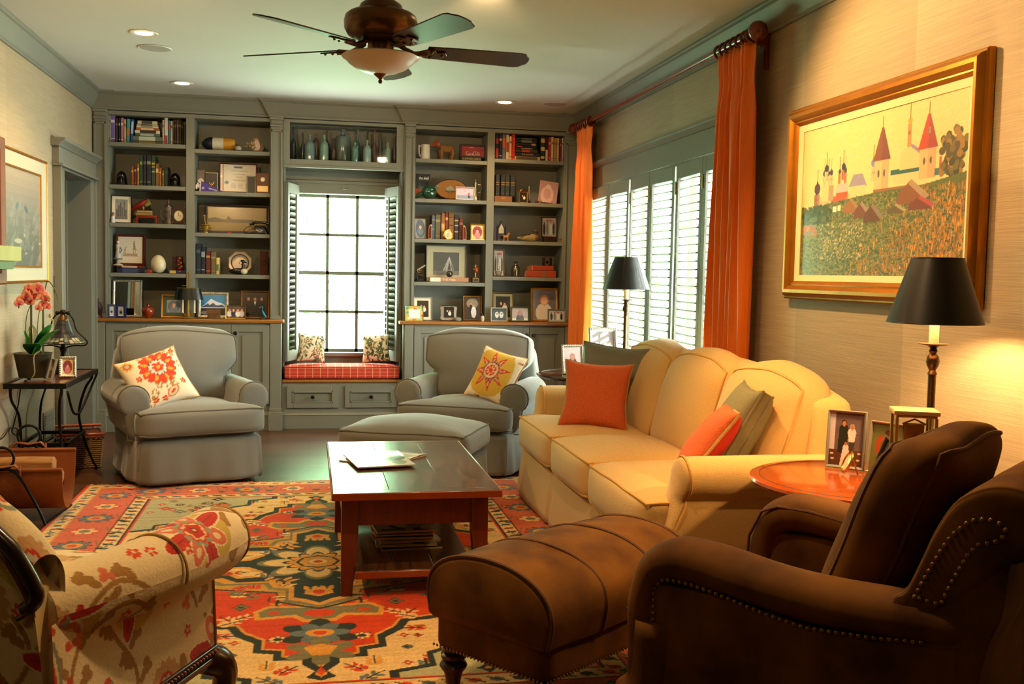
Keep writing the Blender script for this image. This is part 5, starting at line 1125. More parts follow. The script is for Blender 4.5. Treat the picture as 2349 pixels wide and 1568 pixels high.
for s in (-1, 1):
    MB().tube([tuple(p) for p in cat1([(s*.035, 0, .445), (s*.065, 0, .40), (s*.085, 0, .32), (s*.14, 0, .255), (s*.152, 0, .225), (s*.13, 0, .205), (s*.07, 0, .205), (s*.02, 0, .19)], 26)], .005, 8).build('yoke_arm', BRZ, t)
# ---- firewood carrier, basket, switch, grille
t = thing('log_holder', 'black iron log holder with a tan leather sling of firewood, by the left wall', 'log holder', (-1.455, 5.62, 0))
TAN = mat('tan_leather', '#8f4d1c', .45, tex='noise', amt=.25, scale=7, bump=.2, bscale=80)
pr_ = [(-.15, .275), (-.145, .18), (-.10, .09), (-.01, .055), (.08, .09), (.135, .19), (.165, .325)]; sl = cat1(pr_, 30)
o = MB().loft([[(-.23, p[0], p[1]), (.22, p[0], p[1]), (.22, p[0]+.006, p[1]+.004), (-.23, p[0]+.006, p[1]+.004)] for p in sl]).build('leather_sling', TAN, t)
for y, z_ in ((-.152, .28), (.168, .33)): MB().tube([(-.23, y, z_), (.22, y, z_)], .011, 10).build('sling_bar', TAN, o)
for y, z_, x in ((-.165, .345, -.06), (.18, .405, -.02)):
    MB().tube([(x+.056*math.cos(q), y, z_+.056*math.sin(q)) for q in np.linspace(0, 2*PI, 30, endpoint=False)], .007, 8, closed=True).build('iron_ring', IRON, t)
    MB().tube([(x-.085, y, z_-.06), (x-.06, y, z_-.035), (x, y-.004, z_-.045), (x+.06, y, z_-.035), (x+.085, y, z_-.06)], .013, 8, flat=.5).build('leather_strap', TAN, t)
    for s in (-1, 1): MB().tube([(x+s*.085, y, z_-.10), (x+s*.085, y, z_-.04)], .010, 8, flat=.4).build('leather_loop', TAN, t)
for s in (-1, 1):
    MB().tube([tuple(p) for p in cat1([(.0+s*.03-.06, -.172, .29), (s*.05-.03, -.178, .26), (s*.13-.02, -.19, .10), (s*.17-.02, -.20, .008)], 14)], .0075, 8).build('iron_leg', IRON, t)
    MB().tube([tuple(p) for p in cat1([(s*.03-.02, .188, .35), (s*.06-.02, .19, .3), (s*.16-.02, .205, .10), (s*.20-.02, .22, .008)], 14)], .0075, 8).tube([(s*.17-.02, -.20, .012), (s*.20-.02, .22, .012)], .0075, 8).build('iron_leg', IRON, t)
BARK = mat('split_log', '#b8854c', .85, tex='wood', amt=.4, scale=6, stretch=(1, 10, 10), bump=.8, bscale=16)
for i, (y, z_, r, k) in enumerate(((-.05, .125, .048, 3), (.045, .125, .046, 5), (.0, .205, .05, 4), (.085, .20, .04, 3), (-.085, .20, .040, 4), (.02, .275, .045, 3))):
    x0, x1 = -.20+.012*i, .17-.012*(i % 3); o = MB().tube([(x0-1.455, y+5.62, z_), ((x0+x1)/2-1.455, y+5.624, z_+.003), (x1-1.455, y+5.62, z_)], r, k+3).build('log', BARK, None, bevel=.006)
    tag(o, ['split log at the bottom front of the leather sling', 'split log at the bottom back of the leather sling', 'split log in the middle of the pile in the leather sling', 'split log at the back edge of the pile in the sling', 'split log at the front edge of the pile in the sling', 'topmost split log of the pile in the leather sling'][i], 'log', 'firewood in the leather sling')
t = thing('wicker_basket', 'rectangular wicker basket under the console table, by the doorway', 'basket', (-1.50, 7.14, 0), math.radians(14))
WK = mat('wicker', '#b89c6c', .7, tex='noise', amt=.4, scale=30)
WKD = mat('dark_wicker', '#5a2410', .5)
bw, bl, bh = .135, .20, .20
o = MB().loft([[(-bw*k, -bl*k, z_), (bw*k, -bl*k, z_), (bw*k, bl*k, z_), (-bw*k, bl*k, z_)] for z_, k in ((0, .86), (bh, .985))], caps=True).build('liner', WKD, t)
q = MB(); rows = 15
for j in range(rows):
    z_ = .008+(bh-.012)*j/(rows-1); k = .87+.13*j/(rows-1); P = []
    for e in range(4):
        for i in range(18):
            u = 2*i/18-1; x, y = [(u*bw, -bl), (bw, u*bl), (-u*bw, bl), (-bw, -u*bl)][e]; n_ = [(0, -1), (1, 0), (0, 1), (-1, 0)][e]; w_ = .003*(1 if (i+j) % 2 else -1)
            P.append((x*k+n_[0]*w_, y*k+n_[1]*w_, z_))
    q.tube(P, .0042, 5, closed=True)
q.build('woven_cane', WK, t)
MB().tube([(-bw, -bl, bh), (bw, -bl, bh), (bw, bl, bh), (-bw, bl, bh)], .008, 8, closed=True).build('rim', WKD, t)
for y in (-bl-.012, bl+.012):
    MB().tube([(-bw-.01, y, bh+.028), (bw+.01, y, bh+.028)], .010, 10).tube([(-bw*.7, y, bh), (-bw*.7, y, bh+.028)], .006, 6).tube([(bw*.7, y, bh), (bw*.7, y, bh+.028)], .006, 6).build('handle', mat('orange_rod', '#b04a14', .35, coat=.3), t)
p0 = at(120, 632, X=XL); p1 = at(131, 671, X=XL); t = thing('light_switch', 'black light switch plate with a white knob on the left wall', 'switch', (XL, (p0.y+p1.y)/2, (p0.z+p1.z)/2))
MB().box(0.0005, .006, -.035, .035, -.06, .06).build('plate', BLACK, t, bevel=.002); MB().lathe([(0, .006), (.010, .006), (.012, .02), (.016, .035), (.012, .045), (0, .047)], (0, .01, 0), 14, ax='x').build('knob', mat('ivory', '#e0d2b0', .4), t)
t = thing('wall_outlet', 'black wall outlet on the left wall under the console table', 'outlet', (XL, 6.02, .33)); MB().box(.0005, .008, -.035, .035, -.06, .06).build('plate', BLACK, t, bevel=.003); MB().lathe([(0, .008), (.014, .008), (.014, .012), (0, .012)], (0, 0, .02), 12, ax='x').lathe([(0, .008), (.014, .008), (.014, .012), (0, .012)], (0, 0, -.02), 12, ax='x').build('sockets', mat('ivory'), t)
t = thing('lamp_cord', 'dark lamp cord looping from the console table down to the outlet', 'cord', (0, 0, 0)); MB().tube([tuple(p) for p in cat1([(XL+.012, 6.5, .655), (XL+.012, 6.42, .5), (XL+.012, 6.33, .40), (XL+.02, 6.25, .36), (XL+.03, 6.3, .33), (XL+.02, 6.35, .36), (XL+.018, 6.22, .38), (XL+.014, 6.10, .35), (XL+.012, 6.02, .35)], 60)], .004, 6).build('cord', BLACK, t)
t = thing('air_vent', 'louvred air vent low on the left wall behind the basket', 'vent', (XL, 7.15, .26)); MB().box(.001, .008, -.13, .13, -.10, .10).build('frame', PAINT, t, bevel=.002)
v = MB(); [v.box(.008, .014, -.115, .115, -.088+.016*k, -.080+.016*k) for k in range(11)]; v.build('louvres', PAINT, t)
# ================================================================== pictures, books, keepsakes
def skin(c, x, y, s, cl, hair='#3a2618', sk='#d9a582'):
    """a small head-and-shoulders figure"""
    c.ell(x, y-s*1.9, s*1.35, s*1.7, cl); c.ell(x, y+s*.12, s*.78, s*.92, hair); c.ell(x, y-s*.05, s*.6, s*.78, sk); c.rect(x-s*.25, y-s*1.0, x+s*.25, y-s*.6, sk)
def art(kind, w, h, n=None, seed=0):
    n = n or max(26, int(w*300)); R = random.Random(seed); c = Cv(1, h/w, n); H_ = h/w
    E, Rr = c.ell, c.rect
    if kind == 'lady': Rr(0, 0, 1, H_, '#8a8e90'); c.ell(.5, H_*.5, .42, H_*.46, '#5a6470'); skin(c, .5, H_*.58, .2, '#6a7a86', '#6a3a20', '#e0a080')
    elif kind == 'rose': Rr(0, 0, 1, H_, '#f0d898'); E(.5, H_*.5, .42, H_*.44, '#9a4a5a'); skin(c, .5, H_*.55, .19, '#d88a8a', '#7a3a3a', '#e8a8a0')
    elif kind == 'couple': Rr(0, 0, 1, H_, '#2a2420'); skin(c, .36, H_*.66, .13, '#151515'); skin(c, .62, H_*.62, .12, '#dcd6cc', '#5a3a20')
    elif kind == 'wedding': Rr(0, 0, 1, H_, '#3a3028'); E(.5, H_*.72, .36, H_*.22, '#8a7a68'); E(.4, H_*.42, .1, H_*.26, '#1a1a1a'); E(.58, H_*.32, .16, H_*.26, '#dcdce0'); E(.42, H_*.70, .05, .06, '#c09070'); E(.56, H_*.64, .05, .06, '#c09070')
    elif kind == 'family': Rr(0, 0, 1, H_, '#6a5a58'); Rr(0, 0, .16, H_, '#c9c4c8'); Rr(.0, 0, 1, H_*.3, '#5a3a28'); [E(x, y, .05, .03, '#d8cfc0') for x, y in ((.1, .35), (.9, .4), (.12, .2), (.88, .2))]; skin(c, .42, H_*.80, .10, '#2a2c22', '#2a1c14', '#b07a54'); c.poly([(.28, H_*.72), (.56, H_*.72), (.52, H_*.25), (.26, H_*.25)], '#2c2e24'); skin(c, .66, H_*.74, .09, '#d8d0c4', '#b09a7a', '#b07a54'); c.poly([(.54, H_*.64), (.78, H_*.64), (.74, H_*.45), (.58, H_*.45)], '#e0d8cc'); c.poly([(.58, H_*.46), (.76, H_*.46), (.7, H_*.12), (.6, H_*.12)], '#4a4034'); skin(c, .5, H_*.42, .065, '#ddd2c8', '#7a4a2c', '#b07a54'); c.poly([(.42, H_*.36), (.58, H_*.36), (.66, 0), (.34, 0)], '#e4d8ce')
    elif kind == 'green': Rr(0, 0, 1, H_, '#6a6a34'); E(.3, H_*.55, .16, .3, '#a0461a'); E(.55, H_*.45, .24, .42, '#1e6a3a'); E(.55, H_*.75, .12, .15, '#c98a5a'); E(.55, H_*.82, .13, .1, '#5a3420'); E(.45, H_*.22, .13, .14, '#d8c8c0')
    elif kind == 'group': Rr(0, 0, 1, H_, '#6a564a'); [skin(c, x, H_*.66, .1, k) for x, k in ((.16, '#e0d8d0'), (.38, '#39404a'), (.62, '#e8e2da'), (.84, '#d0c4bc'))]
    elif kind == 'trio': Rr(0, 0, 1, H_, '#241a12'); [(E(x, H_*.30, .12, H_*.36, k), E(x, H_*.72, .055, .07, '#b07f5c')) for x, k in ((.24, '#12100f'), (.5, '#161414'), (.76, '#0f0e0e'))]; c.poly([(.46, H_*.62), (.54, H_*.62), (.5, H_*.45)], '#d9d4cc')
    elif kind == 'bwgroup': Rr(0, 0, 1, H_, '#c9c6bc'); [(E(x, H_*.4, .09, H_*.34, k), E(x, H_*.76, .05, .06, '#77736c')) for x, k in ((.15, '#2a2a2a'), (.38, '#8a8882'), (.62, '#e8e6de'), (.85, '#2c2c2c'))]; Rr(.3, H_*.82, .8, H_*.9, '#b86a5a')
    elif kind == 'twins': Rr(0, 0, 1, H_, '#222220'); [(E(x, H_*.48, .13, .2, '#d8d6d0'), E(x, H_*.56, .06, .06, '#77746c')) for x in (.36, .66)]
    elif kind == 'elder': Rr(0, 0, 1, H_, '#b8a4a0'); Rr(.0, 0, 1, .12, '#efe9dd'); skin(c, .5, H_*.6, .19, '#3a2c2a', '#9a5a44', '#b0705a')
    elif kind == 'child': Rr(0, 0, 1, H_, '#6c6c78'); E(.48, H_*.22, .36, .42, '#e6d8c8'); E(.5, H_*.66, .20, .22, '#b8845c'); E(.5, H_*.64, .14, .17, '#e6b490')
    elif kind == 'statue': Rr(0, 0, 1, H_, '#a8827c'); E(.45, H_*.35, .34, .5, '#c8a49a'); E(.48, H_*.72, .14, .16, '#d0aca2'); E(.45, H_*.4, .2, .3, '#b89088')
    elif kind == 'mountain': Rr(0, 0, 1, H_, '#3f86b4'); c.poly([(0, H_*.42), (.2, H_*.56), (.42, H_*.82), (.6, H_*.7), (.85, H_*.6), (1, H_*.5), (1, .3*H_), (0, .3*H_)], '#dfe4ec'); c.poly([(.1, H_*.46), (.3, H_*.6), (.35, H_*.5), (.5, H_*.62), (.62, H_*.5), (.9, H_*.52), (1, H_*.4), (0, H_*.4)], '#4a5a78'); Rr(0, 0, 1, H_*.36, '#3a2e28'); E(.3, H_*.12, .3, .08, '#8a8a94')
    elif kind == 'city': Rr(0, 0, 1, H_, '#8a8a84'); [Rr(x, 0, x+.09, y*H_, '#4a4a48') for x, y in ((.1, .5), (.25, .7), (.4, .85), (.52, .6), (.68, .92), (.8, .5))]; Rr(0, 0, 1, .25, '#6a6a66')
    elif kind == 'sea': Rr(0, 0, 1, H_, '#d0bcd8'); Rr(0, 0, 1, H_*.35, '#8a9ac0'); E(.74, H_*.35, .05, .16, '#d84a6a'); E(.74, H_*.2, .06, .08, '#2a4a4a'); c.line([(.45, H_*.8), (.7, H_*.4)], .015, '#5a5a7a')
    elif kind == 'church': Rr(0, 0, 1, H_, '#e9dfca'); c.line([(.2, .3), (.8, .3)], .02, '#9a7a5a'); [c.line([(x, .3), (x, y), (x+.05, y)], .02, '#a0785a') for x, y in ((.25, .6), (.3, .7), (.62, .95), (.7, .6))]; Rr(.2, .3, .8, .42, '#c0a080'); c.poly([(.6, .6), (.66, 1.0), (.72, .6)], '#b08a68')
    elif kind == 'tent': Rr(0, 0, 1, H_, '#62625c'); Rr(0, 0, 1, H_*.18, '#7d7b72'); c.poly([(.38, .16), (.62, H_*.82), (.72, .18)], '#9c998e'); [c.line([(.62, H_*.8), (x, .16)], .012, '#d8d4c8') for x in (.38, .5, .62, .72, .8)]; c.poly([(.56, .2), (.63, H_*.6), (.68, .2)], '#4a4842')
    elif kind == 'harbour': Rr(0, 0, 1, H_, '#a98f4e'); Rr(0, 0, 1, H_*.34, '#8c7438'); c.poly([(0, H_*.5), (.12, H_*.56), (.3, H_*.46), (.34, H_*.66), (.4, H_*.5), (.7, H_*.5), (1, H_*.42), (1, H_*.36), (0, H_*.34)], '#4c4020')
    elif kind == 'cert':
        Rr(0, 0, 1, H_, '#ddd6c2'); Rr(.045, 0, .085, H_, '#c23a28'); Rr(.38, H_-.09, .62, H_-.04, '#3a4a86'); 
        for y, a, b in ((.60, .3, .78), (.50, .35, .7), (.42, .42, .62), (.34, .33, .74), (.31, .38, .7)): Rr(a, y, b, y+.012, '#6a6a80')
        for x in (.3, .5, .7):
            for y in (.10, .13, .16, .19, .22): Rr(x, y, x+.14, y+.012, '#7a80b0')
        E(.17, .26, .06, .05, '#5a6a8a')
    elif kind == 'drawing': Rr(0, 0, 1, H_, '#e8e0d8'); c.line([(.2, .5), (.5, .62), (.8, .45)], .02, '#c9b8b0')
    elif kind == 'kids': Rr(0, 0, 1, H_, '#c9a850'); [E(R.random(), R.random()*H_, .1, .06, R.choice(('#5aa06a', '#d86a3a', '#e8d080', '#8ac0a0'))) for _ in range(26)]
    elif kind == 'misty':
        for i in range(12): Rr(0, H_*i/12, 1, H_*(i+1)/12, ['#4e5148', '#54574c', '#5a5d52', '#606454', '#686a5e', '#6e6e64', '#76756c', '#7e7b70', '#868076', '#8e8678', '#968c7c', '#9c927f'][i])
        for i in range(60): E(R.random(), R.random()*H_*.7, R.uniform(.02, .1), R.uniform(.01, .04), R.choice(('#7f8478', '#8f9286', '#6a6d62', '#949084')), R.random(), .35)
        for i in range(24): E(R.random(), R.uniform(.02, .3), R.uniform(.01, .03), .008, R.choice(('#b0a890', '#5c6050')), 0, .7)
        E(.4, H_*.62, .04, .02, '#5a6a7a', .4); E(.62, H_*.60, .05, .02, '#4e5c68', -.3); E(.42, H_*.26, .09, .016, '#a8a890')
    elif kind == 'mask': Rr(0, 0, 1, H_, '#15171c'); c.petals(.5, H_*.5, .3, .36, 4, '#d8d8d4'); c.line([(.2, H_*.5), (.8, H_*.5)], .05, '#15171c'); c.line([(.5, H_*.2), (.4, H_*.8)], .05, '#15171c')
    else: Rr(0, 0, 1, H_, '#3a3028'); skin(c, .5, H_*.55, .18, '#6a4a3a')
    c.grain(.05, seed+1); c.w, c.h = w, h; c.X = c.X*w; c.Y = c.Y*w
    return c
def xz(px, py, Y): p = at(px, py, Y=Y); return p.x, p.z
FM = {'black': BLACK, 'dark': DKWOOD, 'red': RDWOOD, 'gold': GOLD, 'silver': SILVER, 'wood': OAK, 'white': mat('pale_frame', '#b8b09a', .5, .3), 'brass': BRASS, 'green': mat('green_frame', '#2c3d18', .4), 'blue': mat('blue_frame', '#16244e', .6), 'gilt': GOLD, 'grey': mat('grey_frame', '#8a8a7c', .5, .4), 'bronze': mat('dark_gilt', '#7a5018', .4, .7, bump=.4, bscale=60), 'pine': mat('pine_frame', '#8a6a40', .5, tex='wood', amt=.2, scale=6)}
def framed(name, label, x, y, z, w, h, fm, fw, board, kind, cat='picture frame', lean=-.14, rz=0, bm=CREAM, dep=.014, group=None, orn=0, prop=True, oval=False, seed=0, glass=True, parent=None, n=None):
    t = thing(name, label, cat, (x, y, z), 0, group, (lean, 0, rz)); f = MB(); pr = [(0, 0), (0, dep*.6), (fw*.25, dep), (fw*.6, dep*.9), (fw, dep*.45), (fw, 0)]
    rings = []
    for cx, cz, sx, sz in ((-w/2, 0, 1, 1), (w/2, 0, -1, 1), (w/2, h, -1, -1), (-w/2, h, 1, -1)): rings.append([(cx+sx*a, -b, cz+sz*a) for a, b in pr])
    f.loft([r[::-1] for r in rings], caps=False, loop=True)
    if orn:
        st = .0125*orn if orn > 1 else .012
        for a, b, L, ax in ((-w/2+fw*.4, fw*.4, w-fw*.8, 0), (-w/2+fw*.4, h-fw*.4, w-fw*.8, 0), (-w/2+fw*.4, fw*.4, h-fw*.8, 1), (w/2-fw*.4, fw*.4, h-fw*.8, 1)):
            k = max(3, int(L/st))
            for i in range(k+1): q = L*i/k; f.ball((a+(q if ax == 0 else 0), -dep, b+(q if ax else 0)), fw*.32, 6, sc=(1, .6, 1))
    f.build('frame', FM[fm] if isinstance(fm, str) else fm, t, ang=30)
    bw, bh = w-2*fw+.002, h-2*fw+.002
    MB().box(-w/2+.002, w/2-.002, .0005, .003, .002, h-.002).build('backing', mat('card_back', '#2a241c', .8), t)
    if board:
        MB().box(-bw/2, bw/2, -.003, -.0004, fw-.001, h-fw+.001).build('mat_board', bm, t, smooth=False)
    iw, ih = bw-2*board, bh-2*board; c = art(kind, iw, ih, n, seed)
    c.sheet('photo', PHOTO, t, x0=-iw/2, z0=fw-.001+board, y=-.0036)
    if glass and w > .2: MB().box(-bw/2, bw/2, -.0062, -.0052, fw-.001, h-fw+.001).build('glass', GLASS, t, smooth=False)
    if prop: MB().box(-w*.08, w*.08, .004, .007, .0, h*.62, M=rotM(rx=.0)).tube([(0, .006, h*.55), (0, .006+h*.22, h*abs(lean)*.30+.002 if lean else 0)], .0022, 6).build('easel_back', mat('card_back'), t)
    return t
def pf(label, pl, pr_, pt, zb, Y, fm, fw, board, kind, **k):
    xl, _ = xz(pl, (pt+at_py(zb, Y, (pl+pr_)/2))/2, Y); xr, _ = xz(pr_, (pt+at_py(zb, Y, (pl+pr_)/2))/2, Y); _, zt = xz((pl+pr_)/2, pt, Y)
    xl, xr = clampx(xl, xr, Y)
    h = (zt-zb)/math.cos(k.get('lean', -.14)); return framed('picture_frame', label, (xl+xr)/2, Y, zb+.0005, xr-xl, h, fm, fw, board, kind, **k)
def clampx(a, b, Y):
    if Y > YF+.01:
        for c0, c1 in COLS:
            if c0-.03 < (a+b)/2 < c1+.03: return max(a, c0+.003), min(b, c1-.003)
    return a, b
def at_py(z, Y, px):
    lo, hi = 0, 1600
    for _ in range(40):
        m = (lo+hi)/2
        if at(px, m, Y=Y).z > z: lo = m
        else: hi = m
    return lo
PAGES = mat('book_pages', '#cbbd98', .8, tex='noise', amt=.15, scale=5, stretch=(90, 90, 1))
_bm = {}
def bmat(c):
    if c not in _bm: _bm[c] = mat('cloth_'+c.strip('#'), c, .55, bump=.2, bscale=200)
    return _bm[c]
def bookmesh(w, d, h, col, band=None, gold=None):
    """upright book: spine towards -y, base centre at the origin; w thickness, d depth, h height"""
    m = MB(); r = min(.004, w*.25)
    m.prism([(-w/2+r, 0), (-w/2, r*1.2), (-w/2, d), (-w/2+.0022, d), (-w/2+.0022, .006), (w/2-.0022, .006), (w/2-.0022, d), (w/2, d), (w/2, r*1.2), (w/2-r, 0)], 0, h, 'z', 0)
    m.box(-w/2+.0024, w/2-.0024, .0062, d-.004, .003, h-.003, 1)
    for a, b in (band or ()): m.box(-w/2+r*.6, w/2-r*.6, -.0006, .001, h*a, h*b, 2)
    return m
def book(label, x, y, z, w, d, h, col, group, band=((.72, .80), (.18, .21)), bc='#c9a85a', rot=(0, 0, 0)):
    m = bookmesh(w, d, h, col, band); o = m.build('book', [bmat(col), PAGES, bmat(bc)], ang=30); o.location = (x, y, z); o.rotation_euler = rot; return tag(o, label, 'book', group)
def shelfbooks(spec, zb, Y, ox, oy, sc, group, where):
    """spec rows: x0, x1, top (zoomed pixels), colour, band colour, label"""
    for r in spec:
        x0, x1, ty, c, bc, lb = r[:6]; bands = r[6] if len(r) > 6 else ((.70, .80), (.12, .15)); a, b = ox+x0*sc, ox+x1*sc; py = oy+ty*sc
        xa, _ = xz(a, py, Y); xb, _ = xz(b, py, Y); _, zt = xz((a+b)/2, py, Y); tl = r[7] if len(r) > 7 else 0
        xa, xb = clampx(xa, xb, Y); w = (xb-xa)-.0008-abs(tl)*.06; o = book(lb+(' ' if where[0] != ',' else '')+where, (xa+xb)/2-(tl*(zt-zb)/2 if tl else 0), Y, zb+.0004+abs(tl)*w/2, max(.008, w), .15, zt-zb, c, group, bands, bc, (0, tl, 0))
def stack(spec, zb, Y, ox, oy, sc, group, where, d=.14):
    """flat books, listed from the bottom up: x0, x1, ytop, colour, band colour, label"""
    z = zb
    for r in spec:
        x0, x1, ty, c, bc, lb = r[:6]; a, b = ox+x0*sc, ox+x1*sc; py = oy+ty*sc; xa, _ = xz(a, py, Y); xb, _ = xz(b, py, Y); _, zt = xz((a+b)/2, py, Y)
        th = max(.010, zt-z-.0008); L = xb-xa; m = bookmesh(th, d, L, c, r[6] if len(r) > 6 else ((.2, .75),)); M = Matrix.Translation((-L/2, 0, th/2)) @ Euler((0, PI/2, 0)).to_matrix().to_4x4()
        o = m.build('book', [bmat(c), PAGES, bmat(bc)], ang=30, M=M); o.location = ((xa+xb)/2, Y, z+.0004); tag(o, lb+(' ' if where[0] != ',' else '')+where, 'book', group)
        if len(r) > 7: text(r[7], th*.62, bmat(bc), o, (0, -.0012, th/2), name='spine_lettering')
        z += th+.0008
Z1 = (220, 230, .21043); Z2 = (220, 500, .18732); Z3 = (640, 230, .21053); Z5 = (900, 250, .17880); Z6 = (900, 470, .18494)
def zx(Z, a, b): return Z[0]+a*Z[2], Z[1]+b*Z[2]
def loc(Z, a, zb, Y): px, py = zx(Z, a, 500); return at(px, at_py(zb, Y, px), Y=Y).x
def siz(Z, a, b, Y): return abs(at(Z[0]+b*Z[2], 500, Y=Y).x-at(Z[0]+a*Z[2], 500, Y=Y).x)
def hgt(Z, y0, y1, Y): return abs(at(600, Z[1]+y0*Z[2], Y=Y).z-at(600, Z[1]+y1*Z[2], Y=Y).z)
def zf(Z, lb, x0, x1, y0, zb, Y, *a, **k): return pf(lb, Z[0]+x0*Z[2], Z[0]+x1*Z[2], Z[1]+y0*Z[2], zb, Y, *a, **k)
A_, B_, C_, D_ = SH
# --- bay A, top shelf
g = 'books on the top shelf of the far left bay'; w = ', top left shelf'
shelfbooks([(138, 156, 155, '#b9ab84', '#6a5a3a', 'thin beige book at the very left'), (158, 208, 150, '#6a5a9a', '#c9c4e0', 'tall lilac purple book'), (212, 238, 195, '#33211e', '#7a5a4a', 'dark brown book right of the purple one'), (243, 267, 195, '#15161a', '#b0aca0', 'slim black book with white title'), (270, 300, 190, '#b06a90', '#e8c8d8', 'pink book'), (303, 326, 205, '#b9a878', '#6a4a2a', 'tan book between the pink and teal ones'), (330, 370, 203, '#4a8a8a', '#b0703a', 'teal book', ((.3, .6),), .03), (376, 412, 207, '#2a5aa8', '#a8c8e8', 'bright blue book leaning right', ((.4, .9),), .05),
 (722, 742, 215, '#b8a898', '#6a4a5a', 'thin greyish cream book right of the flat stack'), (745, 783, 188, '#cfc8b4', '#b8321e', 'tall white book with a red foot', ((.01, .34),)), (788, 808, 222, '#3f7fa0', '#c23a24', 'slim blue book with a red band', ((.62, .84),)), (812, 835, 224, '#c9bf9c', '#5a4a3a', 'cream book beside the blue and red one'), (838, 856, 215, '#4a3020', '#8a6a4a', 'slim chestnut brown book'), (859, 880, 211, '#3a2a38', '#8a7a5a', 'dark plum book'), (883, 902, 208, '#8a5a2c', '#caa870', 'amber brown book'), (905, 930, 208, '#1f3a24', '#6a7a4a', 'dark green book'), (933, 948, 228, '#121212', '#6a6a6a', 'narrow black book near the right end'), (951, 982, 232, '#2a1c16', '#8a4a24', 'short dark brown book at the right end', ((.88, .94),))], A_[0], 8.70, *Z1, g, w)
stack([(405, 728, 445, '#5a4a2c', '#8a7a4a', 'brown book, bottom of the flat stack'), (403, 728, 392, '#5f6a5c', '#b8c0a8', 'thick grey-green book, second from the bottom of the flat stack'), (430, 697, 362, '#4c5a50', '#a8b0a0', 'grey-green book, third from the bottom of the flat stack'), (425, 697, 325, '#cfc9b0', '#2a2a2a', 'cream book with black title, middle of the flat stack', ((.2, .85),)), (440, 690, 300, '#b85a1c', '#e0c090', 'orange book in the flat stack'), (442, 680, 280, '#d0cab8', '#8a8a80', 'white book just above the orange one in the flat stack'), (445, 672, 260, '#b8ae8a', '#4a4030', 'beige book, second from the top of the flat stack'), (455, 668, 222, '#cbbf98', '#3a3a30', 'cream book, top of the flat stack')], A_[0], 8.69, *Z1, 'flat books on the top shelf of the far left bay', w)
# --- bay A, second shelf
shelfbooks([(385, 411, 720, '#8a4a1c', '#caa050', 'amber leather book, leftmost between the dark bookends'), (414, 443, 710, '#5a1c14', '#b08a4a', 'dark red leather book'), (446, 472, 692, '#8a6a2a', '#d0b060', 'gold spined old book'), (475, 509, 602, '#24402c', '#8a9a50', 'tall green book with gilt title'), (512, 550, 596, '#16161a', '#5a5a5a', 'tall black book'), (552, 600, 596, '#1c1c28', '#8a7a4a', 'tall dark navy book'), (603, 646, 606, '#223c2a', '#b09a4a', 'tall green book with gold bands', ((.72, .78), (.62, .66), (.46, .5))), (650, 685, 690, '#7a5430', '#c9a870', 'tan leather book with a pale label', ((.6, .78),)), (688, 713, 735, '#8a5420', '#c89a50', 'light brown leather book'), (718, 745, 762, '#5a4f20', '#a89a4a', 'olive gold book'), (748, 785, 726, '#16241a', '#3a4a30', 'dark green book, rightmost between the dark bookends')], A_[1], 8.72, *Z1, 'old books on the second shelf of the far left bay', 'on the second left shelf')
for a, lb in ((275, 'black dome shaped bookend left of the old books'), (862, 'black dome shaped bookend right of the old books')):
    x = loc(Z1, a, A_[1], 8.72); r = .040; t = thing('bookend', lb, 'bookend', (x, 8.74, A_[1]+.0005), 0, 'pair of dark bookends')
    m = MB(); m.box(-r*1.15, r*1.15, -.04, .04, 0, .012); m.lathe([(0, .115), (.012, .112), (.028, .10), (.037, .08), (.04, .055), (.038, .03), (.042, .012), (0, .012)][::-1], n=20); m.tube([(-.03, -.03, .05), (0, -.045, .06), (.03, -.03, .05)], .007, 6); m.build('helmet', mat('glossy_black', '#0c0b0b', .2, .3), t)
    MB().tube([(-.022, -.034, .066), (-.008, -.042, .078), (.008, -.042, .078), (.022, -.034, .066)], .004, 6).build('highlight_band', mat('worn_pewter', '#6a605c', .35, .8), t)
# --- bay A, third shelf
zf(Z1, 'black framed city photograph with wide cream mat on the third left shelf', 157, 388, 1037, A_[2], 8.72, 'black', .006, .026, 'city', rz=.05)
def figurine(label, Z, cx, zb, Y, cat, build, group=None, name='figurine', rz=0):
    t = thing(name, label, cat, (loc(Z, cx, zb, Y), Y, zb+.0005), rz, group); build(t); return t
def duckfig(t):
    MB().lathe([(0, 0), (.016, 0), (.018, .01), (.013, .02), (.014, .04), (.01, .055), (0, .058)], n=14).build('body', mat('porcelain_white', '#c9c8c8', .3), t)
    MB().ball((0, -.002, .066), .012, 10).build('head', mat('figure_amber', '#a0622c', .4), t); MB().lathe([(0, .085), (.006, .082), (.014, .074), (.015, .072), (0, .072)][::-1], n=12).build('hat', mat('porcelain_blue', '#5a6a80', .3), t)
figurine('small porcelain figure in a pale hat in front of the city photograph', Z1, 186, A_[2], 8.665, 'figurine', duckfig)
def stool(t):
    MB().box(-.082, .082, -.035, .035, .055, .064).box(-.078, .078, -.03, .03, .046, .055).build('seat', mat('red_lacquer', '#8a2410', .3), t, bevel=.002)
    for sx in (-1, 1):
        for sy in (-1, 1): MB().tube([(sx*.074, sy*.028, .05), (sx*.077, sy*.03, .02), (sx*.072, sy*.028, .0)], .005, 6).build('leg', mat('red_lacquer'), t)
figurine('little red lacquered stand on the third left shelf', Z1, 557, A_[2], 8.72, 'stand', stool, name='miniature_table')
zt_ = A_[2]+.0655
x0_ = loc(Z1, 505, A_[2], 8.73)
tag(bookmesh(.022, .07, .125, '').build('book', [bmat('#8a6a34'), PAGES, bmat('#6a4a20')], M=Matrix.Translation((-.065, 0, .011)) @ Euler((0, PI/2, 0)).to_matrix().to_4x4()), 'small worn book lying on the little red stand', 'book').location = (x0_+.02, 8.69, zt_)
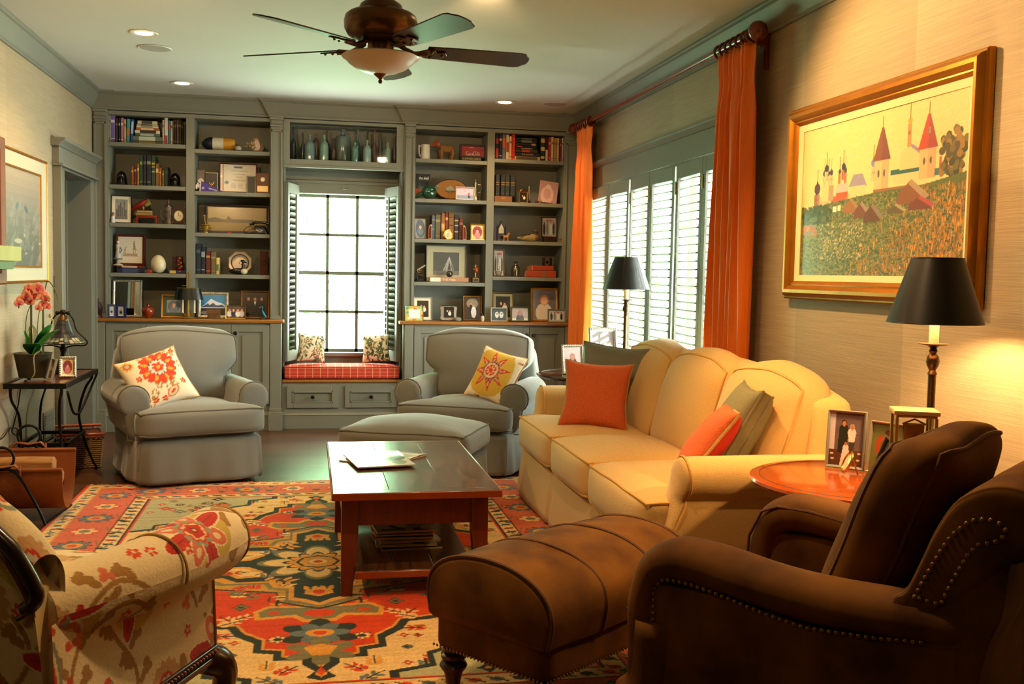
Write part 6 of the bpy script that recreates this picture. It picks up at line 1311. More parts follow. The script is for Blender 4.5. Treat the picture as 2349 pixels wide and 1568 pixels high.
tag(bookmesh(.018, .06, .115, '').build('book', [bmat('#a08248'), PAGES, bmat('#6a4a20')], M=Matrix.Translation((-.06, 0, .009)) @ Euler((0, PI/2, 0)).to_matrix().to_4x4()), 'small tan book on top of the worn one under the red bird', 'book').location = (x0_+.025, 8.695, zt_+.0225)
def parrot(t):
    S = [((-.075, 0, .005), .014), ((-.04, 0, .03), .026), ((0, 0, .05), .034), ((.03, 0, .068), .026), ((.055, 0, .085), .016)]
    m = MB(); ploft('body', [[(p[0]+r*.2*math.sin(q), r*.75*math.cos(q), p[2]+r*math.sin(q)) for q in np.linspace(0, 2*PI, 12, endpoint=False)] for p, r in S], 24, 24, mat('red_wood_bird', '#8a1c0c', .4, tex='noise', amt=.4, scale=20), t, amp=.002)
    MB().loft([[(.05, -.004, .10), (.08, -.002, .055), (.04, -.002, .03), (.02, -.004, .06)], [(.05, .004, .10), (.08, .004, .055), (.04, .004, .03), (.02, .004, .06)]]).build('tail', mat('olive_paint', '#6a7a1c', .4), t)
    MB().ball((.02, -.028, .018), .010, 8, sc=(1, 1, 1.6)).build('perched_chick', mat('figure_amber'), t)
figurine('red and green painted wooden bird on top of the small books', Z1, 495, A_[2], 8.735, 'figurine', parrot).location.z = zt_+.0425
def stein(t):
    MB().lathe([(0, 0), (.036, 0), (.038, .008), (.033, .018), (.035, .09), (.037, .12), (.033, .128), (.034, .14), (0, .14)], n=24).build('body', mat('stein_glaze', '#7a6a5a', .35, tex='noise', amt=.7, scale=26, col2='#2a2a2a'), t)
    MB().lathe([(0, .205), (.004, .203), (.006, .19), (.012, .18), (.012, .17), (.028, .155), (.034, .142), (0, .142)][::-1], n=20).build('lid', mat('worn_pewter'), t)
    MB().tube([(-.034, 0, .12), (-.06, 0, .11), (-.062, 0, .06), (-.036, 0, .03)], .006, 8).build('handle', mat('stein_glaze'), t)
figurine('tall lidded beer stein with painted glaze on the third left shelf', Z1, 795, A_[2], 8.72, 'beer stein', stein, name='beer_stein')
def clock1(t):
    MB().box(-.061, .061, -.02, .02, 0, .135).build('case', DKWOOD, t, bevel=.004)
    MB().ball((0, -.0205, .07), .034, 24, sc=(1, .06, 1.2)).build('dial', mat('clock_dial', '#d8cdb0', .5), t)
    MB().tube([(.036*math.cos(q), -.022, .07+.043*math.sin(q)) for q in np.linspace(0, 2*PI, 30, endpoint=False)], .0022, 6, closed=True).build('bezel', BRASS, t)
    MB().box(-.0015, .0015, -.024, -.023, .068, .098).box(0, .022, -.024, -.023, .0685, .0715).build('hands', BLACK, t)
    for s in (-1, 1): MB().box(s*.05-.003, s*.05+.003, -.022, -.02, .012, .018).build('corner_pin', BRASS, t)
figurine('small dark wooden clock with an oval white dial on the third left shelf', Z1, 905, A_[2], 8.71, 'clock', clock1, name='mantel_clock')
# --- bay A, fourth shelf
stack([(256, 598, 610, '#1c2440', '#3a4468', 'large dark blue book lying'), (247, 590, 580, '#6a1a14', '#c0a080', 'large red book lying on the dark blue one')], A_[3], 8.70, *Z2, 'large books lying on the fourth left shelf', 'on the fourth left shelf', d=.17)
zs = A_[3]+.0016+hgt(Z2, 580, 663, 8.70)
zf(Z2, 'dark red framed sketch of two towers, standing on the large red book', 240, 600, 200, zs, 8.78, 'red', .020, .0, 'church', lean=-.1)
def lady(t):
    P = mat('porcelain_lady', '#b8b0a0', .3, tex='noise', amt=.25, scale=30); MB().lathe([(0, 0), (.040, 0), (.036, .008), (.012, .018), (.014, .05), (.022, .06), (.020, .10), (.013, .125), (.018, .145), (.016, .165), (.006, .175), (0, .176)], n=18).build('dress', P, t)
    MB().ball((.0, -.002, .187), .0115, 10).build('head', mat('porcelain_white'), t); MB().tube([(-.03, -.01, .055), (0, -.028, .05), (.035, -.01, .055)], .006, 6).tube([(.014, -.006, .15), (.032, -.012, .125), (.02, -.016, .10)], .005, 6).build('shawl', mat('porcelain_blue'), t)
figurine('slender porcelain lady standing in front of the tower sketch', Z2, 272, A_[3], 8.67, 'figurine', lady).location.z = zs+.0
def egg(t): MB().lathe([(0, 0)]+[(.082/1.9*1.03*math.sin(q)*(1+.10*math.cos(q))*.92, .0525-.0525*math.cos(q)) for q in np.linspace(.12, PI-.05, 22)]+[(0, .105)], n=32).build('egg_shell', mat('ostrich_egg', '#cfc4a0', .35, bump=.1, bscale=200), t)
t = thing('ostrich_egg', 'large cream ostrich egg standing on the fourth left shelf', 'egg', (loc(Z2, 765, A_[3], 8.72), 8.72, A_[3]+.0005)); rE = siz(Z2, 670, 860, 8.72)/2; hE = hgt(Z2, 447, 668, 8.72)
MB().lathe([(rE*math.sin(q)*(1+.10*math.cos(q)), hE/2-hE/2*math.cos(q)) for q in np.linspace(0.02, PI-.02, 24)], n=32).build('shell', mat('ostrich_egg', '#cfc4a0', .35, bump=.1, bscale=200), t)
def trinket(t): MB().box(-.018, .0, -.012, .012, 0, .030).box(.001, .022, -.012, .012, 0, .030).build('case', mat('red_lacquer'), t, bevel=.002); MB().ball((.012, -.012, .016), .006, 8, sc=(1, .3, 1)).build('medallion', BRASS, t)
figurine('tiny red box with a gold medallion beside the ostrich egg', Z2, 655, A_[3], 8.67, 'box', trinket, name='trinket_box')
def carvedbook(t):
    MB().box(-.038, -.012, 0, .05, 0, .14).box(-.010, .012, 0, .05, 0, .145).box(.014, .038, 0, .05, 0, .142).build('carved_spines', mat('oxblood', '#4a1208', .4, tex='noise', amt=.5, scale=30), t, bevel=.003)
figurine('oxblood carved wooden bookend shaped like three books', Z2, 1000, A_[3], 8.76, 'bookend', carvedbook, name='bookend')
stack([(882, 1095, 638, '#1c2a50', '#c9a84a', 'thin dark blue and gold book lying under the flower figure', ((.1, .45),))], A_[3], 8.69, *Z2, 'book under the flower figure', 'on the fourth left shelf', d=.05)
def flowerfig(t):
    MB().tube([(0, 0, 0), (.002, 0, .05), (-.004, 0, .09), (.0, 0, .115)], .004, 6).lathe([(0, 0), (.018, 0), (.016, .01), (.006, .014), (0, .014)], n=14).build('stem', mat('orange_coral', '#a0381c', .4), t)
    for i, (x, z_) in enumerate(((.0, .112), (-.01, .09), (.01, .075), (-.012, .06), (.014, .045), (0, .03))): MB().ball((x, -.004, z_), .0105, 8).build('flower', mat('orange_coral') if i % 2 else mat('amber_bead', '#b07a2a', .3), t)
    MB().tube([(0, 0, .04), (-.03, 0, .05), (-.035, 0, .06)], .003, 5).build('leaf', mat('jade', '#2a5a3a', .4), t)
f_ = figurine('small coral red flower tree figure at the right end of the fourth left shelf', Z2, 1022, A_[3], 8.665, 'figurine', flowerfig)
f_.location.z = A_[3]+.0005+.0125; f_.location.y = 8.70
# --- counter, left
YC = 8.60
zf(Z2, 'ornate silver-gold framed mirror on the left counter', 200, 560, 757, ZCT, 8.70, 'silver', .018, 0, 'sea', orn=1, lean=-.12)
mo = [o for o in bpy.data.objects if o.name.startswith('photo')][-1]; mo.data.materials[0] = mat('mirror_glass', '#c8ccc8', .03, 1); mo.name = 'mirror'; mo.parent.name = 'tabletop_mirror'; mo.parent['category'] = 'mirror'
t = thing('picture_frame', 'dark blue folding double frame with two small black and white portraits', 'picture frame', (loc(Z2, 243, ZCT, 8.53), 8.53, ZCT+.0005))
for s, rzz, wd in ((-1, .35, siz(Z2, 145, 243, 8.53)*1.05), (1, -.12, siz(Z2, 245, 378, 8.53))):
    h_ = hgt(Z2, 1055, 1218, 8.53); M = Euler((0, 0, rzz*(-1 if s < 0 else 1)*-1 if s < 0 else rzz)).to_matrix().to_4x4() @ Matrix.Translation((s*wd/2, 0, 0))
    p = MB().box(-wd/2, wd/2, -.004, .004, 0, h_, M=M).build('panel', FM['blue'], t, bevel=.001)
    c = art('elder', wd*.5, h_*.68, 20, 3); c.a = np.repeat(c.a.mean(2, keepdims=True), 3, 2)*1.05*np.array([1, .95, .85]); c.sheet('photo', PHOTO, p, x0=-wd*.25, z0=h_*.16, y=-.0048, M=M)
def vase(t): MB().lathe([(0, 0), (.022, 0), (.024, .006), (.045, .028), (.053, .055), (.048, .078), (.028, .094), (.012, .100), (.010, .112), (.013, .118), (0, .116)], n=32).build('vase_body', mat('amber_glaze', '#8a3010', .2, tex='noise', amt=.4, scale=12, coat=.6), t)
figurine('round amber brown glazed vase with a narrow neck on the left counter', Z2, 640, ZCT, 8.60, 'vase', vase, name='vase').scale = (.93, .93, .97)
def bust(t):
    MB().lathe([(0, 0), (.02, 0), (.022, .01), (.016, .022), (.024, .05), (.028, .08), (.02, .11), (.008, .125), (.010, .14), (.004, .155), (0, .156)], n=16, wob=lambda a, z: 1+.18*math.sin(3*a+z*60)).build('draped_figure', mat('amethyst_glass', '#4a3a52', .25, tex='noise', amt=.5, scale=26), t)
figurine('small purple grey swirled glass figure at the left end of the counter', Z2, 38, ZCT, 8.56, 'figurine', bust)
zf(Z2, 'gilt framed photograph with green mat leaning behind the candle lamp', 797, 1110, 940, ZCT, 8.66, 'gilt', .014, .030, 'lady', bm=mat('green_mat', '#4a5a42', .8), lean=-.2)
t = thing('table_lamp', 'brass two candle lamp with a dark oval shade on the left counter', 'lamp', (loc(Z2, 1135, ZCT, 8.56), 8.56, ZCT+.0005))
zs_ = hgt(Z2, 850, 1218, 8.56); zl_ = hgt(Z2, 990, 1218, 8.56); zp_ = hgt(Z2, 650, 1218, 8.56)
o = MB().loft([[(r*math.cos(q), r*.55*math.sin(q), z_) for q in np.linspace(0, 2*PI, 40, endpoint=False)] for r, z_ in ((.115, zl_), (.093, zs_))], caps=False).build('lamp_shade', mat('dark_tole', '#0f1a18', .3, coat=.3), t)
MB().tube([(.093*math.cos(q), .093*.55*math.sin(q), zs_) for q in np.linspace(0, 2*PI, 40, endpoint=False)], .0014, 5, closed=True).build('gold_rim', BRASS, o)
MB().lathe([(0, 0), (.062, 0), (.066, .006), (.05, .012), (.014, .018), (.006, .03), (.0035, .05), (.0035, zp_-.02), (.006, zp_-.015), (.007, zp_-.006), (0, zp_)], n=24).tube([(-.045, 0, .05), (-.03, 0, .03), (0, 0, .035), (.03, 0, .03), (.045, 0, .05)], .004, 6).tube([(-.05, 0, zs_+.018), (0, 0, zs_+.020)], .003, 6).build('brass_stand', BRASS, t)
for s in (-1, 1): MB().lathe([(0, .045), (.010, .047), (.011, .055), (.0075, .057), (.0075, zl_+.01), (0, zl_+.01)], (s*.046, 0, 0), 14).build('candle_tube', mat('candle_sleeve'), t)
zf(Z2, 'silver-gold beaded frame with a snowy mountain photograph on the left counter', 1245, 1620, 910, ZCT, 8.67, 'silver', .022, .003, 'mountain', orn=1, lean=-.14)
def cabin(t):
    m = MB()
    for k in range(5): m.box(-.055, .035, -.03-.001*(k % 2), .03, k*.009, k*.009+.008)
    for k in range(4): m.box(.036, .042, -.028, .028, k*.010+.001, k*.010+.010)
    m.build('log_walls', mat('cabin_wood', '#7a5426', .6, tex='wood', amt=.4, scale=20), t, bevel=.001)
    MB().prism([(-.036, .044), (0, .078), (.036, .044)], -.062, .045, 'x').build('roof', mat('cabin_roof', '#6a4420', .6, tex='wood', amt=.4, scale=20, stretch=(10, 1, 1)), t)
    for i in range(5): MB().ball((.05+.008*i*(i % 2), -.02+.008*i, .012), .009, 8).build('porch_bit', mat('straw', '#a08040', .7), t)
figurine('miniature wooden log cabin on the left counter', Z2, 1455, ZCT, 8.55, 'model house', cabin, name='model_cabin')
zf(Z2, 'small plain gold frame with a group photograph on the left counter', 1587, 1835, 1070, ZCT, 8.55, 'brass', .008, 0, 'group', lean=-.1, rz=-.05)
zf(Z2, 'dark gilt frame with three people in evening dress, right end of left counter', 1770, 2125, 890, ZCT, 8.70, 'bronze', .016, 0, 'trio', lean=-.14)
def bluebird(t):
    ploft('bird_body', [[(x+.3*r*math.sin(q), r*.8*math.cos(q), z_+r*math.sin(q)*.6) for q in np.linspace(0, 2*PI, 10, endpoint=False)] for x, z_, r in ((-.018, .100, .004), (-.006, .104, .011), (-.002, .092, .009), (-.004, .07, .013), (.006, .045, .018), (.022, .026, .008), (.028, .018, .003))], 20, 22, mat('blue_glaze', '#1f86a0', .25), t)
    MB().tube([(-.018, 0, .10), (-.032, 0, .097)], [.004, .001], 6).build('beak', mat('blue_beak', '#9aa84a', .4), t)
    MB().tube([(0, .004, .04), (-.004, .004, .015)], .002, 5).lathe([(0, 0), (.028, 0), (.024, .008), (.010, .018), (0, .02)], n=12).build('rock_base', mat('dark_rock', '#2a241c', .6), t)
figurine('blue glazed long-necked bird on a dark rock in front of the dark gilt frame', Z2, 2045, ZCT, 8.56, 'figurine', bluebird)
# --- bay B
def buoy(t):
    R0 = siz(Z1, 1270, 1520, 8.74)*.155; L = siz(Z1, 1160, 1518, 8.74); h_ = hgt(Z1, 385, 535, 8.74)/2
    for nm, a, b, c in (('navy_end', 0, .33, '#141c2c'), ('white_middle', .33, .66, '#c9c4b0'), ('yellow_end', .66, 1, '#c08a24')):
        pr = [(h_*(1-max(0, (.3-f)/.3)**2.2*.75)*(1 if f < .8 else 1-.25*((f-.8)/.2)**2), -L/2+L*f) for f in np.linspace(a, b, 12)]
        MB().lathe([(0.001, pr[0][1])]+pr+[(0.001, pr[-1][1])], (0, 0, h_), 28, ax='x').build(nm, mat('paint_'+nm, c, .5, tex='noise', amt=.15, scale=30), t)
    MB().tube([(-L/2, 0, h_*.9), (-L/2-.02, -.01, h_*.6), (-L/2-.012, -.02, .01), (-L/2-.03, -.03, .006)], .005, 7).build('rope', mat('rope', '#8a7a58', .9, bump=.6, bscale=200), t)
figurine('wooden fishing float striped navy, white and yellow on the top shelf', Z1, 1338, B_[0], 8.75, 'buoy', buoy, name='fishing_buoy')
def smallshell(t): MB().ball((0, 0, .022), .024, 16, sc=(1.15, .8, .92)).build('shell', mat('scallop', '#a8a090', .5, tex='weave', amt=.3, scale=60), t)
figurine('small ribbed grey shell between the fishing float and the conch', Z1, 1550, B_[0], 8.68, 'shell', smallshell, name='seashell')
def conch(t):
    m = MB(); rings = []
    for i in range(60):
        a = i*.42; f = i/59; R = .012+.040*f; r = .006+.036*f**1.3; ctr = Vector((-.045+.075*f**.8+R*.22*math.cos(a), R*.6*math.cos(a), .052+R*.62*math.sin(a)))
        sp = 1+.30*max(0, math.cos(a*1.0*2.4))**6
        rings.append([tuple(ctr+Vector((r*.8*math.cos(q), r*.45*math.sin(q)*math.sin(a), r*math.sin(q)*sp))) for q in np.linspace(0, 2*PI, 12, endpoint=False)])
    m.loft(rings); 
    for k in range(6): a = k*1.05; m.lathe([(.010, 0), (.006, .012), (.0008, .026)], n=8, M=Matrix.Translation((-.035+.008*k, -.02, .055)) @ Euler((.9*math.sin(a), 0, 0)).to_matrix().to_4x4() @ Euler((0, a-1.9, 0)).to_matrix().to_4x4() @ Matrix.Translation((0, 0, .018)))
    m.build('spire', mat('conch_outer', '#bfa27a', .5, tex='noise', amt=.35, scale=22, bump=.6), t)
    lip = [[(x+.012*k, -.028+.02*k, z_+.004*k) for k in (0, .5, 1)] for x, z_ in ()]
    P = [(.000, .004), (.03, .0), (.055, .008), (.064, .04), (.058, .078), (.036, .108), (.012, .112), (.004, .085), (.018, .05), (.008, .02)]
    vs = [(x, -.034-.010*math.sin(i), z_) for i, (x, z_) in enumerate(P)]+[(x*.86+.004, -.018, z_*.94+.004) for x, z_ in P]; n = len(P)
    MB().add(vs, [tuple(range(n))[::-1], tuple(range(n, 2*n))]+[(i, (i+1) % n, n+(i+1) % n, n+i) for i in range(n)]).build('flared_lip', mat('conch_lip', '#c8a898', .3), t, sub=2)
figurine('large spiky conch shell with a flared pink lip on the top shelf', Z1, 1725, B_[0], 8.73, 'shell', conch, name='conch_shell', rz=-.2)
z_ = B_[1]
zf(Z1, 'red-brown framed certificate with small print on the second shelf', 1337, 1762, 682, z_, 8.80, 'red', .014, .004, 'cert', lean=-.08, n=90)
zf(Z1, 'small wooden plaque with a round masked medallion behind the pennant', 1078, 1190, 752, z_, 8.78, 'pine', .004, .0, 'mask', lean=-.06)
def plaque2(t):
    w_ = siz(Z1, 1742, 1893, 8.70); h_ = hgt(Z1, 778, 1002, 8.70); MB().box(-w_/2, w_/2, -.006, .006, 0, h_).build('board', mat('plaque_wood', '#6a3a14', .4, tex='wood', amt=.3, scale=10), t, bevel=.003)
    m = MB(); m.lathe([(0, -.012), (.016, -.011), (.019, -.006), (0, -.006)][::-1], (0, 0, h_*.68), 20, ax='y')
    for k in range(12): m.ball((.019*math.cos(k*PI/6), -.008, h_*.68+.019*math.sin(k*PI/6)), .0035, 6)
    m.build('medallion', SILVER, t); MB().box(-w_*.38, w_*.38, -.009, -.0065, h_*.08, h_*.36).build('name_plate', mat('brass_plate', '#c0a878', .35, .6), t)
figurine('wooden award plaque with a round silver medallion and a brass plate', Z1, 1818, z_, 8.70, 'plaque', plaque2, name='award_plaque').rotation_euler = (-.08, 0, 0)
def plaque3(t):
    w_ = siz(Z1, 1643, 1745, 8.735); h_ = hgt(Z1, 808, 1000, 8.735); MB().box(-w_/2, w_/2, -.004, .004, 0, h_).build('board', mat('plaque_black', '#141a1a', .35), t, bevel=.002)
    e = .006; MB().box(-w_/2+e, w_/2-e, -.0052, -.0042, h_-e-.0015, h_-e).box(-w_/2+e, -w_/2+e+.0015, -.0052, -.0042, e, h_-e).box(w_/2-e-.0015, w_/2-e, -.0052, -.0042, e, h_-e).build('silver_line', SILVER, t)
figurine('small black plaque with a thin silver border in front of the certificate', Z1, 1694, z_, 8.735, 'plaque', plaque3, name='award_plaque').rotation_euler = (-.08, 0, 0)
def trophyframe(t):
    w_ = siz(Z1, 1190, 1335, 8.74); h_ = hgt(Z1, 770, 985, 8.74); MB().box(-w_/2, w_/2, -.004, .004, 0, h_).build('board', BLACK, t, bevel=.002); e = .004
    MB().box(-w_/2+e, w_/2-e, -.006, -.0042, h_-e-.002, h_-e).box(w_/2-e-.002, w_/2-e, -.006, -.0042, e, h_-e).build('silver_line', SILVER, t)
    P = [(0, .012), (.003, .045), (0, .062)]; m = MB().tube([(0, -.012, z) for _, z in ((0, .038), (0, .052), (0, .062))], [.006, .008, .005], 8); m.ball((-.003, -.012, .07), .0065, 8)
    m.tube([(0, -.012, .04), (-.006, -.012, .02), (-.004, -.012, .0)], .0035, 6).tube([(.002, -.012, .04), (.009, -.012, .02), (.010, -.012, .0)], .0035, 6).tube([(0, -.012, .058), (-.014, -.012, .065), (-.018, -.012, .078)], .0028, 6).tube([(.003, -.012, .058), (.013, -.012, .068), (.020, -.012, .084)], .0028, 6)
    m.build('gold_player', mat('bright_gold', '#d0a040', .25, 1), t)
figurine('black award plaque with a gold figure raising both arms', Z1, 1262, z_, 8.74, 'plaque', trophyframe, name='award_plaque').rotation_euler = (-.08, 0, 0)
def wb(t):
    MB().lathe([(0, 0), (.018, 0), (.02, .012), (.012, .02), (0, .02)], n=14).build('base', BLACK, t); MB().box(-.018, .016, -.01, .01, .016, .056).ball((0, 0, .062), .010, 8).build('white_body', mat('porcelain_white'), t, bevel=.004)
    MB().box(-.004, .02, -.012, .0, .018, .03).build('black_trim', BLACK, t, bevel=.002)
figurine('little black and white toy figure behind the purple pennant', Z1, 1112, z_, 8.70, 'figurine', wb)
t = thing('pennant', 'small purple felt pennant with white lettering on the second shelf', 'pennant', (loc(Z1, 1262, z_, 8.675), 8.675, z_+.001), 0, None, (-.15, 0, 0)); W_ = siz(Z1, 1130, 1390, 8.675); h_ = hgt(Z1, 858, 975, 8.675)
MB().prism([(-W_/2, .0), (-W_/2+.004, h_), (W_/2, -.0+.001), (W_/2-.002, .0)], -.0015, .0015, 'y').build('felt', mat('purple_felt', '#4a3a8a', .9), t)
MB().prism([(-W_/2-.002, .0), (-W_/2+.004, h_), (-W_/2+.011, h_*.96), (-W_/2+.006, .0)], -.002, .002, 'y').build('white_strip', mat('felt_white', '#c8c4bc', .9), t)
M_ = MB().tube([(-W_/2+.026+.009*math.cos(q), -.002, .026+.009*math.sin(q)) for q in np.linspace(0, 2*PI, 18, endpoint=False)], .0014, 5, closed=True).ball((-W_/2+.026, -.002, .026), .005, 8, sc=(1, .2, 1)).build('emblem', mat('felt_white'), t)
text('KENYON', .0165, mat('felt_white'), t, (.010, -.0022, .0155), (PI/2, .26, 0), bold=.0004)
z_ = B_[2]
def mortar(t):
    MB().lathe([(0, 0), (.022, 0), (.022, .006), (.016, .012), (.024, .03), (.028, .052), (.030, .058), (.037, .064), (.036, .068), (.028, .066), (0, .05)], n=28).build('mortar', mat('aged_brass', '#a07c34', .3, .6), t)
    for s in (-1, 1): MB().tube([(s*.026, 0, .045), (s*.045, 0, .045), (s*.045, 0, .028), (s*.024, 0, .028)], .004, 6).build('handle', mat('aged_brass'), t)
    MB().tube([(.006, 0, .03), (-.004, 0, .09), (-.010, 0, .128)], [.006, .005, .006], 8).ball((-.012, 0, .138), .013, 12, sc=(1, 1, .8)).build('pestle', mat('aged_brass'), t)
figurine('brass mortar with two square handles and its pestle', Z1, 1196, z_, 8.70, 'mortar', mortar, name='mortar_and_pestle')
zf(Z1, 'wide dark framed old harbour view on the third shelf', 1185, 1893, 1135, z_, 8.80, 'dark', .022, .006, 'harbour', lean=-.06, bm=mat('aged_mat', '#9a8a5a', .8))
def phone(t):
    ploft('body', [[(x, y, z) for x, y, z in ((-w_, -d_, h_), (w_, -d_, h_), (w_, d_, h_), (-w_, d_, h_))] for w_, d_, h_ in ((.062, .058, 0), (.062, .058, .015), (.052, .05, .035), (.036, .036, .062), (.03, .03, .066))], 40, 20, mat('bakelite', '#0a0a0b', .18, coat=.5), t)
    MB().tube([(-.062, .0, .088), (-.045, 0, .095), (0, 0, .098), (.045, 0, .095), (.062, 0, .088)], [.013, .011, .010, .011, .013], 10).lathe([(0, 0), (.018, .002), (.021, .014), (0, .018)], (-.066, 0, .072), 14).lathe([(0, 0), (.018, .002), (.021, .014), (0, .018)], (.066, 0, .072), 14).build('handset', mat('bakelite'), t)
    M = Matrix.Translation((-.0, -.046, .040)) @ Euler((.85, 0, 0)).to_matrix().to_4x4(); MB().lathe([(0, 0), (.032, 0), (.032, .004), (.028, .006), (0, .006)], n=26, M=M).build('dial', mat('dial_ring', '#8a8578', .3, .6), t)
    m = MB(); [m.lathe([(0, .005), (.0045, .005), (.0045, .0075), (0, .0075)], (.021*math.cos(k*PI/6), .021*math.sin(k*PI/6), 0), 8, M=M) for k in range(10)]; m.build('finger_holes', BLACK, t)
    MB().tube([tuple(p) for p in cat1([(-.055, .0, .01), (-.10, -.02, .004), (-.13, .0, .02), (-.115, .01, .05), (-.07, 0, .07)], 24)], .003, 6).build('cord', mat('bakelite'), t)
figurine('black rotary dial telephone on the third shelf', Z1, 1790, z_, 8.71, 'telephone', phone, name='telephone')
def knife(t): MB().box(-.018, .012, -.004, .004, 0, .007, M=rotM(ry=-.25, loc=(0, 0, .004))).build('knife_body', mat('red_plastic', '#b0321c', .3), t, bevel=.002)
figurine('small red pocket knife on the third shelf beside the telephone cord', Z1, 1460, z_, 8.665, 'pocket knife', knife, name='pocket_knife')
z_ = B_[3]
shelfbooks([(1214, 1284, 312, '#1c2530', '#4a5a68', 'very thick dark blue volume at the left end'), (1287, 1340, 352, '#18202c', '#7a90a0', 'navy volume with a pale blue label', ((.62, .82), (.14, .18))), (1346, 1404, 402, '#5a2014', '#b08050', 'reddish brown book'), (1408, 1468, 416, '#6a5838', '#8a7a50', 'olive tan book'), (1471, 1509, 484, '#c9b070', '#5a6a3a', 'short cream-yellow book', ((.2, .6),))], z_, 8.72, *Z2, 'books on the fourth shelf of the second bay', 'in the second bay')
def plate(t):
    r = hgt(Z2, 380, 668, 8.80)/2; P = [(r*math.cos(q), r+r*math.sin(q)) for q in np.linspace(PI/8, PI/8+2*PI, 8, endpoint=False)]
    MB().loft([[(x*k, y_, r+(z-r)*k) for x, z in P] for k, y_ in ((.0, .0), (.6, .0), (.65, -.006), (1, -.012), (1, -.009), (.65, -.002), (.0, .006))][::1]).build('plate_body', mat('pewter_plate', '#c9b8a0', .3, .5), t)
    MB().tube([(r*.70*math.cos(q), -.012, r+r*.70*math.sin(q)) for q in np.linspace(0, 2*PI, 36, endpoint=False)], .0035, 6, closed=True).build('dark_ring', mat('dark_ring', '#1c1a16', .4), t)
figurine('octagonal silver plate with a dark ring, leaning at the back of the fourth shelf', Z2, 1765, z_, 8.80, 'plate', plate, name='plate').rotation_euler = (-.08, 0, 0)
def loon(t):
    bk_ = mat('loon_black', '#0d0d0c', .25); ploft('body', [[(x, r*.7*math.cos(q), .028+r*math.sin(q)) for q in np.linspace(0, 2*PI, 12, endpoint=False)] for x, r in ((-.075, .002), (-.065, .012), (-.03, .024), (.01, .027), (.04, .024), (.062, .012), (.07, .002))], 24, 26, bk_, t)
    MB().ball((.045, -.008, .027), .026, 12, sc=(1.15, .8, .95)).build('white_breast', mat('loon_cream', '#c0b694', .4), t)
    MB().tube([(.035, 0, .04), (.038, 0, .075), (.03, 0, .10)], [.016, .011, .013], 10).ball((.034, 0, .108), .019, 12, sc=(1.1, .9, .9)).tube([(.045, 0, .105), (.078, 0, .096)], [.008, .001], 8).build('head', bk_, t)
    MB().ball((.018, -.004, .098), .013, 10).build('white_cheek', mat('loon_cream'), t)
figurine('black and cream carved loon in front of the octagonal plate', Z2, 1745, z_, 8.70, 'figurine', loon)
def plaque4(t): MB().box(-.032, .032, -.006, .006, 0, hgt(Z2, 395, 685, 8.78)).build('board', RDWOOD, t, bevel=.004); MB().tube([(.018*math.cos(q), -.008, .10+.018*math.sin(q)) for q in np.linspace(0, 2*PI, 24, endpoint=False)], .003, 6, closed=True).build('carved_ring', DKWOOD, t)
figurine('dark carved wooden plaque at the right end of the fourth shelf', Z2, 2060, z_, 8.79, 'plaque', plaque4, name='wooden_plaque')
# --- bottles in the glass-fronted cabinet
def bottle(label, x0, x1, yt, yb, tint, kind, Y, rough=.1):
    x = (at(Z3[0]+x0*Z3[2], 350, Y=Y).x+at(Z3[0]+x1*Z3[2], 350, Y=Y).x)/2; w_ = siz(Z3, x0, x1, Y); zb = 2.2155; px, py = zx(Z3, (x0+x1)/2, yt); h_ = at(px, py, Y=Y).z-zb; r = w_/2
    sh = {'flask': [(0, 0), (.92, .0), (.98, .03), (1, .1), (.98, .60), (.8, .72), (.35, .80), (.22, .84), (.22, .94), (.30, .95), (.30, 1), (.18, 1), (0, .98)], 'wine': [(0, 0), (.9, 0), (1, .03), (1, .48), (.8, .58), (.42, .66), (.34, .72), (.32, .93), (.40, .94), (.40, 1), (.25, 1), (0, .98)],
          'med': [(0, 0), (.9, 0), (1, .04), (1, .66), (.85, .76), (.42, .82), (.36, .86), (.36, .93), (.5, .94), (.5, 1), (.3, 1), (0, .98)], 'jar': [(0, 0), (.93, 0), (1, .03), (1, .72), (.9, .80), (.38, .83), (.26, .86), (.26, .94), (.36, .95), (.36, 1), (.2, 1), (0, .98)]}[kind]
    m = mat('bottle_'+tint.strip('#'), tint, rough, tex='noise', amt=.2, scale=14, coat=.5, spec=.8)
    o = MB().lathe([(a*r, b*h_) for a, b in sh], n=22).build('bottle', m); o.location = (x, Y, zb+.0005); return tag(o, label, 'bottle', 'old glass bottles in the cabinet over the window')
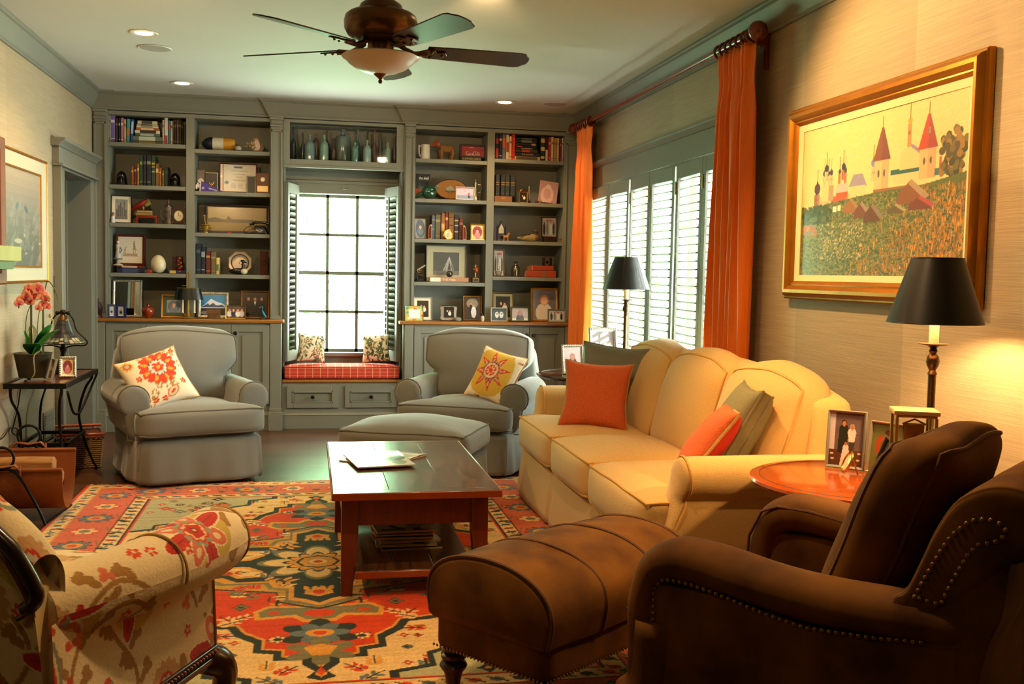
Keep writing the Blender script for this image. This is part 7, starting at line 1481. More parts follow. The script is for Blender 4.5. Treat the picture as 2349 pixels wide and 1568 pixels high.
for b_ in (('black wine bottle at the far left of the glass cabinet', 125, 190, 290, 640, '#14161a', 'wine', 8.80), ('slim dark green bottle second from the left in the glass cabinet', 232, 290, 352, 640, '#1f2a20', 'wine', 8.76), ('wide pale aqua flask, left part of the glass cabinet', 276, 390, 375, 645, '#5c7472', 'flask', 8.69), ('dull amber bottle behind the wide aqua flask', 368, 436, 362, 640, '#4a3420', 'med', 8.82), ('rounded pale green bottle catching the light', 440, 540, 377, 648, '#6a8a78', 'flask', 8.69), ('very dark tall bottle behind the pale green one', 492, 552, 315, 650, '#141812', 'wine', 8.83), ('dark reddish bottle left of the big glass jar', 558, 630, 415, 652, '#3c1c16', 'wine', 8.76), ('big clear aqua jar with a stopper in the middle of the glass cabinet', 605, 782, 322, 655, '#56665e', 'jar', 8.80), ('small teal bottle right of the big jar', 790, 866, 460, 658, '#52786c', 'med', 8.68), ('tall slim green bottle behind the small teal one', 822, 890, 308, 660, '#1f5238', 'wine', 8.82), ('light aqua medicine bottle, right part of the glass cabinet', 916, 1006, 437, 664, '#7a968c', 'flask', 8.68), ('dark necked bottle behind the light aqua medicine bottle', 936, 992, 337, 660, '#12141e', 'wine', 8.82), ('slim amber brown bottle in the glass cabinet', 1008, 1068, 322, 665, '#4c2c16', 'wine', 8.76), ('faint smoky bottle between the amber and olive ones', 1078, 1130, 350, 665, '#38382c', 'wine', 8.82), ('olive green bottle behind the small mint one', 1122, 1176, 400, 670, '#3a4a1e', 'wine', 8.78), ('small mint green bottle near the right end of the glass cabinet', 1152, 1218, 460, 674, '#72907c', 'flask', 8.68), ('brown bottle with a red label at the right end of the glass cabinet', 1232, 1290, 390, 676, '#4a2e24', 'wine', 8.76)): bottle(*b_)
# --- bay C
z_ = C_[0]
def tankard(t):
    MB().lathe([(0, 0), (.042, 0), (.042, .01), (.039, .02), (.036, .115), (.038, .122), (.034, .12), (.033, .02), (0, .015)], n=28).build('cup', mat('ironstone', '#d0cab8', .3, coat=.4), t)
    MB().tube([(-.034, 0, .105), (-.052, 0, .108), (-.056, 0, .118), (-.056, 0, .05), (-.046, 0, .03), (-.044, 0, .018)], .006, 8).build('handle', mat('ironstone'), t)
figurine('tall white ironstone mug with a handle on the top right shelves', Z5, 425, z_, 8.70, 'mug', tankard, name='mug')
def toyanimal(t):
    fur = mat('tan_plush', '#9a6a34', .9, tex='noise', amt=.35, scale=60, bump=.8, bscale=160)
    ploft('body', [[(x, r*.75*math.cos(q), z1+r*math.sin(q)) for q in np.linspace(0, 2*PI, 12, endpoint=False)] for x, z1, r in ((-.055, .118, .014), (-.045, .112, .026), (-.02, .10, .031), (.02, .098, .030), (.05, .10, .030), (.066, .095, .016))], 28, 26, fur, t, amp=.002)
    for x, y in ((-.04, -.014), (-.046, .016), (.05, -.014), (.042, .016)):
        MB().tube([tuple(p) for p in cat1([(x, y, .09), (x+(.006 if x > 0 else -.002), y, .05), (x+(.0 if x < 0 else -.004), y, .02), (x, y, 0)], 8)], [.016, .015, .013, .011, .010, .010, .011, .012], 10).build('leg', fur, t)
    MB().tube([(-.045, 0, .115), (-.07, 0, .135), (-.085, -.002, .14)], [.020, .022, .024], 10).ball((-.090, -.002, .142), .028, 12, sc=(1.1, .85, .9)).tube([(-.10, -.004, .136), (-.135, -.006, .118)], [.017, .010], 10).build('head', fur, t)
    for s in (-1, 1): MB().ball((-.078, s*.018, .168), .009, 8, sc=(.6, .5, 1.5)).build('ear', fur, t)
    MB().tube([tuple(p) for p in cat1([(-.125, -.018, .118), (-.105, -.026, .125), (-.088, -.028, .15), (-.07, -.02, .165)], 10)], .006, 6).tube([tuple(p) for p in cat1([(-.10, -.026, .125), (-.07, -.028, .11), (-.05, -.02, .125), (-.04, -.0, .145)], 10)], .004, 6).build('halter', mat('red_halter', '#a8281c', .6), t)
    MB().tube([(.066, 0, .10), (.078, 0, .07)], .004, 6).build('tail', fur, t)
figurine('tan plush toy donkey with a red halter on the top right shelves', Z5, 690, z_, 8.73, 'toy', toyanimal, name='toy_donkey')
xl_ = siz(Z5, 865, 1197, 8.76); zb_ = z_+hgt(Z5, 612, 660, 8.72)
stack([(895, 1140, 612, '#20221c', '#a08a24', 'dark box shaped book with yellow lettering', (), 'SUMMER HERO')], z_, 8.71, *Z5, 'book under the red sign', 'under the red soft drink sign', d=.10)
t = thing('framed_sign', 'dark framed red sign with white script lettering, reading Coca-Cola', 'sign', (loc(Z5, 1030, z_, 8.76), 8.755, zb_+.0045), 0, None, (-.05, 0, 0)); hs_ = hgt(Z5, 430, 608, 8.76); fw_ = .016
MB().box(-xl_/2, xl_/2, -.008, .006, 0, fw_).box(-xl_/2, xl_/2, -.008, .006, hs_-fw_, hs_).box(-xl_/2, -xl_/2+fw_, -.008, .006, fw_, hs_-fw_).box(xl_/2-fw_, xl_/2, -.008, .006, fw_, hs_-fw_).build('frame', DKWOOD, t, bevel=.002)
MB().box(-xl_/2+fw_, xl_/2-fw_, -.002, .004, fw_, hs_-fw_).build('red_panel', mat('enamel_red', '#a01418', .3, coat=.3), t)
SW = mat('sign_white', '#e0c8a0', .4)
text('DRINK', .0115, SW, t, (-.012, -.0035, hs_-fw_-.009), ext=.0008)
def script(s, cx, cz, k):
    """hand drawn script strokes, unit letters"""
    for pts, r in s: P = cat1([(cx+x*k, -.0035, cz+z*k) for x, z in pts], max(8, 7*len(pts))); n = len(P); MB_.tube([tuple(p) for p in P], [r*k*(.55+.45*math.sin(PI*min(1, max(0, i/(n-1))))) for i in range(n)], 6)
MB_ = MB()
script([([(.95, 1.25), (.75, 1.55), (.35, 1.45), (.05, .9), (0, .35), (.25, .05), (.7, .2), (1.05, .45)], .12), ([(.25, .0), (.6, -.18), (1.2, -.1), (1.9, -.25)], .07), ([(1.45, .75), (1.2, .7), (1.1, .35), (1.3, .12), (1.55, .3), (1.55, .65), (1.4, .75)], .09), ([(2.15, .65), (1.95, .75), (1.75, .5), (1.8, .2), (2.0, .1), (2.25, .3)], .09), ([(2.75, .7), (2.45, .7), (2.35, .35), (2.5, .1), (2.75, .35), (2.85, .75), (2.75, .3), (2.95, .1)], .09), ([(2.6, .0), (3.1, .25)], .03)], -.060, .022, .0205)
script([([(4.15, 1.2), (3.95, 1.5), (3.55, 1.4), (3.2, .9), (3.15, .35), (3.4, .05), (3.85, .15), (4.2, .45)], .12), ([(4.1, 1.2), (4.5, 1.55), (5.3, 1.15), (5.9, 1.45)], .10), ([(4.65, .75), (4.4, .7), (4.3, .35), (4.5, .12), (4.75, .3), (4.75, .65), (4.6, .75)], .09), ([(5.3, 1.3), (5.0, .7), (4.95, .25), (5.1, .08), (5.35, .25)], .09), ([(5.85, .7), (5.55, .7), (5.45, .35), (5.6, .1), (5.85, .35), (5.95, .75), (5.85, .3), (6.05, .1)], .09)], -.063, .022, .0205)
MB_.build('script_lettering', SW, t)
z_ = C_[1]
t = thing('sign', 'black sign with white lettering reading the shell, behind the green glass ball', 'sign', (loc(Z5, 392, z_, 8.80), 8.80, z_+hgt(Z5, 905, 1140, 8.80)), 0, None, (-.03, 0, 0)); w_ = siz(Z5, 302, 485, 8.80); h_ = hgt(Z5, 800, 905, 8.80)
MB().box(-w_/2, w_/2, -.004, .004, 0, h_).box(-w_/2+.012, -w_/2+.02, .0, .004, -hgt(Z5, 905, 1140, 8.80)+.0005, 0).box(w_/2-.02, w_/2-.012, .0, .004, -hgt(Z5, 905, 1140, 8.80)+.0005, 0).build('board', mat('sign_black', '#101412', .5), t, bevel=.001)
text('the shell', .034, mat('sign_lettering', '#cfd4c8', .5), t, (.006, -.0052, h_*.48), sx=.72, bold=.0006)
def fishball(t):
    MB().ball((0, 0, .058), .060, 26, sc=(1.08, .8, .97)).build('glass_ball', mat('green_glass', '#123f2a', .08, coat=.8, spec=.8), t)
    MB().lathe([(0, -.0), (.012, .0), (.012, .012), (.018, .018), (.016, .034), (0, .04)], n=16, M=Matrix.Translation((.052, -.006, .096)) @ Euler((0, .9, 0)).to_matrix().to_4x4()).build('glass_stopper', mat('clear_glass', '#9ab0a0', .1, trans=.6), t)
    P = [(-.115, 0, .004), (-.10, 0, .03), (-.06, 0, .045)]; MB().tube(P, [.012, .022, .03], 14, flat=.7).build('glass_tail', mat('green_glass'), t)
figurine('large dark green glass ball float with a clear knob', Z5, 470, z_, 8.71, 'glass float', fishball, name='glass_float')
def wedge(t):
    MB().prism([(-.03, .03), (.045, .072), (.030, .086), (-.03, .092)], -.008, .008, 'y').build('orange_body', mat('burnt_orange', '#a04a1c', .5), t, bevel=.004); MB().prism([(-.03, .018), (.045, .066), (.045, .072), (-.03, .030)], -.009, .009, 'y').build('cream_edge', mat('loon_cream'), t)
    MB().box(-.03, -.02, -.006, .006, 0, .03).build('support', DKWOOD, t)
figurine('orange wedge shaped carving with a cream edge below the shell sign', Z5, 335, z_, 8.76, 'carving', wedge, name='carving')
def fishplaque(t):
    a, b = siz(Z5, 550, 955, 8.80)/2, hgt(Z5, 797, 1070, 8.80)/2; E = [(a*math.cos(q), b+b*math.sin(q)) for q in np.linspace(0, 2*PI, 44, endpoint=False)]
    MB().prism(E, 0, .014, 'y').build('dark_rim', DKWOOD, t, bevel=.003); MB().prism([(x*.955, b+(z-b)*.93) for x, z in E], -.004, 0, 'y').build('oval_board', mat('golden_board', '#a06a1c', .45, tex='wood', amt=.35, scale=9, stretch=(1, 1, 6)), t, bevel=.002)
    fm_ = mat('fish_silver', '#9aa092', .35, tex='noise', amt=.35, scale=40, bump=.4); ploft('fish_body', [[(x, -.006-r*.28*(1+math.cos(q)), b+z1+r*math.sin(q)) for q in np.linspace(0, 2*PI, 12, endpoint=False)] for x, z1, r in ((-.052, -.004, .002), (-.044, -.004, .011), (-.02, .0, .021), (.005, -.002, .019), (.028, -.008, .011), (.042, -.008, .006), (.047, -.008, .004))], 24, 26, fm_, t)
    MB().prism([(.044, b-.008), (.064, b+.012), (.058, b-.006), (.064, b-.028)], -.012, -.008, 'y').prism([(-.018, b+.018), (-.005, b+.032), (.02, b+.012)], -.012, -.008, 'y').prism([(-.012, b-.018), (-.016, b-.038), (.004, b-.02)], -.012, -.008, 'y').build('fins', fm_, t)
figurine('oval wooden plaque with a mounted silver fish on the second shelf', Z5, 752, z_, 8.82, 'plaque', fishplaque, name='fish_plaque').location.z = z_+.012
zf(Z5, 'ornate silver frame with a lilac seaside photograph, lying wide', 808, 1055, 998, z_, 8.69, 'silver', .011, 0, 'sea', orn=1, lean=-.15)
def pitcher(t):
    MB().lathe([(0, 0), (.036, 0), (.036, .008), (.028, .02), (.022, .06), (.018, .12), (.019, .145), (.016, .155), (.012, .163), (.006, .168), (.004, .178), (.006, .183), (0, .188)], n=24).build('body', mat('pewter', '#9a9078', .25, .95), t)
    MB().tube([tuple(p) for p in cat1([(.016, 0, .14), (.045, 0, .138), (.054, 0, .11), (.044, 0, .08), (.026, 0, .074), (.028, 0, .062)], 22)], .0035, 7).build('handle', mat('pewter'), t)
figurine('tall narrow pewter lidded jug with a curling handle on the second shelf', Z5, 1066, z_, 8.74, 'jug', pitcher, name='jug')
z_ = C_[2]
zf(Z6, 'grey frame with an oval portrait of a smiling woman, left of the third shelf', 276, 428, 165, z_, 8.71, 'pine', .005, 0, 'lady', lean=-.16, rz=.2)
for a, b, s, lb in ((440, 487, -1, 'red banded agate bookend left of the old leather books'), (872, 915, 1, 'red banded agate bookend right of the old leather books')):
    x = loc(Z6, (a+b)/2, z_, 8.70); t = thing('bookend', lb, 'bookend', (x, 8.70, z_+.0005), 0, 'pair of agate bookends'); w_ = siz(Z6, a, b, 8.70); h_ = hgt(Z6, 228, 415, 8.70)
    P = [(s*(-w_/2), 0), (s*w_/2, 0), (s*w_/2*.98, h_*.5), (s*w_*.25, h_*.85), (s*(-w_*.1), h_), (s*(-w_/2), h_*.98)]
    MB().prism(P, -.02, .04, 'y').build('cream_rind', mat('agate_rind', '#b8a888', .4), t, bevel=.004); MB().prism([(x_*.72, .006+z2*.86) for x_, z2 in P], -.0225, -.019, 'y').build('red_core', mat('agate_red', '#7a2c18', .2, coat=.5, tex='noise', amt=.4, scale=30), t)
shelfbooks([(489, 530, 125, '#4a545c', '#8a8a70', 'blue-grey leather book', ((.78, .82), (.4, .43))), (534, 600, 118, '#5e563c', '#8a8060', 'olive grey leather book'), (608, 655, 98, '#8a5a30', '#c8a060', 'tan calf book', ((.3, .6),)), (658, 695, 85, '#7a2c1c', '#c08a4a', 'slim red leather book, tallest of the row'), (698, 766, 92, '#7a5424', '#4a2c10', 'thick brown mottled book', ((.8, .84), (.5, .54))), (769, 826, 124, '#2c2620', '#a89a70', 'dark banded leather book', ((.75, .8), (.55, .6), (.3, .35))), (830, 879, 166, '#5c2218', '#8a5a3a', 'short maroon book, rightmost of the row')], z_, 8.72, *Z6, 'old leather books on the third shelf of the third bay', 'between the agate bookends')
t = thing('picture_frame', 'small oval gilt frame with a pale portrait leaning against the old books', 'picture frame', (loc(Z6, 678, z_, 8.67), 8.668, z_+.0005), 0, None, (-.18, .25, 0)); a, b = siz(Z6, 622, 735, 8.67)/2, hgt(Z6, 285, 418, 8.67)/2
MB().tube([(a*.93*math.cos(q), 0, b+b*.93*math.sin(q)) for q in np.linspace(0, 2*PI, 36, endpoint=False)], .0045, 8, closed=True).build('frame', mat('bright_gold'), t)
MB().ball((0, .0, b), 1, 24, sc=(a*.92, .002, b*.92)).build('portrait', mat('pale_portrait', '#e0c8a0', .3, coat=.4), t); MB().ball((0, -.002, b*1.15), .009, 10, sc=(1, .2, 1.2)).ball((0, -.002, b*.75), .012, 10, sc=(1, .2, 1.1)).build('portrait_figure', mat('faded_pink', '#c89a80', .4), t)
zf(Z6, 'bright gold square frame with a rose tinted portrait on the third shelf', 967, 1143, 235, z_, 8.68, 'brass', .010, .003, 'rose', lean=-.12, bm=mat('gold_mat', '#c89a4a', .6))
z_ = C_[3]
zf(Z6, 'wide silver-grey frame with a small dark photograph of a tent in a cream mat', 420, 915, 500, z_+.0, 8.78, 'grey', .010, .052, 'tent', lean=-.05, bm=mat('grey_mat', '#b8b090', .8))
def microscope(t):
    MB().lathe([(0, 0), (.038, 0), (.04, .006), (.034, .02), (0, .022)], n=24).build('base', BLACK, t); MB().lathe([(0, .05), (.036, .05), (.038, .056), (.02, .062), (0, .066)], n=24).build('stage', mat('worn_pewter'), t)
    MB().tube([(-.01, .01, .02), (-.022, .012, .05), (-.02, .012, .085), (0, .006, .10)], .006, 8).build('pillar', BLACK, t)
    MB().tube([(-.014, 0, .098), (.052, 0, .142)], .007, 12).build('tube', SILVER, t); MB().tube([(.002+.016*math.cos(q), -.004, .094+.016*math.sin(q)) for q in np.linspace(PI, 2*PI, 16)], .003, 6).ball((.002, -.006, .096), .007, 10).build('gear', BRASS, t)
figurine('small antique microscope of black iron and chrome on the fourth shelf', Z6, 330, z_, 8.69, 'microscope', microscope, name='microscope')
stack([(462, 946, 898, '#a87a58', '#d8d0c0', 'thick coffee-table book with a blue and tan spine', ((.02, .28),), 'THE 1960s')], z_, 8.665, *Z6, 'coffee-table book on the fourth shelf', 'lying on the fourth shelf', d=.09)
zg = z_+hgt(Z6, 898, 960, 8.665)+.001
def globe(t): MB().ball((0, 0, .0285), .0285, 24, sc=(1.05, 1, 1)).build('globe', mat('dark_crystal', '#2a241a', .06, coat=1, spec=.9), t); MB().ball((0, -.022, .022), .014, 10, sc=(1, .35, .6)).build('gold_inclusion', GOLD, t)
figurine('dark glass globe paperweight on top of the coffee-table book', Z6, 707, z_, 8.69, 'paperweight', globe, name='paperweight').location.z = zg
def cross(t):
    MB().box(-.03, .03, -.02, .02, 0, .045).build('stand', DKWOOD, t, bevel=.002); m = MB(); e = .026
    m.box(-e, e, -.022, -.020, .006, .009).box(-e, e, -.022, -.020, .036, .039).box(-e, -e+.003, -.022, -.020, .006, .039).box(e-.003, e, -.022, -.020, .006, .039); m.build('gold_border', GOLD, t)
    MB().box(-.005, .005, -.004, .004, .045, .155).build('post', GOLD, t, bevel=.001)
    MB().ball((.006, -.006, .108), .017, 10, sc=(.9, .5, 1.4)).tube([(-.022, -.004, .118), (0, -.004, .112), (.022, -.004, .126)], .005, 6).ball((-.006, -.006, .134), .008, 8).build('winged_figure', mat('amber_lacquer', '#a8481c', .3, .3), t)
figurine('gilded winged figure on a post above a framed stand', Z6, 1030, z_, 8.72, 'figurine', cross)
zf(Z6, 'wide cream matted gold frame half behind the colourful little frame', 262, 495, 1145, ZCT, 8.66, 'white', .009, .022, 'couple', lean=-.16)
zf(Z6, 'small colourful children\'s frame with a white drawing at the left of the right counter', 163, 387, 1252, ZCT, 8.55, 'white', .002, 0, 'kids', lean=-.14, rz=.08)
kf = [o for o in bpy.data.objects if o.name.startswith('photo')][-1]; wk = siz(Z6, 200, 345, 8.55); art('drawing', wk, wk*.78, 20).sheet('drawing', mat('white_paper_art', attr=True, rough=.4), kf.parent, x0=-wk/2, z0=.022, y=-.0052)
t = thing('wall_outlet', 'green wall outlet with an ivory plug at the back of the right bookcase', 'outlet', (loc(Z6, 306, 1.0, 8.94), YB-.0205, ZCT+.145)); MB().box(-.04, .04, -.005, 0, -.045, .045).build('plate', PAINT, t, bevel=.002); MB().lathe([(0, -.012), (.013, -.012), (.013, -.005), (0, -.005)][::-1], (-.01, 0, -.006), 14, ax='y').build('plug', mat('ivory'), t)
def wavy(t):
    w_, h_ = siz(Z6, 570, 825, 8.60)/2, hgt(Z6, 1180, 1416, 8.60); P = []
    for q in np.linspace(0, 2*PI, 60, endpoint=False): k = 1+.12*math.cos(4*q-PI)+.05*math.cos(8*q); P.append((w_*.86*k*math.cos(q)*(1.0+.18*abs(math.sin(q))), h_/2+h_/2*.90*k*math.sin(q)))
    zm_ = min(z for _, z in P); P = [(x, z-zm_) for x, z in P]
    iw = w_*.46; Q = []
    for x, z in P: m_ = max(abs(x)/iw, abs(z-h_*.46)/iw*.95, 1e-6); Q.append((x/m_*1.0, h_*.46+(z-h_*.46)/m_))
    MB().loft([[(x, .006, z) for x, z in P], [(x, -.006, z) for x, z in P], [(x*.93, -.012, h_*.46+(z-h_*.46)*.93) for x, z in P], [(x*1.12, -.012, h_*.46+(z-h_*.46)*1.12) for x, z in Q], [(x, -.004, z) for x, z in Q]], caps=False).build('wavy_frame', mat('bright_silver', '#c8c4b8', .25, 1), t)
    MB().box(-w_*.7, w_*.7, .004, .0065, .012, h_*.86).build('backing', mat('card_back'), t); c = art('couple', iw*2, iw*2, 24, 5); c.sheet('photo', PHOTO, t, x0=-iw, z0=h_*.46-iw, y=-.003)
    MB().tube([(0, .006, h_*.6), (0, .05, .004)], .003, 6).build('easel_back', mat('card_back'), t)
figurine('silver frame with a wavy scalloped outline on the right counter', Z6, 697, ZCT, 8.60, 'picture frame', wavy, name='picture_frame').rotation_euler = (-.08, 0, 0)
def stone(t): MB().ball((0, 0, .019), .020, 16, sc=(1.55, 1.1, .92)).build('stone', mat('pale_granite', '#8a8678', .7, tex='noise', amt=.4, scale=80, bump=.4), t)
figurine('smooth grey speckled stone in front of the wavy silver frame', Z6, 815, ZCT, 8.54, 'stone', stone, name='stone')
zf(Z6, 'brown gilt frame with a wedding couple under an arch, right counter', 878, 1113, 1128, ZCT, 8.67, 'bronze', .014, 0, 'wedding', lean=-.16, orn=0)
def penguin(t):
    MB().lathe([(0, 0), (.012, 0), (.016, .015), (.016, .035), (.010, .05), (0, .054)], n=14).build('cream_body', mat('loon_cream'), t); MB().ball((-.004, 0, .06), .012, 10).tube([(-.008, 0, .06), (-.032, 0, .064)], [.006, .001], 6).build('head', BLACK, t); MB().ball((.012, .002, .03), .010, 10, sc=(.7, .9, 2)).build('wing', BLACK, t)
figurine('tiny black and cream bird at the divider end of the right counter', Z6, 1118, ZCT, 8.56, 'figurine', penguin)
# --- bay D
z_ = D_[0]; w = ', top right shelf'; g = 'books on the top shelf of the far right bay'
shelfbooks([(1326, 1370, 312, '#161318', '#b0341c', 'black book with a red and orange spine picture at the left end', ((.06, .42), (.6, .8))), (1373, 1412, 308, '#1a1e44', '#b8b0a0', 'navy book with white title'), (1415, 1459, 312, '#6a6e70', '#d8641c', 'grey book with an orange panel', ((.45, .82),)), (1463, 1501, 330, '#e0c4a4', '#b83a24', 'wide cream book with red title', ((.3, .7),)), (1504, 1537, 350, '#dcbc90', '#8a6a3a', 'cream book right of the one with a red title'), (1541, 1580, 315, '#d8380c', '#8a200c', 'bright red-orange book', ((.85, .9), (.1, .14))),
 (1905, 1962, 355, '#12241c', '#c8a24a', 'wide dark green book with gold lettering', ((.75, .92), (.42, .58), (.1, .2))), (1967, 2002, 360, '#1a140e', '#c8b894', 'black book with a cream lower half', ((.02, .48),)), (2006, 2037, 362, '#b01c20', '#e08a7a', 'crimson book'), (2041, 2074, 358, '#c8b48c', '#8a5a34', 'cream book just right of the crimson one'), (2078, 2117, 372, '#b0843a', '#8a5a1c', 'golden yellow book'), (2120, 2143, 372, '#cdb88c', '#8a7a5a', 'slim cream book right of the golden one'), (2147, 2181, 392, '#6a100c', '#a05a3a', 'deep red book'), (2185, 2211, 372, '#c9c4b4', '#3a4a8a', 'white and blue book at the right end')], z_, 8.70, *Z5, g, w)
stack([(1572, 1895, 607, '#c9ac6a', '#5a4424', 'cream book, bottom of the flat pile', ((.05, .9),)), (1574, 1888, 560, '#141a34', '#c8b080', 'dark navy book with gold title in the flat pile', (), 'THE ALAMO'), (1585, 1870, 518, '#4a3018', '#b83a20', 'brown book with a red and yellow panel in the flat pile', ((.28, .62),)), (1605, 1855, 498, '#1c1a14', '#8a8a78', 'slim black book in the middle of the flat pile'), (1605, 1850, 470, '#14120f', '#a83a34', 'black book with a red end in the flat pile', ((.0, .24),)), (1605, 1855, 436, '#151310', '#b8902c', 'black book with a yellow label in the flat pile', ((.72, .94),)), (1602, 1855, 398, '#121311', '#6a6a5a', 'black book, second from the top of the flat pile'), (1612, 1850, 368, '#0e0f10', '#4a4a44', 'black book, top of the flat pile')], z_, 8.69, *Z5, 'flat books on the top shelf of the far right bay', w)
z_ = D_[1]
t = thing('wooden_box', 'shallow tan wooden box under four dark encyclopedia volumes', 'box', (loc(Z5, 1425, z_, 8.72), 8.72, z_+.0005)); w_ = siz(Z5, 1312, 1536, 8.72); hb = hgt(Z5, 1100, 1185, 8.72); MB().box(-w_/2, w_/2, 0, .13, 0, hb).build('box_body', mat('tan_box', '#8a5a2a', .5, tex='wood', amt=.3, scale=8), t, bevel=.003); MB().box(-w_*.1, w_*.1, -.003, 0, hb*.6, hb*.8).build('clasp', BRASS, t)
for i, (a, b) in enumerate(((1326, 1380), (1392, 1447), (1450, 1508), (1516, 1578))):
    xa, xb = at(Z5[0]+a*Z5[2], 420, Y=8.725).x, at(Z5[0]+b*Z5[2], 420, Y=8.725).x; book(('leftmost', 'second', 'third', 'rightmost')[i]+' of the four matching dark slate volumes on the tan box', (xa+xb)/2, 8.725, z_+hb+.0012, xb-xa-.001, .12, hgt(Z5, 812, 1098, 8.725), '#22282a', 'four dark volumes of one set', ((.62, .66), (.52, .55), (.12, .13)), '#8a7440')
def horn(t):
    c_ = mat('copper_brass', '#9a5a1c', .25, .9); P = cat1([(-.038, 0, .002), (-.038, 0, .05), (-.036, 0, .085), (-.025, 0, .112), (0, 0, .120), (.024, 0, .112), (.034, 0, .085), (.034, 0, .05), (.032, 0, .02), (.02, .01, .01)], 50)
    MB().tube([tuple(p) for p in P], .0055, 8).build('curved_tube', c_, t)
    MB().loft([[(.045+r*math.cos(q), .03+r*math.sin(q), z2) for q in np.linspace(0, 2*PI, 24, endpoint=False)] for r, z2 in ((.034, .001), (.024, .02), (.014, .05), (.008, .09), (.006, .115))]).build('bell', c_, t)
    MB().tube([(.048, -.008, .02), (.046, -.008, .135)], .003, 8).ball((.046, -.008, .142), .006, 10).build('mouthpiece', SILVER, t); MB().tube([(-.036, 0, .10), (.034, 0, .095)], .003, 6).build('brace', c_, t)
figurine('copper coloured bugle standing on end on the second right shelf', Z5, 1682, z_, 8.74, 'bugle', horn, name='bugle')
zf(Z5, 'tiny gold frame with a dark photograph in front of the bugle', 1627, 1735, 1066, z_, 8.68, 'brass', .007, 0, 'couple', lean=-.1)
t = thing('photograph', 'unframed pinkish photograph of a stone figure, tilted on the second right shelf', 'photograph', (loc(Z5, 1985, z_, 8.72), 8.72, z_+.012), 0, None, (-.2, .12, -.1)); w_ = siz(Z5, 1885, 2120, 8.72); h_ = hgt(Z5, 850, 1150, 8.72); c = art('statue', w_, h_, 36, 2); c.sheet('print', PHOTO, t, z0=0, y=-.0012); MB().box(-w_/2, w_/2, -.001, .001, 0, h_).build('card', CREAM, t); MB().box(-w_*.3, w_*.3, .001, .012, 0, h_*.1).build('stand', BLACK, t)
def darkcase(t): MB().box(-.055, .055, -.02, .02, 0, .19).build('case', mat('black_case', '#100c08', .5), t, bevel=.003); MB().box(-.045, .045, -.023, -.02, .02, .17).build('case_panel', DKWOOD, t, bevel=.002)
figurine('tall dark wooden case behind the tilted photograph', Z5, 2030, z_, 8.88, 'case', darkcase, name='wooden_case')
def dice(t): MB().box(-.028, -.004, -.01, .01, 0, .018).box(-.003, .018, -.01, .01, 0, .021).build('blocks', RDWOOD, t, bevel=.002); MB().box(-.001, .016, -.0115, -.01, .004, .017).build('gold_face', BRASS, t)
figurine('pair of tiny dark wooden blocks beside the tilted photograph', Z5, 1875, z_, 8.675, 'ornament', dice, name='ornament')
z_ = D_[2]
def steeple(t):
    w_, h_ = .030, .178; b = MB(); b.prism([(-w_, .008), (w_, .008), (w_, .115), (0, h_), (-w_, .115)], -.018, .02, 'y').box(-w_-.006, w_+.006, -.024, .024, 0, .012); b.build('case', DKWOOD, t, bevel=.002)
    for s in (-1, 1): MB().lathe([(0, .145), (.002, .14), (.006, .12), (.007, .11), (.005, .105), (.006, .012), (0, .012)][::-1], (s*(w_+.007), -.01, 0), 10).build('turret', DKWOOD, t)
    MB().prism([(-.022, .066), (.022, .066), (.022, .105), (0, .148), (-.022, .105)], -.0195, -.0185, 'y').build('dial', mat('old_dial', '#b8b48c', .5), t); m = MB(); m.box(-.001, .001, -.021, -.020, .088, .112).box(0, .014, -.021, -.020, .087, .089); [m.box(.017*math.cos(k*PI/6)-.001, .017*math.cos(k*PI/6)+.001, -.0205, -.0196, .088+.017*math.sin(k*PI/6)-.0015, .088+.017*math.sin(k*PI/6)+.0015) for k in range(12)]; m.build('hands_and_numerals', BLACK, t)
    MB().box(-.020, .020, -.0195, -.0185, .018, .056).build('glass_door', mat('dark_pane', '#1c1410', .1, coat=.6), t)
figurine('pointed dark wooden steeple clock on the third right shelf', Z6, 1345, z_, 8.74, 'clock', steeple, name='steeple_clock')
def pony(t):
    w_ = mat('orange_pine', '#b0702c', .6, tex='noise', amt=.3, scale=60); ploft('body', [[(x, r*.8*math.cos(q), .036+z1+r*math.sin(q)) for q in np.linspace(0, 2*PI, 10, endpoint=False)] for x, z1, r in ((-.026, 0, .004), (-.02, .002, .011), (0, 0, .011), (.016, .002, .012), (.022, .004, .005))], 20, 18, w_, t)
    for x in (-.018, .016):
        for y in (-.005, .005): MB().tube([(x, y, .032), (x+.001, y, .016), (x, y, 0)], [.006, .004, .005], 8).build('leg', w_, t)
    MB().tube([(.014, 0, .042), (.024, 0, .060), (.026, 0, .066)], [.009, .007, .007], 8).tube([(.024, 0, .066), (.036, 0, .060)], [.007, .004], 8).ball((.022, 0, .074), .003, 6, sc=(.6, .6, 1.6)).build('head', w_, t)
figurine('small orange wooden horse in front of the duck decoy', Z6, 1408, z_, 8.67, 'figurine', pony)
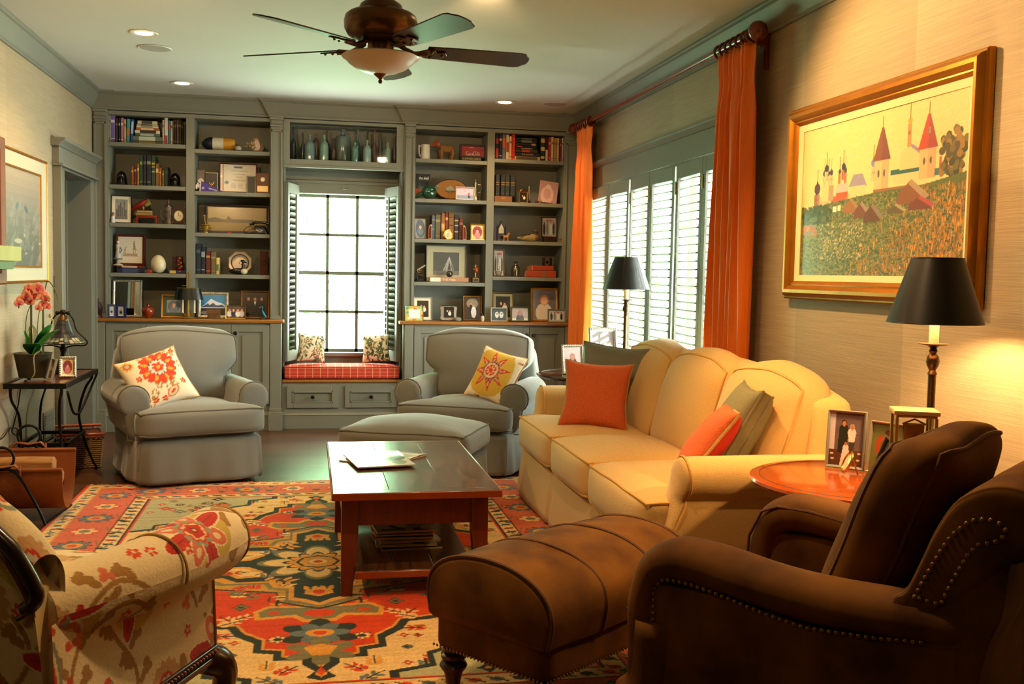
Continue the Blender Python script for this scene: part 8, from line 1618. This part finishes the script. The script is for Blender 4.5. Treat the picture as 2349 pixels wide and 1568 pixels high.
def decoy(t):
    ploft('body', [[(x, r*.8*math.cos(q), max(.001, .035+z1+r*.95*math.sin(q))) for q in np.linspace(0, 2*PI, 14, endpoint=False)] for x, z1, r in ((-.105, .0, .002), (-.09, -.004, .008), (-.06, -.002, .022), (-.02, .0, .034), (.03, .0, .036), (.065, -.002, .028), (.08, -.004, .012))], 28, 30, mat('decoy_cream', '#9a8450', .6, tex='noise', amt=.3, scale=30), t)
    MB().loft([[(x, -.03*k, .045+z1) for k in (1, .3)]+[(x, -.03*k-.003, .05+z1) for k in (.3, 1)] for x, z1, k in ((-.09, -.008, 0), (-.06, .008, 0), (-.02, .018, 0), (.02, .02, 0))]).build('dark_wing', mat('decoy_dark', '#1c160e', .6), t, sub=1)
    MB().ball((.062, -.002, .036), .03, 14, sc=(.9, .88, .98)).build('brown_breast', mat('decoy_brown', '#7a4a1c', .6), t)
    MB().tube([(.06, 0, .055), (.064, 0, .08)], [.018, .016], 10).ball((.066, 0, .090), .022, 14, sc=(1.1, .85, .95)).build('head', mat('decoy_head', '#3c2c1c', .6), t); MB().tube([(.082, 0, .086), (.108, 0, .066)], [.009, .006], 8, flat=.6).build('bill', mat('decoy_bill', '#6a5a20', .5), t)
figurine('carved wooden duck decoy with a cream body on the third right shelf', Z6, 1690, z_, 8.73, 'duck decoy', decoy, name='duck_decoy')
zf(Z6, 'dark red framed blurred photograph standing behind the duck decoy', 1848, 2040, 150, z_+.045, 8.84, 'red', .010, 0, 'bwgroup', lean=-.08, prop=False)
t = thing('wooden_box', 'low dark wooden box under the dark red frame behind the duck', 'box', (loc(Z6, 1945, z_, 8.83), 8.83, z_+.0005)); MB().box(-.055, .055, -.03, .05, 0, .044).build('box_body', DKWOOD, t, bevel=.003)
t = thing('wooden_box', 'tiny pale wooden box at the right end of the third right shelf', 'box', (loc(Z6, 2080, z_, 8.67), 8.68, z_+.0005)); MB().box(-.016, .018, -.01, .02, 0, .026).build('box_body', mat('pale_box', '#7a6034', .6, tex='wood', amt=.3, scale=12), t, bevel=.002); MB().box(-.018, .020, -.012, .022, .0265, .034).build('lid', mat('pale_box'), t, bevel=.002)
z_ = D_[3]
zf(Z6, 'brown framed photograph of people at the left of the fourth right shelf', 1250, 1392, 550, z_, 8.76, 'wood', .012, 0, 'bwgroup', lean=-.08)
mm = [o for o in bpy.data.objects if o.name.startswith('photo')][-1]
def perfume(t): MB().ball((0, 0, .026), .030, 20, sc=(.92, .7, .86)).build('glass_bulb', mat('etched_glass', '#8a8a78', .12, trans=.35, coat=.5), t); MB().lathe([(0, .05), (.009, .05), (.008, .06), (.013, .066), (.013, .075), (.008, .082), (.01, .09), (.004, .1), (.006, .108), (.003, .116), (0, .12)], n=16).build('stopper', SILVER, t)
figurine('round etched glass perfume bottle with a tall silver stopper', Z6, 1315, z_, 8.68, 'bottle', perfume, name='perfume_bottle')
def svase(t): MB().lathe([(0, 0), (.034, 0), (.036, .01), (.036, .075), (.032, .088), (.018, .10), (.012, .108), (.012, .118), (.02, .132), (.018, .133), (.009, .116), (0, .11)], n=28).build('vase_body', mat('mercury_glass', '#77705c', .2, .85, tex='noise', amt=.4, scale=26), t)
figurine('mottled silver glass vase with a flared neck on the fourth right shelf', Z6, 1528, z_, 8.71, 'vase', svase, name='vase')
stack([(1658, 2030, 814, '#a03c10', '#7a5a34', 'larger orange-red leather book lying', ((.55, .65),)), (1700, 2000, 752, '#9a3414', '#c08040', 'smaller orange-red leather book lying on the larger one', ((.1, .14),))], z_, 8.70, *Z6, 'orange-red books lying on the fourth right shelf', 'on the fourth right shelf', d=.12)
zz2 = z_+hgt(Z6, 752, 885, 8.70)+.002
def miniclock(t): MB().box(-.045, .045, -.004, .004, 0, .085).build('dark_board', mat('black_case'), t, bevel=.002); MB().prism([(-.022, 0), (.022, 0), (.018, .02), (.022, .04), (.018, .06), (.022, .083), (-.022, .083), (-.018, .06), (-.022, .04), (-.018, .02)], -.008, -.0045, 'y').build('ornate_plate', mat('tarnished_brass', '#6a5c3a', .45, .6, bump=.6, bscale=120), t, bevel=.001); MB().lathe([(0, -.0095), (.012, -.0095), (.013, -.008), (0, -.008)][::-1], (0, 0, .044), 20, ax='y').build('round_glass', mat('dark_pane'), t)
figurine('dark plaque with an ornate pierced brass plate on the orange-red books', Z6, 1915, z_, 8.76, 'plaque', miniclock, name='brass_plaque').location.z = zz2
zf(Z6, 'olive gold frame with a bride and groom behind the small black and white frames', 1242, 1510, 1088, ZCT, 8.70, 'bronze', .012, .022, 'couple', lean=-.16, bm=mat('olive_mat', '#a8a27c', .8), rz=-.04)
zf(Z6, 'pale silver frame with two white ovals on black, left on the right counter', 1218, 1430, 1272, ZCT, 8.56, 'white', .011, 0, 'twins', lean=-.12, rz=.03)
zf(Z6, 'dark green frame with a portrait of a person in a hat, right counter', 1468, 1702, 1263, ZCT, 8.58, 'green', .013, .004, 'elder', lean=-.1)
zf(Z6, 'large ornate gold frame with a child in white, right counter', 1722, 2060, 1030, ZCT, 8.69, 'gold', .020, .0, 'child', orn=1, lean=-.14)
zf(Z6, 'small pewter frame with a black and white group at the right end of the counter', 1928, 2145, 1292, ZCT, 8.55, 'grey', .010, .006, 'bwgroup', lean=-.12, rz=-.06, bm=mat('grey_frame'))
# --- console and side table frames
t1 = framed('picture_frame', 'small dark edged frame turned sideways beside the orchid pot', -1.462, 6.215, .661, .09, .125, 'silver', .010, 0, 'group', lean=-.25, rz=-1.05)
t1 = framed('picture_frame', 'silver frame with a child in a yellow top beside the bell lamp', -1.40, 6.36, .661, .095, .125, 'silver', .018, 0, 'rose', lean=-.2, rz=.18, orn=1)
framed('picture_frame', 'tall silver framed photograph of a couple and a girl on the orange side table', 1.855, 3.24, .661, .135, .205, FM['grey'], .010, 0, 'family', lean=-.10, rz=-.75, n=60, prop=True)
framed('picture_frame', 'silver framed photograph of a boy in green beside the glass clock', 1.935, 3.125, .661, .125, .18, 'silver', .008, 0, 'green', lean=-.16, rz=-1.05, n=50)
framed('picture_frame', 'dark framed picture seen from the side on its easel, orange side table', 1.825, 3.0, .661, .11, .155, 'dark', .010, 0, 'couple', lean=-.36, rz=-1.95)
t = thing('picture_frame', 'tiny round gold frame on an easel leg on the orange side table', 'picture frame', (1.80, 3.155, .668), 0, None, (-.42, 0, -1.75)); MB().tube([(.030*math.cos(q), 0, .036+.036*math.sin(q)) for q in np.linspace(0, 2*PI, 28, endpoint=False)], .0045, 8, closed=True).build('frame', mat('bright_gold'), t); MB().ball((0, .001, .036), 1, 20, sc=(.029, .002, .035)).build('portrait', mat('pale_portrait'), t); MB().tube([(0, .003, .06), (0, .052, .015)], .003, 6).build('easel_leg', GOLD, t)
# carriage clock
t = thing('carriage_clock', 'brass and glass carriage clock with visible works on the orange side table', 'clock', (1.873, 2.865, .6605), math.radians(-24)); w_, d_, h_ = .058, .050, .262
MB().box(-w_-.008, w_+.008, -d_-.008, d_+.008, 0, .018).box(-w_-.004, w_+.004, -d_-.004, d_+.004, .018, .026).build('base', BRASS, t, bevel=.003)
MB().box(-w_-.003, w_+.003, -d_-.003, d_+.003, h_-.022, h_-.014).box(-w_-.01, w_+.01, -d_-.01, d_+.01, h_-.014, h_).build('top', mat('cream_brass', '#c8a878', .35, .4), t, bevel=.003)
for sx in (-1, 1):
    for sy in (-1, 1): MB().box(sx*w_-.005, sx*w_+.005, sy*d_-.005, sy*d_+.005, .026, h_-.022).build('corner_post', BRASS, t, bevel=.002)
MB().box(-w_+.005, w_-.005, -d_, -d_+.002, .026, h_-.022).box(-w_+.005, w_-.005, d_-.002, d_, .026, h_-.022).box(-w_, -w_+.002, -d_+.005, d_-.005, .026, h_-.022).box(w_-.002, w_, -d_+.005, d_-.005, .026, h_-.022).build('glass_walls', GLASS, t, smooth=False)
m = MB().box(-.030, .030, -.012, -.008, .14, .215).box(-.030, .030, .012, .016, .14, .215)
for x, z2, r in ((-.012, .195, .012), (.014, .175, .015), (-.006, .158, .010)): m.lathe([(0, -.01), (r, -.01), (r, .012), (0, .012)], (x, 0, z2), 18, ax='y').lathe([(0, -.018), (r*.5, -.018), (r*.5, .018), (0, .018)], (x, 0, z2), 12, ax='y')
m.tube([(-.035, -.01, .215), (0, -.012, .232), (.035, -.01, .215)], .003, 6).build('movement', mat('aged_brass'), t)
MB().tube([(.012, .0, .14), (.012, 0, .05)], .002, 6).lathe([(0, -.006), (.018, -.006), (.018, .006), (0, .006)], (.012, 0, .05), 20, ax='y').build('pendulum', BRASS, t)
# far side table
framed('picture_frame', 'large silver frame with an arched mat and two smiling people on the far side table', 1.925, 6.47, .691, .205, .29, 'silver', .026, .004, 'group', lean=-.17, rz=.12, orn=1, n=60, bm=mat('grey_frame'))
framed('picture_frame', 'smaller silver frame with a dark photograph standing in front of the large silver one', 1.88, 6.37, .691, .105, .15, 'silver', .014, .003, 'rose', lean=-.15, rz=.05, bm=BLACK)
framed('picture_frame', 'braided silver frame with a photograph of a woman in lilac on the far side table', 1.655, 6.25, .691, .15, .19, 'silver', .016, 0, 'elder', lean=-.17, rz=.15, orn=1)
framed('picture_frame', 'small braided silver frame half behind the leather pillow on the far side table', 1.745, 6.15, .691, .10, .10, 'silver', .014, 0, 'couple', lean=-.15, rz=.1, orn=1)
# ------------------------------------------------------------------ pictures on the walls
def village(w, h):
    c = Cv(1, h/w, 420, '#e2c07a'); Hh = h/w; R = random.Random(4); E, Pp = c.ell, c.poly
    for i in range(30): f = i/29; c.rect(0, Hh*.42+f*Hh*.58, 1, Hh, (.76-.04*abs(f-.4), .56-.06*abs(f-.2), .26-.04*f))
    for i in range(500): E(R.random(), R.uniform(Hh*.4, Hh), R.uniform(.01, .04), R.uniform(.002, .006), (.72+R.uniform(-.06, .06), .54+R.uniform(-.05, .05), .26+R.uniform(-.05, .05)), R.uniform(-.3, .3), .5)
    hz = lambda x: Hh*(.46+.10*x)
    def tower(x, y, w_, h_, body, roof, kind, fin=True):
        Pp([(x-w_/2, y), (x+w_/2, y), (x+w_/2, y+h_), (x-w_/2, y+h_)], body); Pp([(x, y), (x+w_/2, y), (x+w_/2, y+h_), (x, y+h_)], '#a88a68', .5)
        for k in range(2): E(x-w_*.2+w_*.4*k, y+h_*.6, w_*.07, h_*.12, '#5a4a48')
        if kind == 'cone': Pp([(x-w_*.62, y+h_), (x+w_*.62, y+h_), (x+w_*.08, y+h_+w_*1.25), (x-w_*.08, y+h_+w_*1.25)], roof); Pp([(x, y+h_), (x+w_*.62, y+h_), (x+w_*.08, y+h_+w_*1.25), (x, y+h_+w_*1.25)], '#5a3448', .4); t_ = y+h_+w_*1.25
        elif kind == 'dome': E(x, y+h_+w_*.45, w_*.52, w_*.5, roof); Pp([(x-w_*.25, y+h_+w_*.75), (x+w_*.25, y+h_+w_*.75), (x, y+h_+w_*1.35)], roof); t_ = y+h_+w_*1.3
        else: Pp([(x-w_*.6, y+h_), (x+w_*.6, y+h_), (x+w_*.35, y+h_+w_*.5), (x-w_*.35, y+h_+w_*.5)], roof); t_ = y+h_+w_*.5
        if fin: c.line([(x, t_-.01), (x, t_+.035)], .004, '#7a5a30')
    cream, wh = '#d8bc88', '#c9b490'
    c.rect(.12, Hh*.44, .45, Hh*.53, '#c8a878'); c.rect(.22, Hh*.44, .33, Hh*.52, '#b0502a')
    tower(.115, Hh*.46, .042, .05, '#8a5a48', '#4a2430', 'dome')
    for x, y, s in ((.165, .60, .022), (.195, .60, .02), (.18, .63, .026), (.215, .60, .022)): tower(x, Hh*y, s, .035, wh, '#2c3444', 'dome')
    Pp([(.15, Hh*.5), (.235, Hh*.5), (.235, Hh*.60), (.15, Hh*.60)], cream); Pp([(.2, Hh*.5), (.235, Hh*.5), (.235, Hh*.60), (.2, Hh*.60)], '#a08a70')
    for x, y, s in ((.275, .60, .018), (.30, .62, .026), (.315, .60, .018)): tower(x, Hh*y, s, .035, '#a85a38', '#2c3444', 'dome')
    Pp([(.25, Hh*.54), (.34, Hh*.54), (.33, Hh*.60), (.26, Hh*.60)], '#b8aca8'); c.rect(.255, Hh*.46, .335, Hh*.54, '#b8512c')
    Pp([(.34, Hh*.57), (.46, Hh*.56), (.43, Hh*.64), (.37, Hh*.645)], '#8a86a0'); c.rect(.35, Hh*.48, .45, Hh*.57, cream)
    tower(.495, Hh*.58, .028, .05, wh, '#77809a', 'dome'); tower(.545, Hh*.50, .085, .11, '#d0b080', '#7a4a34', 'cone')
    c.rect(.5, Hh*.46, .75, Hh*.53, '#8a5a3c'); c.rect(.62, Hh*.54, .8, Hh*.60, cream); Pp([(.6, Hh*.60), (.78, Hh*.60), (.76, Hh*.635), (.6, Hh*.63)], '#2c5a58')
    Pp([(.65, Hh*.62), (.76, Hh*.62), (.76, Hh*.72), (.705, Hh*.77), (.65, Hh*.72)], '#d8ba84'); Pp([(.705, Hh*.77), (.77, Hh*.715), (.755, Hh*.70), (.705, Hh*.75)], '#8a7a9a'); tower(.70, Hh*.75, .022, .07, '#b08048', '#c09038', 'dome')
    tower(.80, Hh*.55, .085, .09, '#c8a878', '#a83a28', 'cone'); tower(.80, Hh*.80, .02, .02, '#8a5a3a', '#a83a28', 'cone')
    c.rect(.84, Hh*.56, .97, Hh*.60, '#3c6a64')
    for x in (.86, .89, .93): c.rect(x, Hh*.58, x+.012, Hh*.66, '#b0502c')
    for i in range(120): E(.93+R.gauss(0, .025), Hh*.66+R.gauss(0, .035), .014, .012, R.choice(('#4a4424', '#6a5a28', '#8a6a2c', '#3a3a20')))
    c.poly([(0, 0), (1, 0), (1, hz(1)), (.8, hz(.8)-.01), (.5, hz(.5)), (.2, hz(.2)), (0, Hh*.42)], '#55602c')
    c.poly([(1, 0), (.30, 0), (.45, Hh*.12), (.62, Hh*.2), (.8, Hh*.3), (.9, Hh*.46), (1, Hh*.52)], '#8a6420')
    c.poly([(.45, Hh*.12), (.55, Hh*.10), (.8, Hh*.34), (.74, Hh*.38)], '#4c5c28')
    for i in range(9000):
        x, y = R.random(), R.uniform(0, Hh*.50)
        if y > hz(x)-.005+R.uniform(-.02, .01): continue
        u = y/Hh; wheat = R.random() < (1.35*(x-.28)-.9*u*1.0) and u < .5
        if wheat: k = R.choice(('#b07a24', '#c89030', '#8a5c1c', '#6a5220', '#a86a18', '#5a4a1c')); E(x, y, R.uniform(.0015, .003), R.uniform(.006, .018), k, R.uniform(-.25, .25))
        else: k = R.choice(('#4a5a24', '#3a4a22', '#5c6a2c', '#6a6a30', '#7a7a44', '#4a4c30', '#8a7a3c', '#6c7448')); E(x, y, R.uniform(.004, .011), R.uniform(.0015, .004), k, R.uniform(-.6, .3))
    for x0, y0, w_, h_, rf, bd in ((.36, .40, .10, .10, '#8a7448', '#8a5a2c'), (.43, .36, .10, .11, '#8c7c70', '#6a3c24'), (.50, .33, .11, .12, '#7a6a60', '#5a3020'), (.72, .42, .16, .14, '#9a8468', '#7a4a2c'), (.77, .38, .13, .08, '#a0444c', '#6a3024'), (.64, .37, .10, .06, '#98906c', '#5a4a2c')):
        Pp([(x0-w_*.5, Hh*y0), (x0+w_*.45, Hh*y0), (x0+w_*.4, Hh*(y0+h_*.45)), (x0, Hh*(y0+h_)), (x0-w_*.45, Hh*(y0+h_*.45))], bd); Pp([(x0, Hh*(y0+h_)), (x0+w_*.62, Hh*(y0+h_*.25)), (x0+w_*.45, Hh*(y0+h_*.12)), (x0-w_*.1, Hh*(y0+h_*.82))], rf)
    for i in range(120): x, y = R.uniform(0, .22), Hh*R.uniform(.36, .46); E(x, y, .016, .01, R.choice(('#3c4a24', '#2f3a1f', '#5a5a2a')))
    for i in range(60): E(R.uniform(.02, .12), Hh*R.uniform(.28, .34), .010, .005, R.choice(('#a8502a', '#7a6a5a', '#b06a30')))
    c.rect(.235, Hh*.42, .262, Hh*.455, '#e8e0c4'); c.rect(.268, Hh*.425, .29, Hh*.46, '#e0d4b0')
    for i in range(220): x, y = R.uniform(.15, .45), Hh*R.uniform(.10, .34); E(x, y, R.uniform(.003, .008), R.uniform(.0015, .003), R.choice(('#a8986a', '#b0a880', '#c8a868', '#7a8a6a')), R.random())
    c.grain(.045, 8); c.w, c.h = w, h; c.X = c.X*w; c.Y = c.Y*w; return c
YN, YFp, ZB, ZTp = 3.20, 4.655, 1.235, 2.130     # painting edges along the wall
PX = XR-.045; a0 = at(1808, 255, X=PX); a1 = at(2262, 108, X=PX); a2 = at(1800, 684, X=PX); Wp = a0.y-a1.y; zb = a2.z; Hp = a0.z-zb
t = thing('framed_painting', 'gold framed oil painting of a town of domes and towers, right wall', 'painting', (XR-.001, a0.y-Wp/2, zb), -PI/2)
def bigframe(W, Hh, prof, name, m, par, seg=1):
    rings = [[(cx+sx*a, -b, cz+sz*a) for a, b in prof] for cx, cz, sx, sz in ((-W/2, 0, 1, 1), (W/2, 0, -1, 1), (W/2, Hh, -1, -1), (-W/2, Hh, 1, -1))]
    return MB().loft([r[::-1] for r in rings], caps=False, loop=True).build(name, m, par, ang=28)
GF = mat('antique_gold', '#b8781e', .38, .75, tex='noise', amt=.2, scale=9, bump=.2, bscale=50)
bigframe(Wp, Hp, [(0, .004), (0, .028), (.006, .034), (.012, .032), (.018, .046), (.03, .056), (.045, .056), (.058, .046), (.064, .036), (.070, .038), (.076, .030), (.086, .022), (.086, .004)], 'frame', GF, t)
bigframe(Wp-.17, Hp-.17, [(0, .004), (0, .024), (.028, .014), (.028, .004)], 'linen_liner', mat('linen_liner', '#e0cfa0', .8, bump=.3, bscale=250), t).location = (0, 0, .085)
iw, ih = Wp-.17-.054, Hp-.17-.054; village(iw, ih).sheet('canvas', mat('oil_paint', attr=True, rough=.5, coat=.25, bump=.2, bscale=120), t, x0=-iw/2, z0=.085+.027, y=-.010)
MB().box(-Wp/2+.03, Wp/2-.03, -.004, -.001, .03, Hp-.03).build('backing', mat('card_back'), t)
# left wall: misty landscape in a cream and gold frame, and the edge of a wooden frame nearer the camera
q0 = at(14, 331, X=XL+.035); q1 = at(110, 372, X=XL+.035); q2 = at(106, 647, X=XL+.035); Wl = q1.y-q0.y; zl0 = q2.z; Hl = q1.z-zl0; Wl = 1.08
t = thing('framed_painting', 'misty pale landscape painting in a cream and gold frame on the left wall', 'painting', (XL+.001, q1.y-Wl/2, zl0), PI/2)
bigframe(Wl, Hl, [(0, .002), (0, .03), (.010, .034), (.016, .028), (.016, .002)], 'gold_frame', GF, t)
bigframe(Wl-.032, Hl-.032, [(0, .002), (0, .026), (.06, .014), (.075, .012), (.075, .002)], 'cream_liner', mat('cream_liner', '#b3b299', .6), t).location = (0, 0, .016)
bigframe(Wl-.182, Hl-.182, [(0, .002), (0, .016), (.008, .018), (.012, .012), (.012, .002)], 'inner_gold', GF, t).location = (0, 0, .091)
iw, ih = Wl-.206, Hl-.206; art('misty', iw, ih, 170).sheet('canvas', mat('oil_paint'), t, x0=-iw/2, z0=.103, y=-.010); MB().box(-Wl/2+.01, Wl/2-.01, -.0035, -.001, .01, Hl-.01).build('backing', mat('card_back'), t)
YM = at(13, 500, X=XL+.07).y; t = thing('framed_mirror', 'brown wooden frame at the left edge of the picture, hung over the landscape painting', 'frame', (XL+.001, YM-.30, zl0-.0), PI/2)
bigframe(.60, Hl+.02, [(0, .04), (0, .068), (.01, .074), (.06, .064), (.07, .05), (.07, .04)], 'frame', mat('honey_wood', '#7a3e12', .55, tex='wood', amt=.35, scale=4, stretch=(1, 8, 1)), t); MB().box(-.29, .29, -.045, -.04, .02, Hl).box(-.05, .05, -.038, -.0005, .3, .4).build('panel', mat('dark_panel', '#3a2a1c', .5), t)
g0 = at(52, 566, X=XL+.13); g1 = at(52, 599, X=XL+.13); hh = (g0.z-g1.z)/2; M = (Matrix.Translation(t.location) @ Euler((0, 0, PI/2)).to_matrix().to_4x4()).inverted() @ Matrix.Translation((XL+.073, g0.y, (g0.z+g1.z)/2))
o = MB().box(0, .05, -.60, 0, -hh, hh, M=M).build('painted_strip', mat('pale_green_paint', '#a3a862', .6, tex='noise', amt=.15, scale=8), t, bevel=.003, label='pale green painted wooden strip'); MB().box(0, .03, -.60, -.08, -hh-.045, -hh-.001, M=M).build('lower_lip', mat('dark_green_paint', '#5a6a34', .5), o, bevel=.002)
# tree outside the back window
t = thing('tree', 'leafy green tree outside, faint in the glare beyond the back window', 'tree', (.4, 13.4, -1.2)); m = MB(); R = random.Random(12)
for i in range(520):
    c = R.choice(((-.3, 3.2), (.3, 3.5), (.55, 2.3), (-.5, 2.1), (.0, 2.0), (.7, 3.3))); x, y, z_ = c[0]+R.gauss(0, .26), R.gauss(0, .3), c[1]+R.gauss(0, .22); s_ = R.uniform(.03, .07); M = Matrix.Translation((x, y, z_)) @ Euler((R.uniform(0, 3), R.uniform(0, 3), R.uniform(0, 3))).to_matrix().to_4x4()
    m.add([(-s_, 0, 0), (0, -s_*.5, .01), (s_, 0, 0), (0, s_*.5, .01)], [(0, 1, 2, 3)], M=M)
m.build('foliage', mat('garden_leaf', '#3c6a34', .6, tex='noise', amt=.4, scale=6), t)
MB().tube([(.15, .1, 0), (.12, .1, 1.2), (.2, .1, 2.4), (.1, .0, 3.4)], [.05, .04, .03, .015], 8).tube([(.15, .1, 1.9), (-.3, 0, 2.6)], [.02, .01], 6).build('trunk', mat('bark', '#5a4a3a', .9, tex='noise', amt=.3), t)
# recessed lights and added fill lights over the near half of the room, above the top edge of the photograph
can(1.20, 4.25, 'recessed eyeball ceiling light turned towards the village painting', 245, (2.29, 3.55, 1.6), 1.75, (1, .55, .22))
for x, y, lb, e in ((1.2, 3.55, 'recessed ceiling light over the near end of the sofa', 52), (-.97, 4.4, 'recessed ceiling light in front of the landscape picture', 80), (.55, 2.75, 'recessed ceiling light over the near end of the rug', 105), (-.2, .3, 'unseen ceiling fill light added behind the camera', 12)): can(x, y, lb, e=e)  # the last one, behind the camera, is unseen and added as weak fill
can(-.97, 4.95, 'unseen eyeball ceiling light added to brighten the left bookcase', 95, (-.7, 8.6, 1.0), 1.9)  # added out of view to lift the dim left shelves
can(.85, 4.85, 'unseen eyeball ceiling light added to brighten the right bookcase', 105, (1.1, 8.6, 1.4), 1.25)  # likewise added, a narrower unseen spot brightening the right shelves
# ================================================================== light
W = bpy.data.worlds.new('world'); SC.world = W; W.use_nodes = True; nt = W.node_tree; bg = nt.nodes['Background']
tc = nt.nodes.new('ShaderNodeTexCoord'); n = nt.nodes.new('ShaderNodeTexNoise'); n.inputs['Scale'].default_value = 9; n.inputs['Detail'].default_value = 5
r = nt.nodes.new('ShaderNodeValToRGB'); r.color_ramp.elements[0].position = .40; r.color_ramp.elements[0].color = (.74, .9, .72, 1); r.color_ramp.elements[1].position = .58; r.color_ramp.elements[1].color = (.98, 1, .96, 1)
nt.links.new(tc.outputs['Generated'], n.inputs[0]); nt.links.new(n.outputs[0], r.inputs[0]); sp = nt.nodes.new('ShaderNodeSeparateXYZ'); nt.links.new(tc.outputs['Generated'], sp.inputs[0]); mr = nt.nodes.new('ShaderNodeMapRange'); mr.inputs['From Min'].default_value = .55; mr.inputs['From Max'].default_value = .9; nt.links.new(sp.outputs['Y'], mr.inputs['Value'])
mx = nt.nodes.new('ShaderNodeMix'); mx.data_type = 'RGBA'; mx.blend_type = 'MULTIPLY'; nt.links.new(mr.outputs[0], mx.inputs[0]); nt.links.new(r.outputs[0], mx.inputs[6]); mx.inputs[7].default_value = (.40, .76, .42, 1)   # gardens straight behind the house, open sky to the right
ms = nt.nodes.new('ShaderNodeMapRange'); ms.inputs['From Min'].default_value = .55; ms.inputs['From Max'].default_value = .9; ms.inputs['To Min'].default_value = 25; ms.inputs['To Max'].default_value = 20; nt.links.new(sp.outputs['Y'], ms.inputs['Value']); nt.links.new(ms.outputs[0], bg.inputs['Strength'])
nt.links.new(mx.outputs[2], bg.inputs['Color']); bg.inputs['Strength'].default_value = 18
for nm, loc, rot, sx, sy in (('sky_portal_back', (.27, YB+.2, 1.3), (-PI/2, 0, 0), .8, 1.5), ('sky_portal_right', (XR+.2, (WY0+WY1)/2, 1.27), (0, PI/2, 0), 1.6, 2.9)):
    l = bpy.data.lights.new(nm, 'AREA'); l.shape = 'RECTANGLE'; l.size = sx; l.size_y = sy; l.cycles.is_portal = True
    o = bpy.data.objects.new(nm, l); COL.objects.link(o); o.location = loc; o.rotation_euler = rot
vs = SC.view_settings; vs.view_transform = 'Standard'; vs.look = 'None'; vs.gamma = 1; vs.use_curve_mapping = False; vs.exposure = .62
SC.cycles.use_denoising = True; SC.cycles.max_bounces = 10; SC.cycles.diffuse_bounces = 5; SC.cycles.transparent_max_bounces = 16
SC.cycles.caustics_reflective = False; SC.cycles.caustics_refractive = False; SC.cycles.sample_clamp_indirect = 6
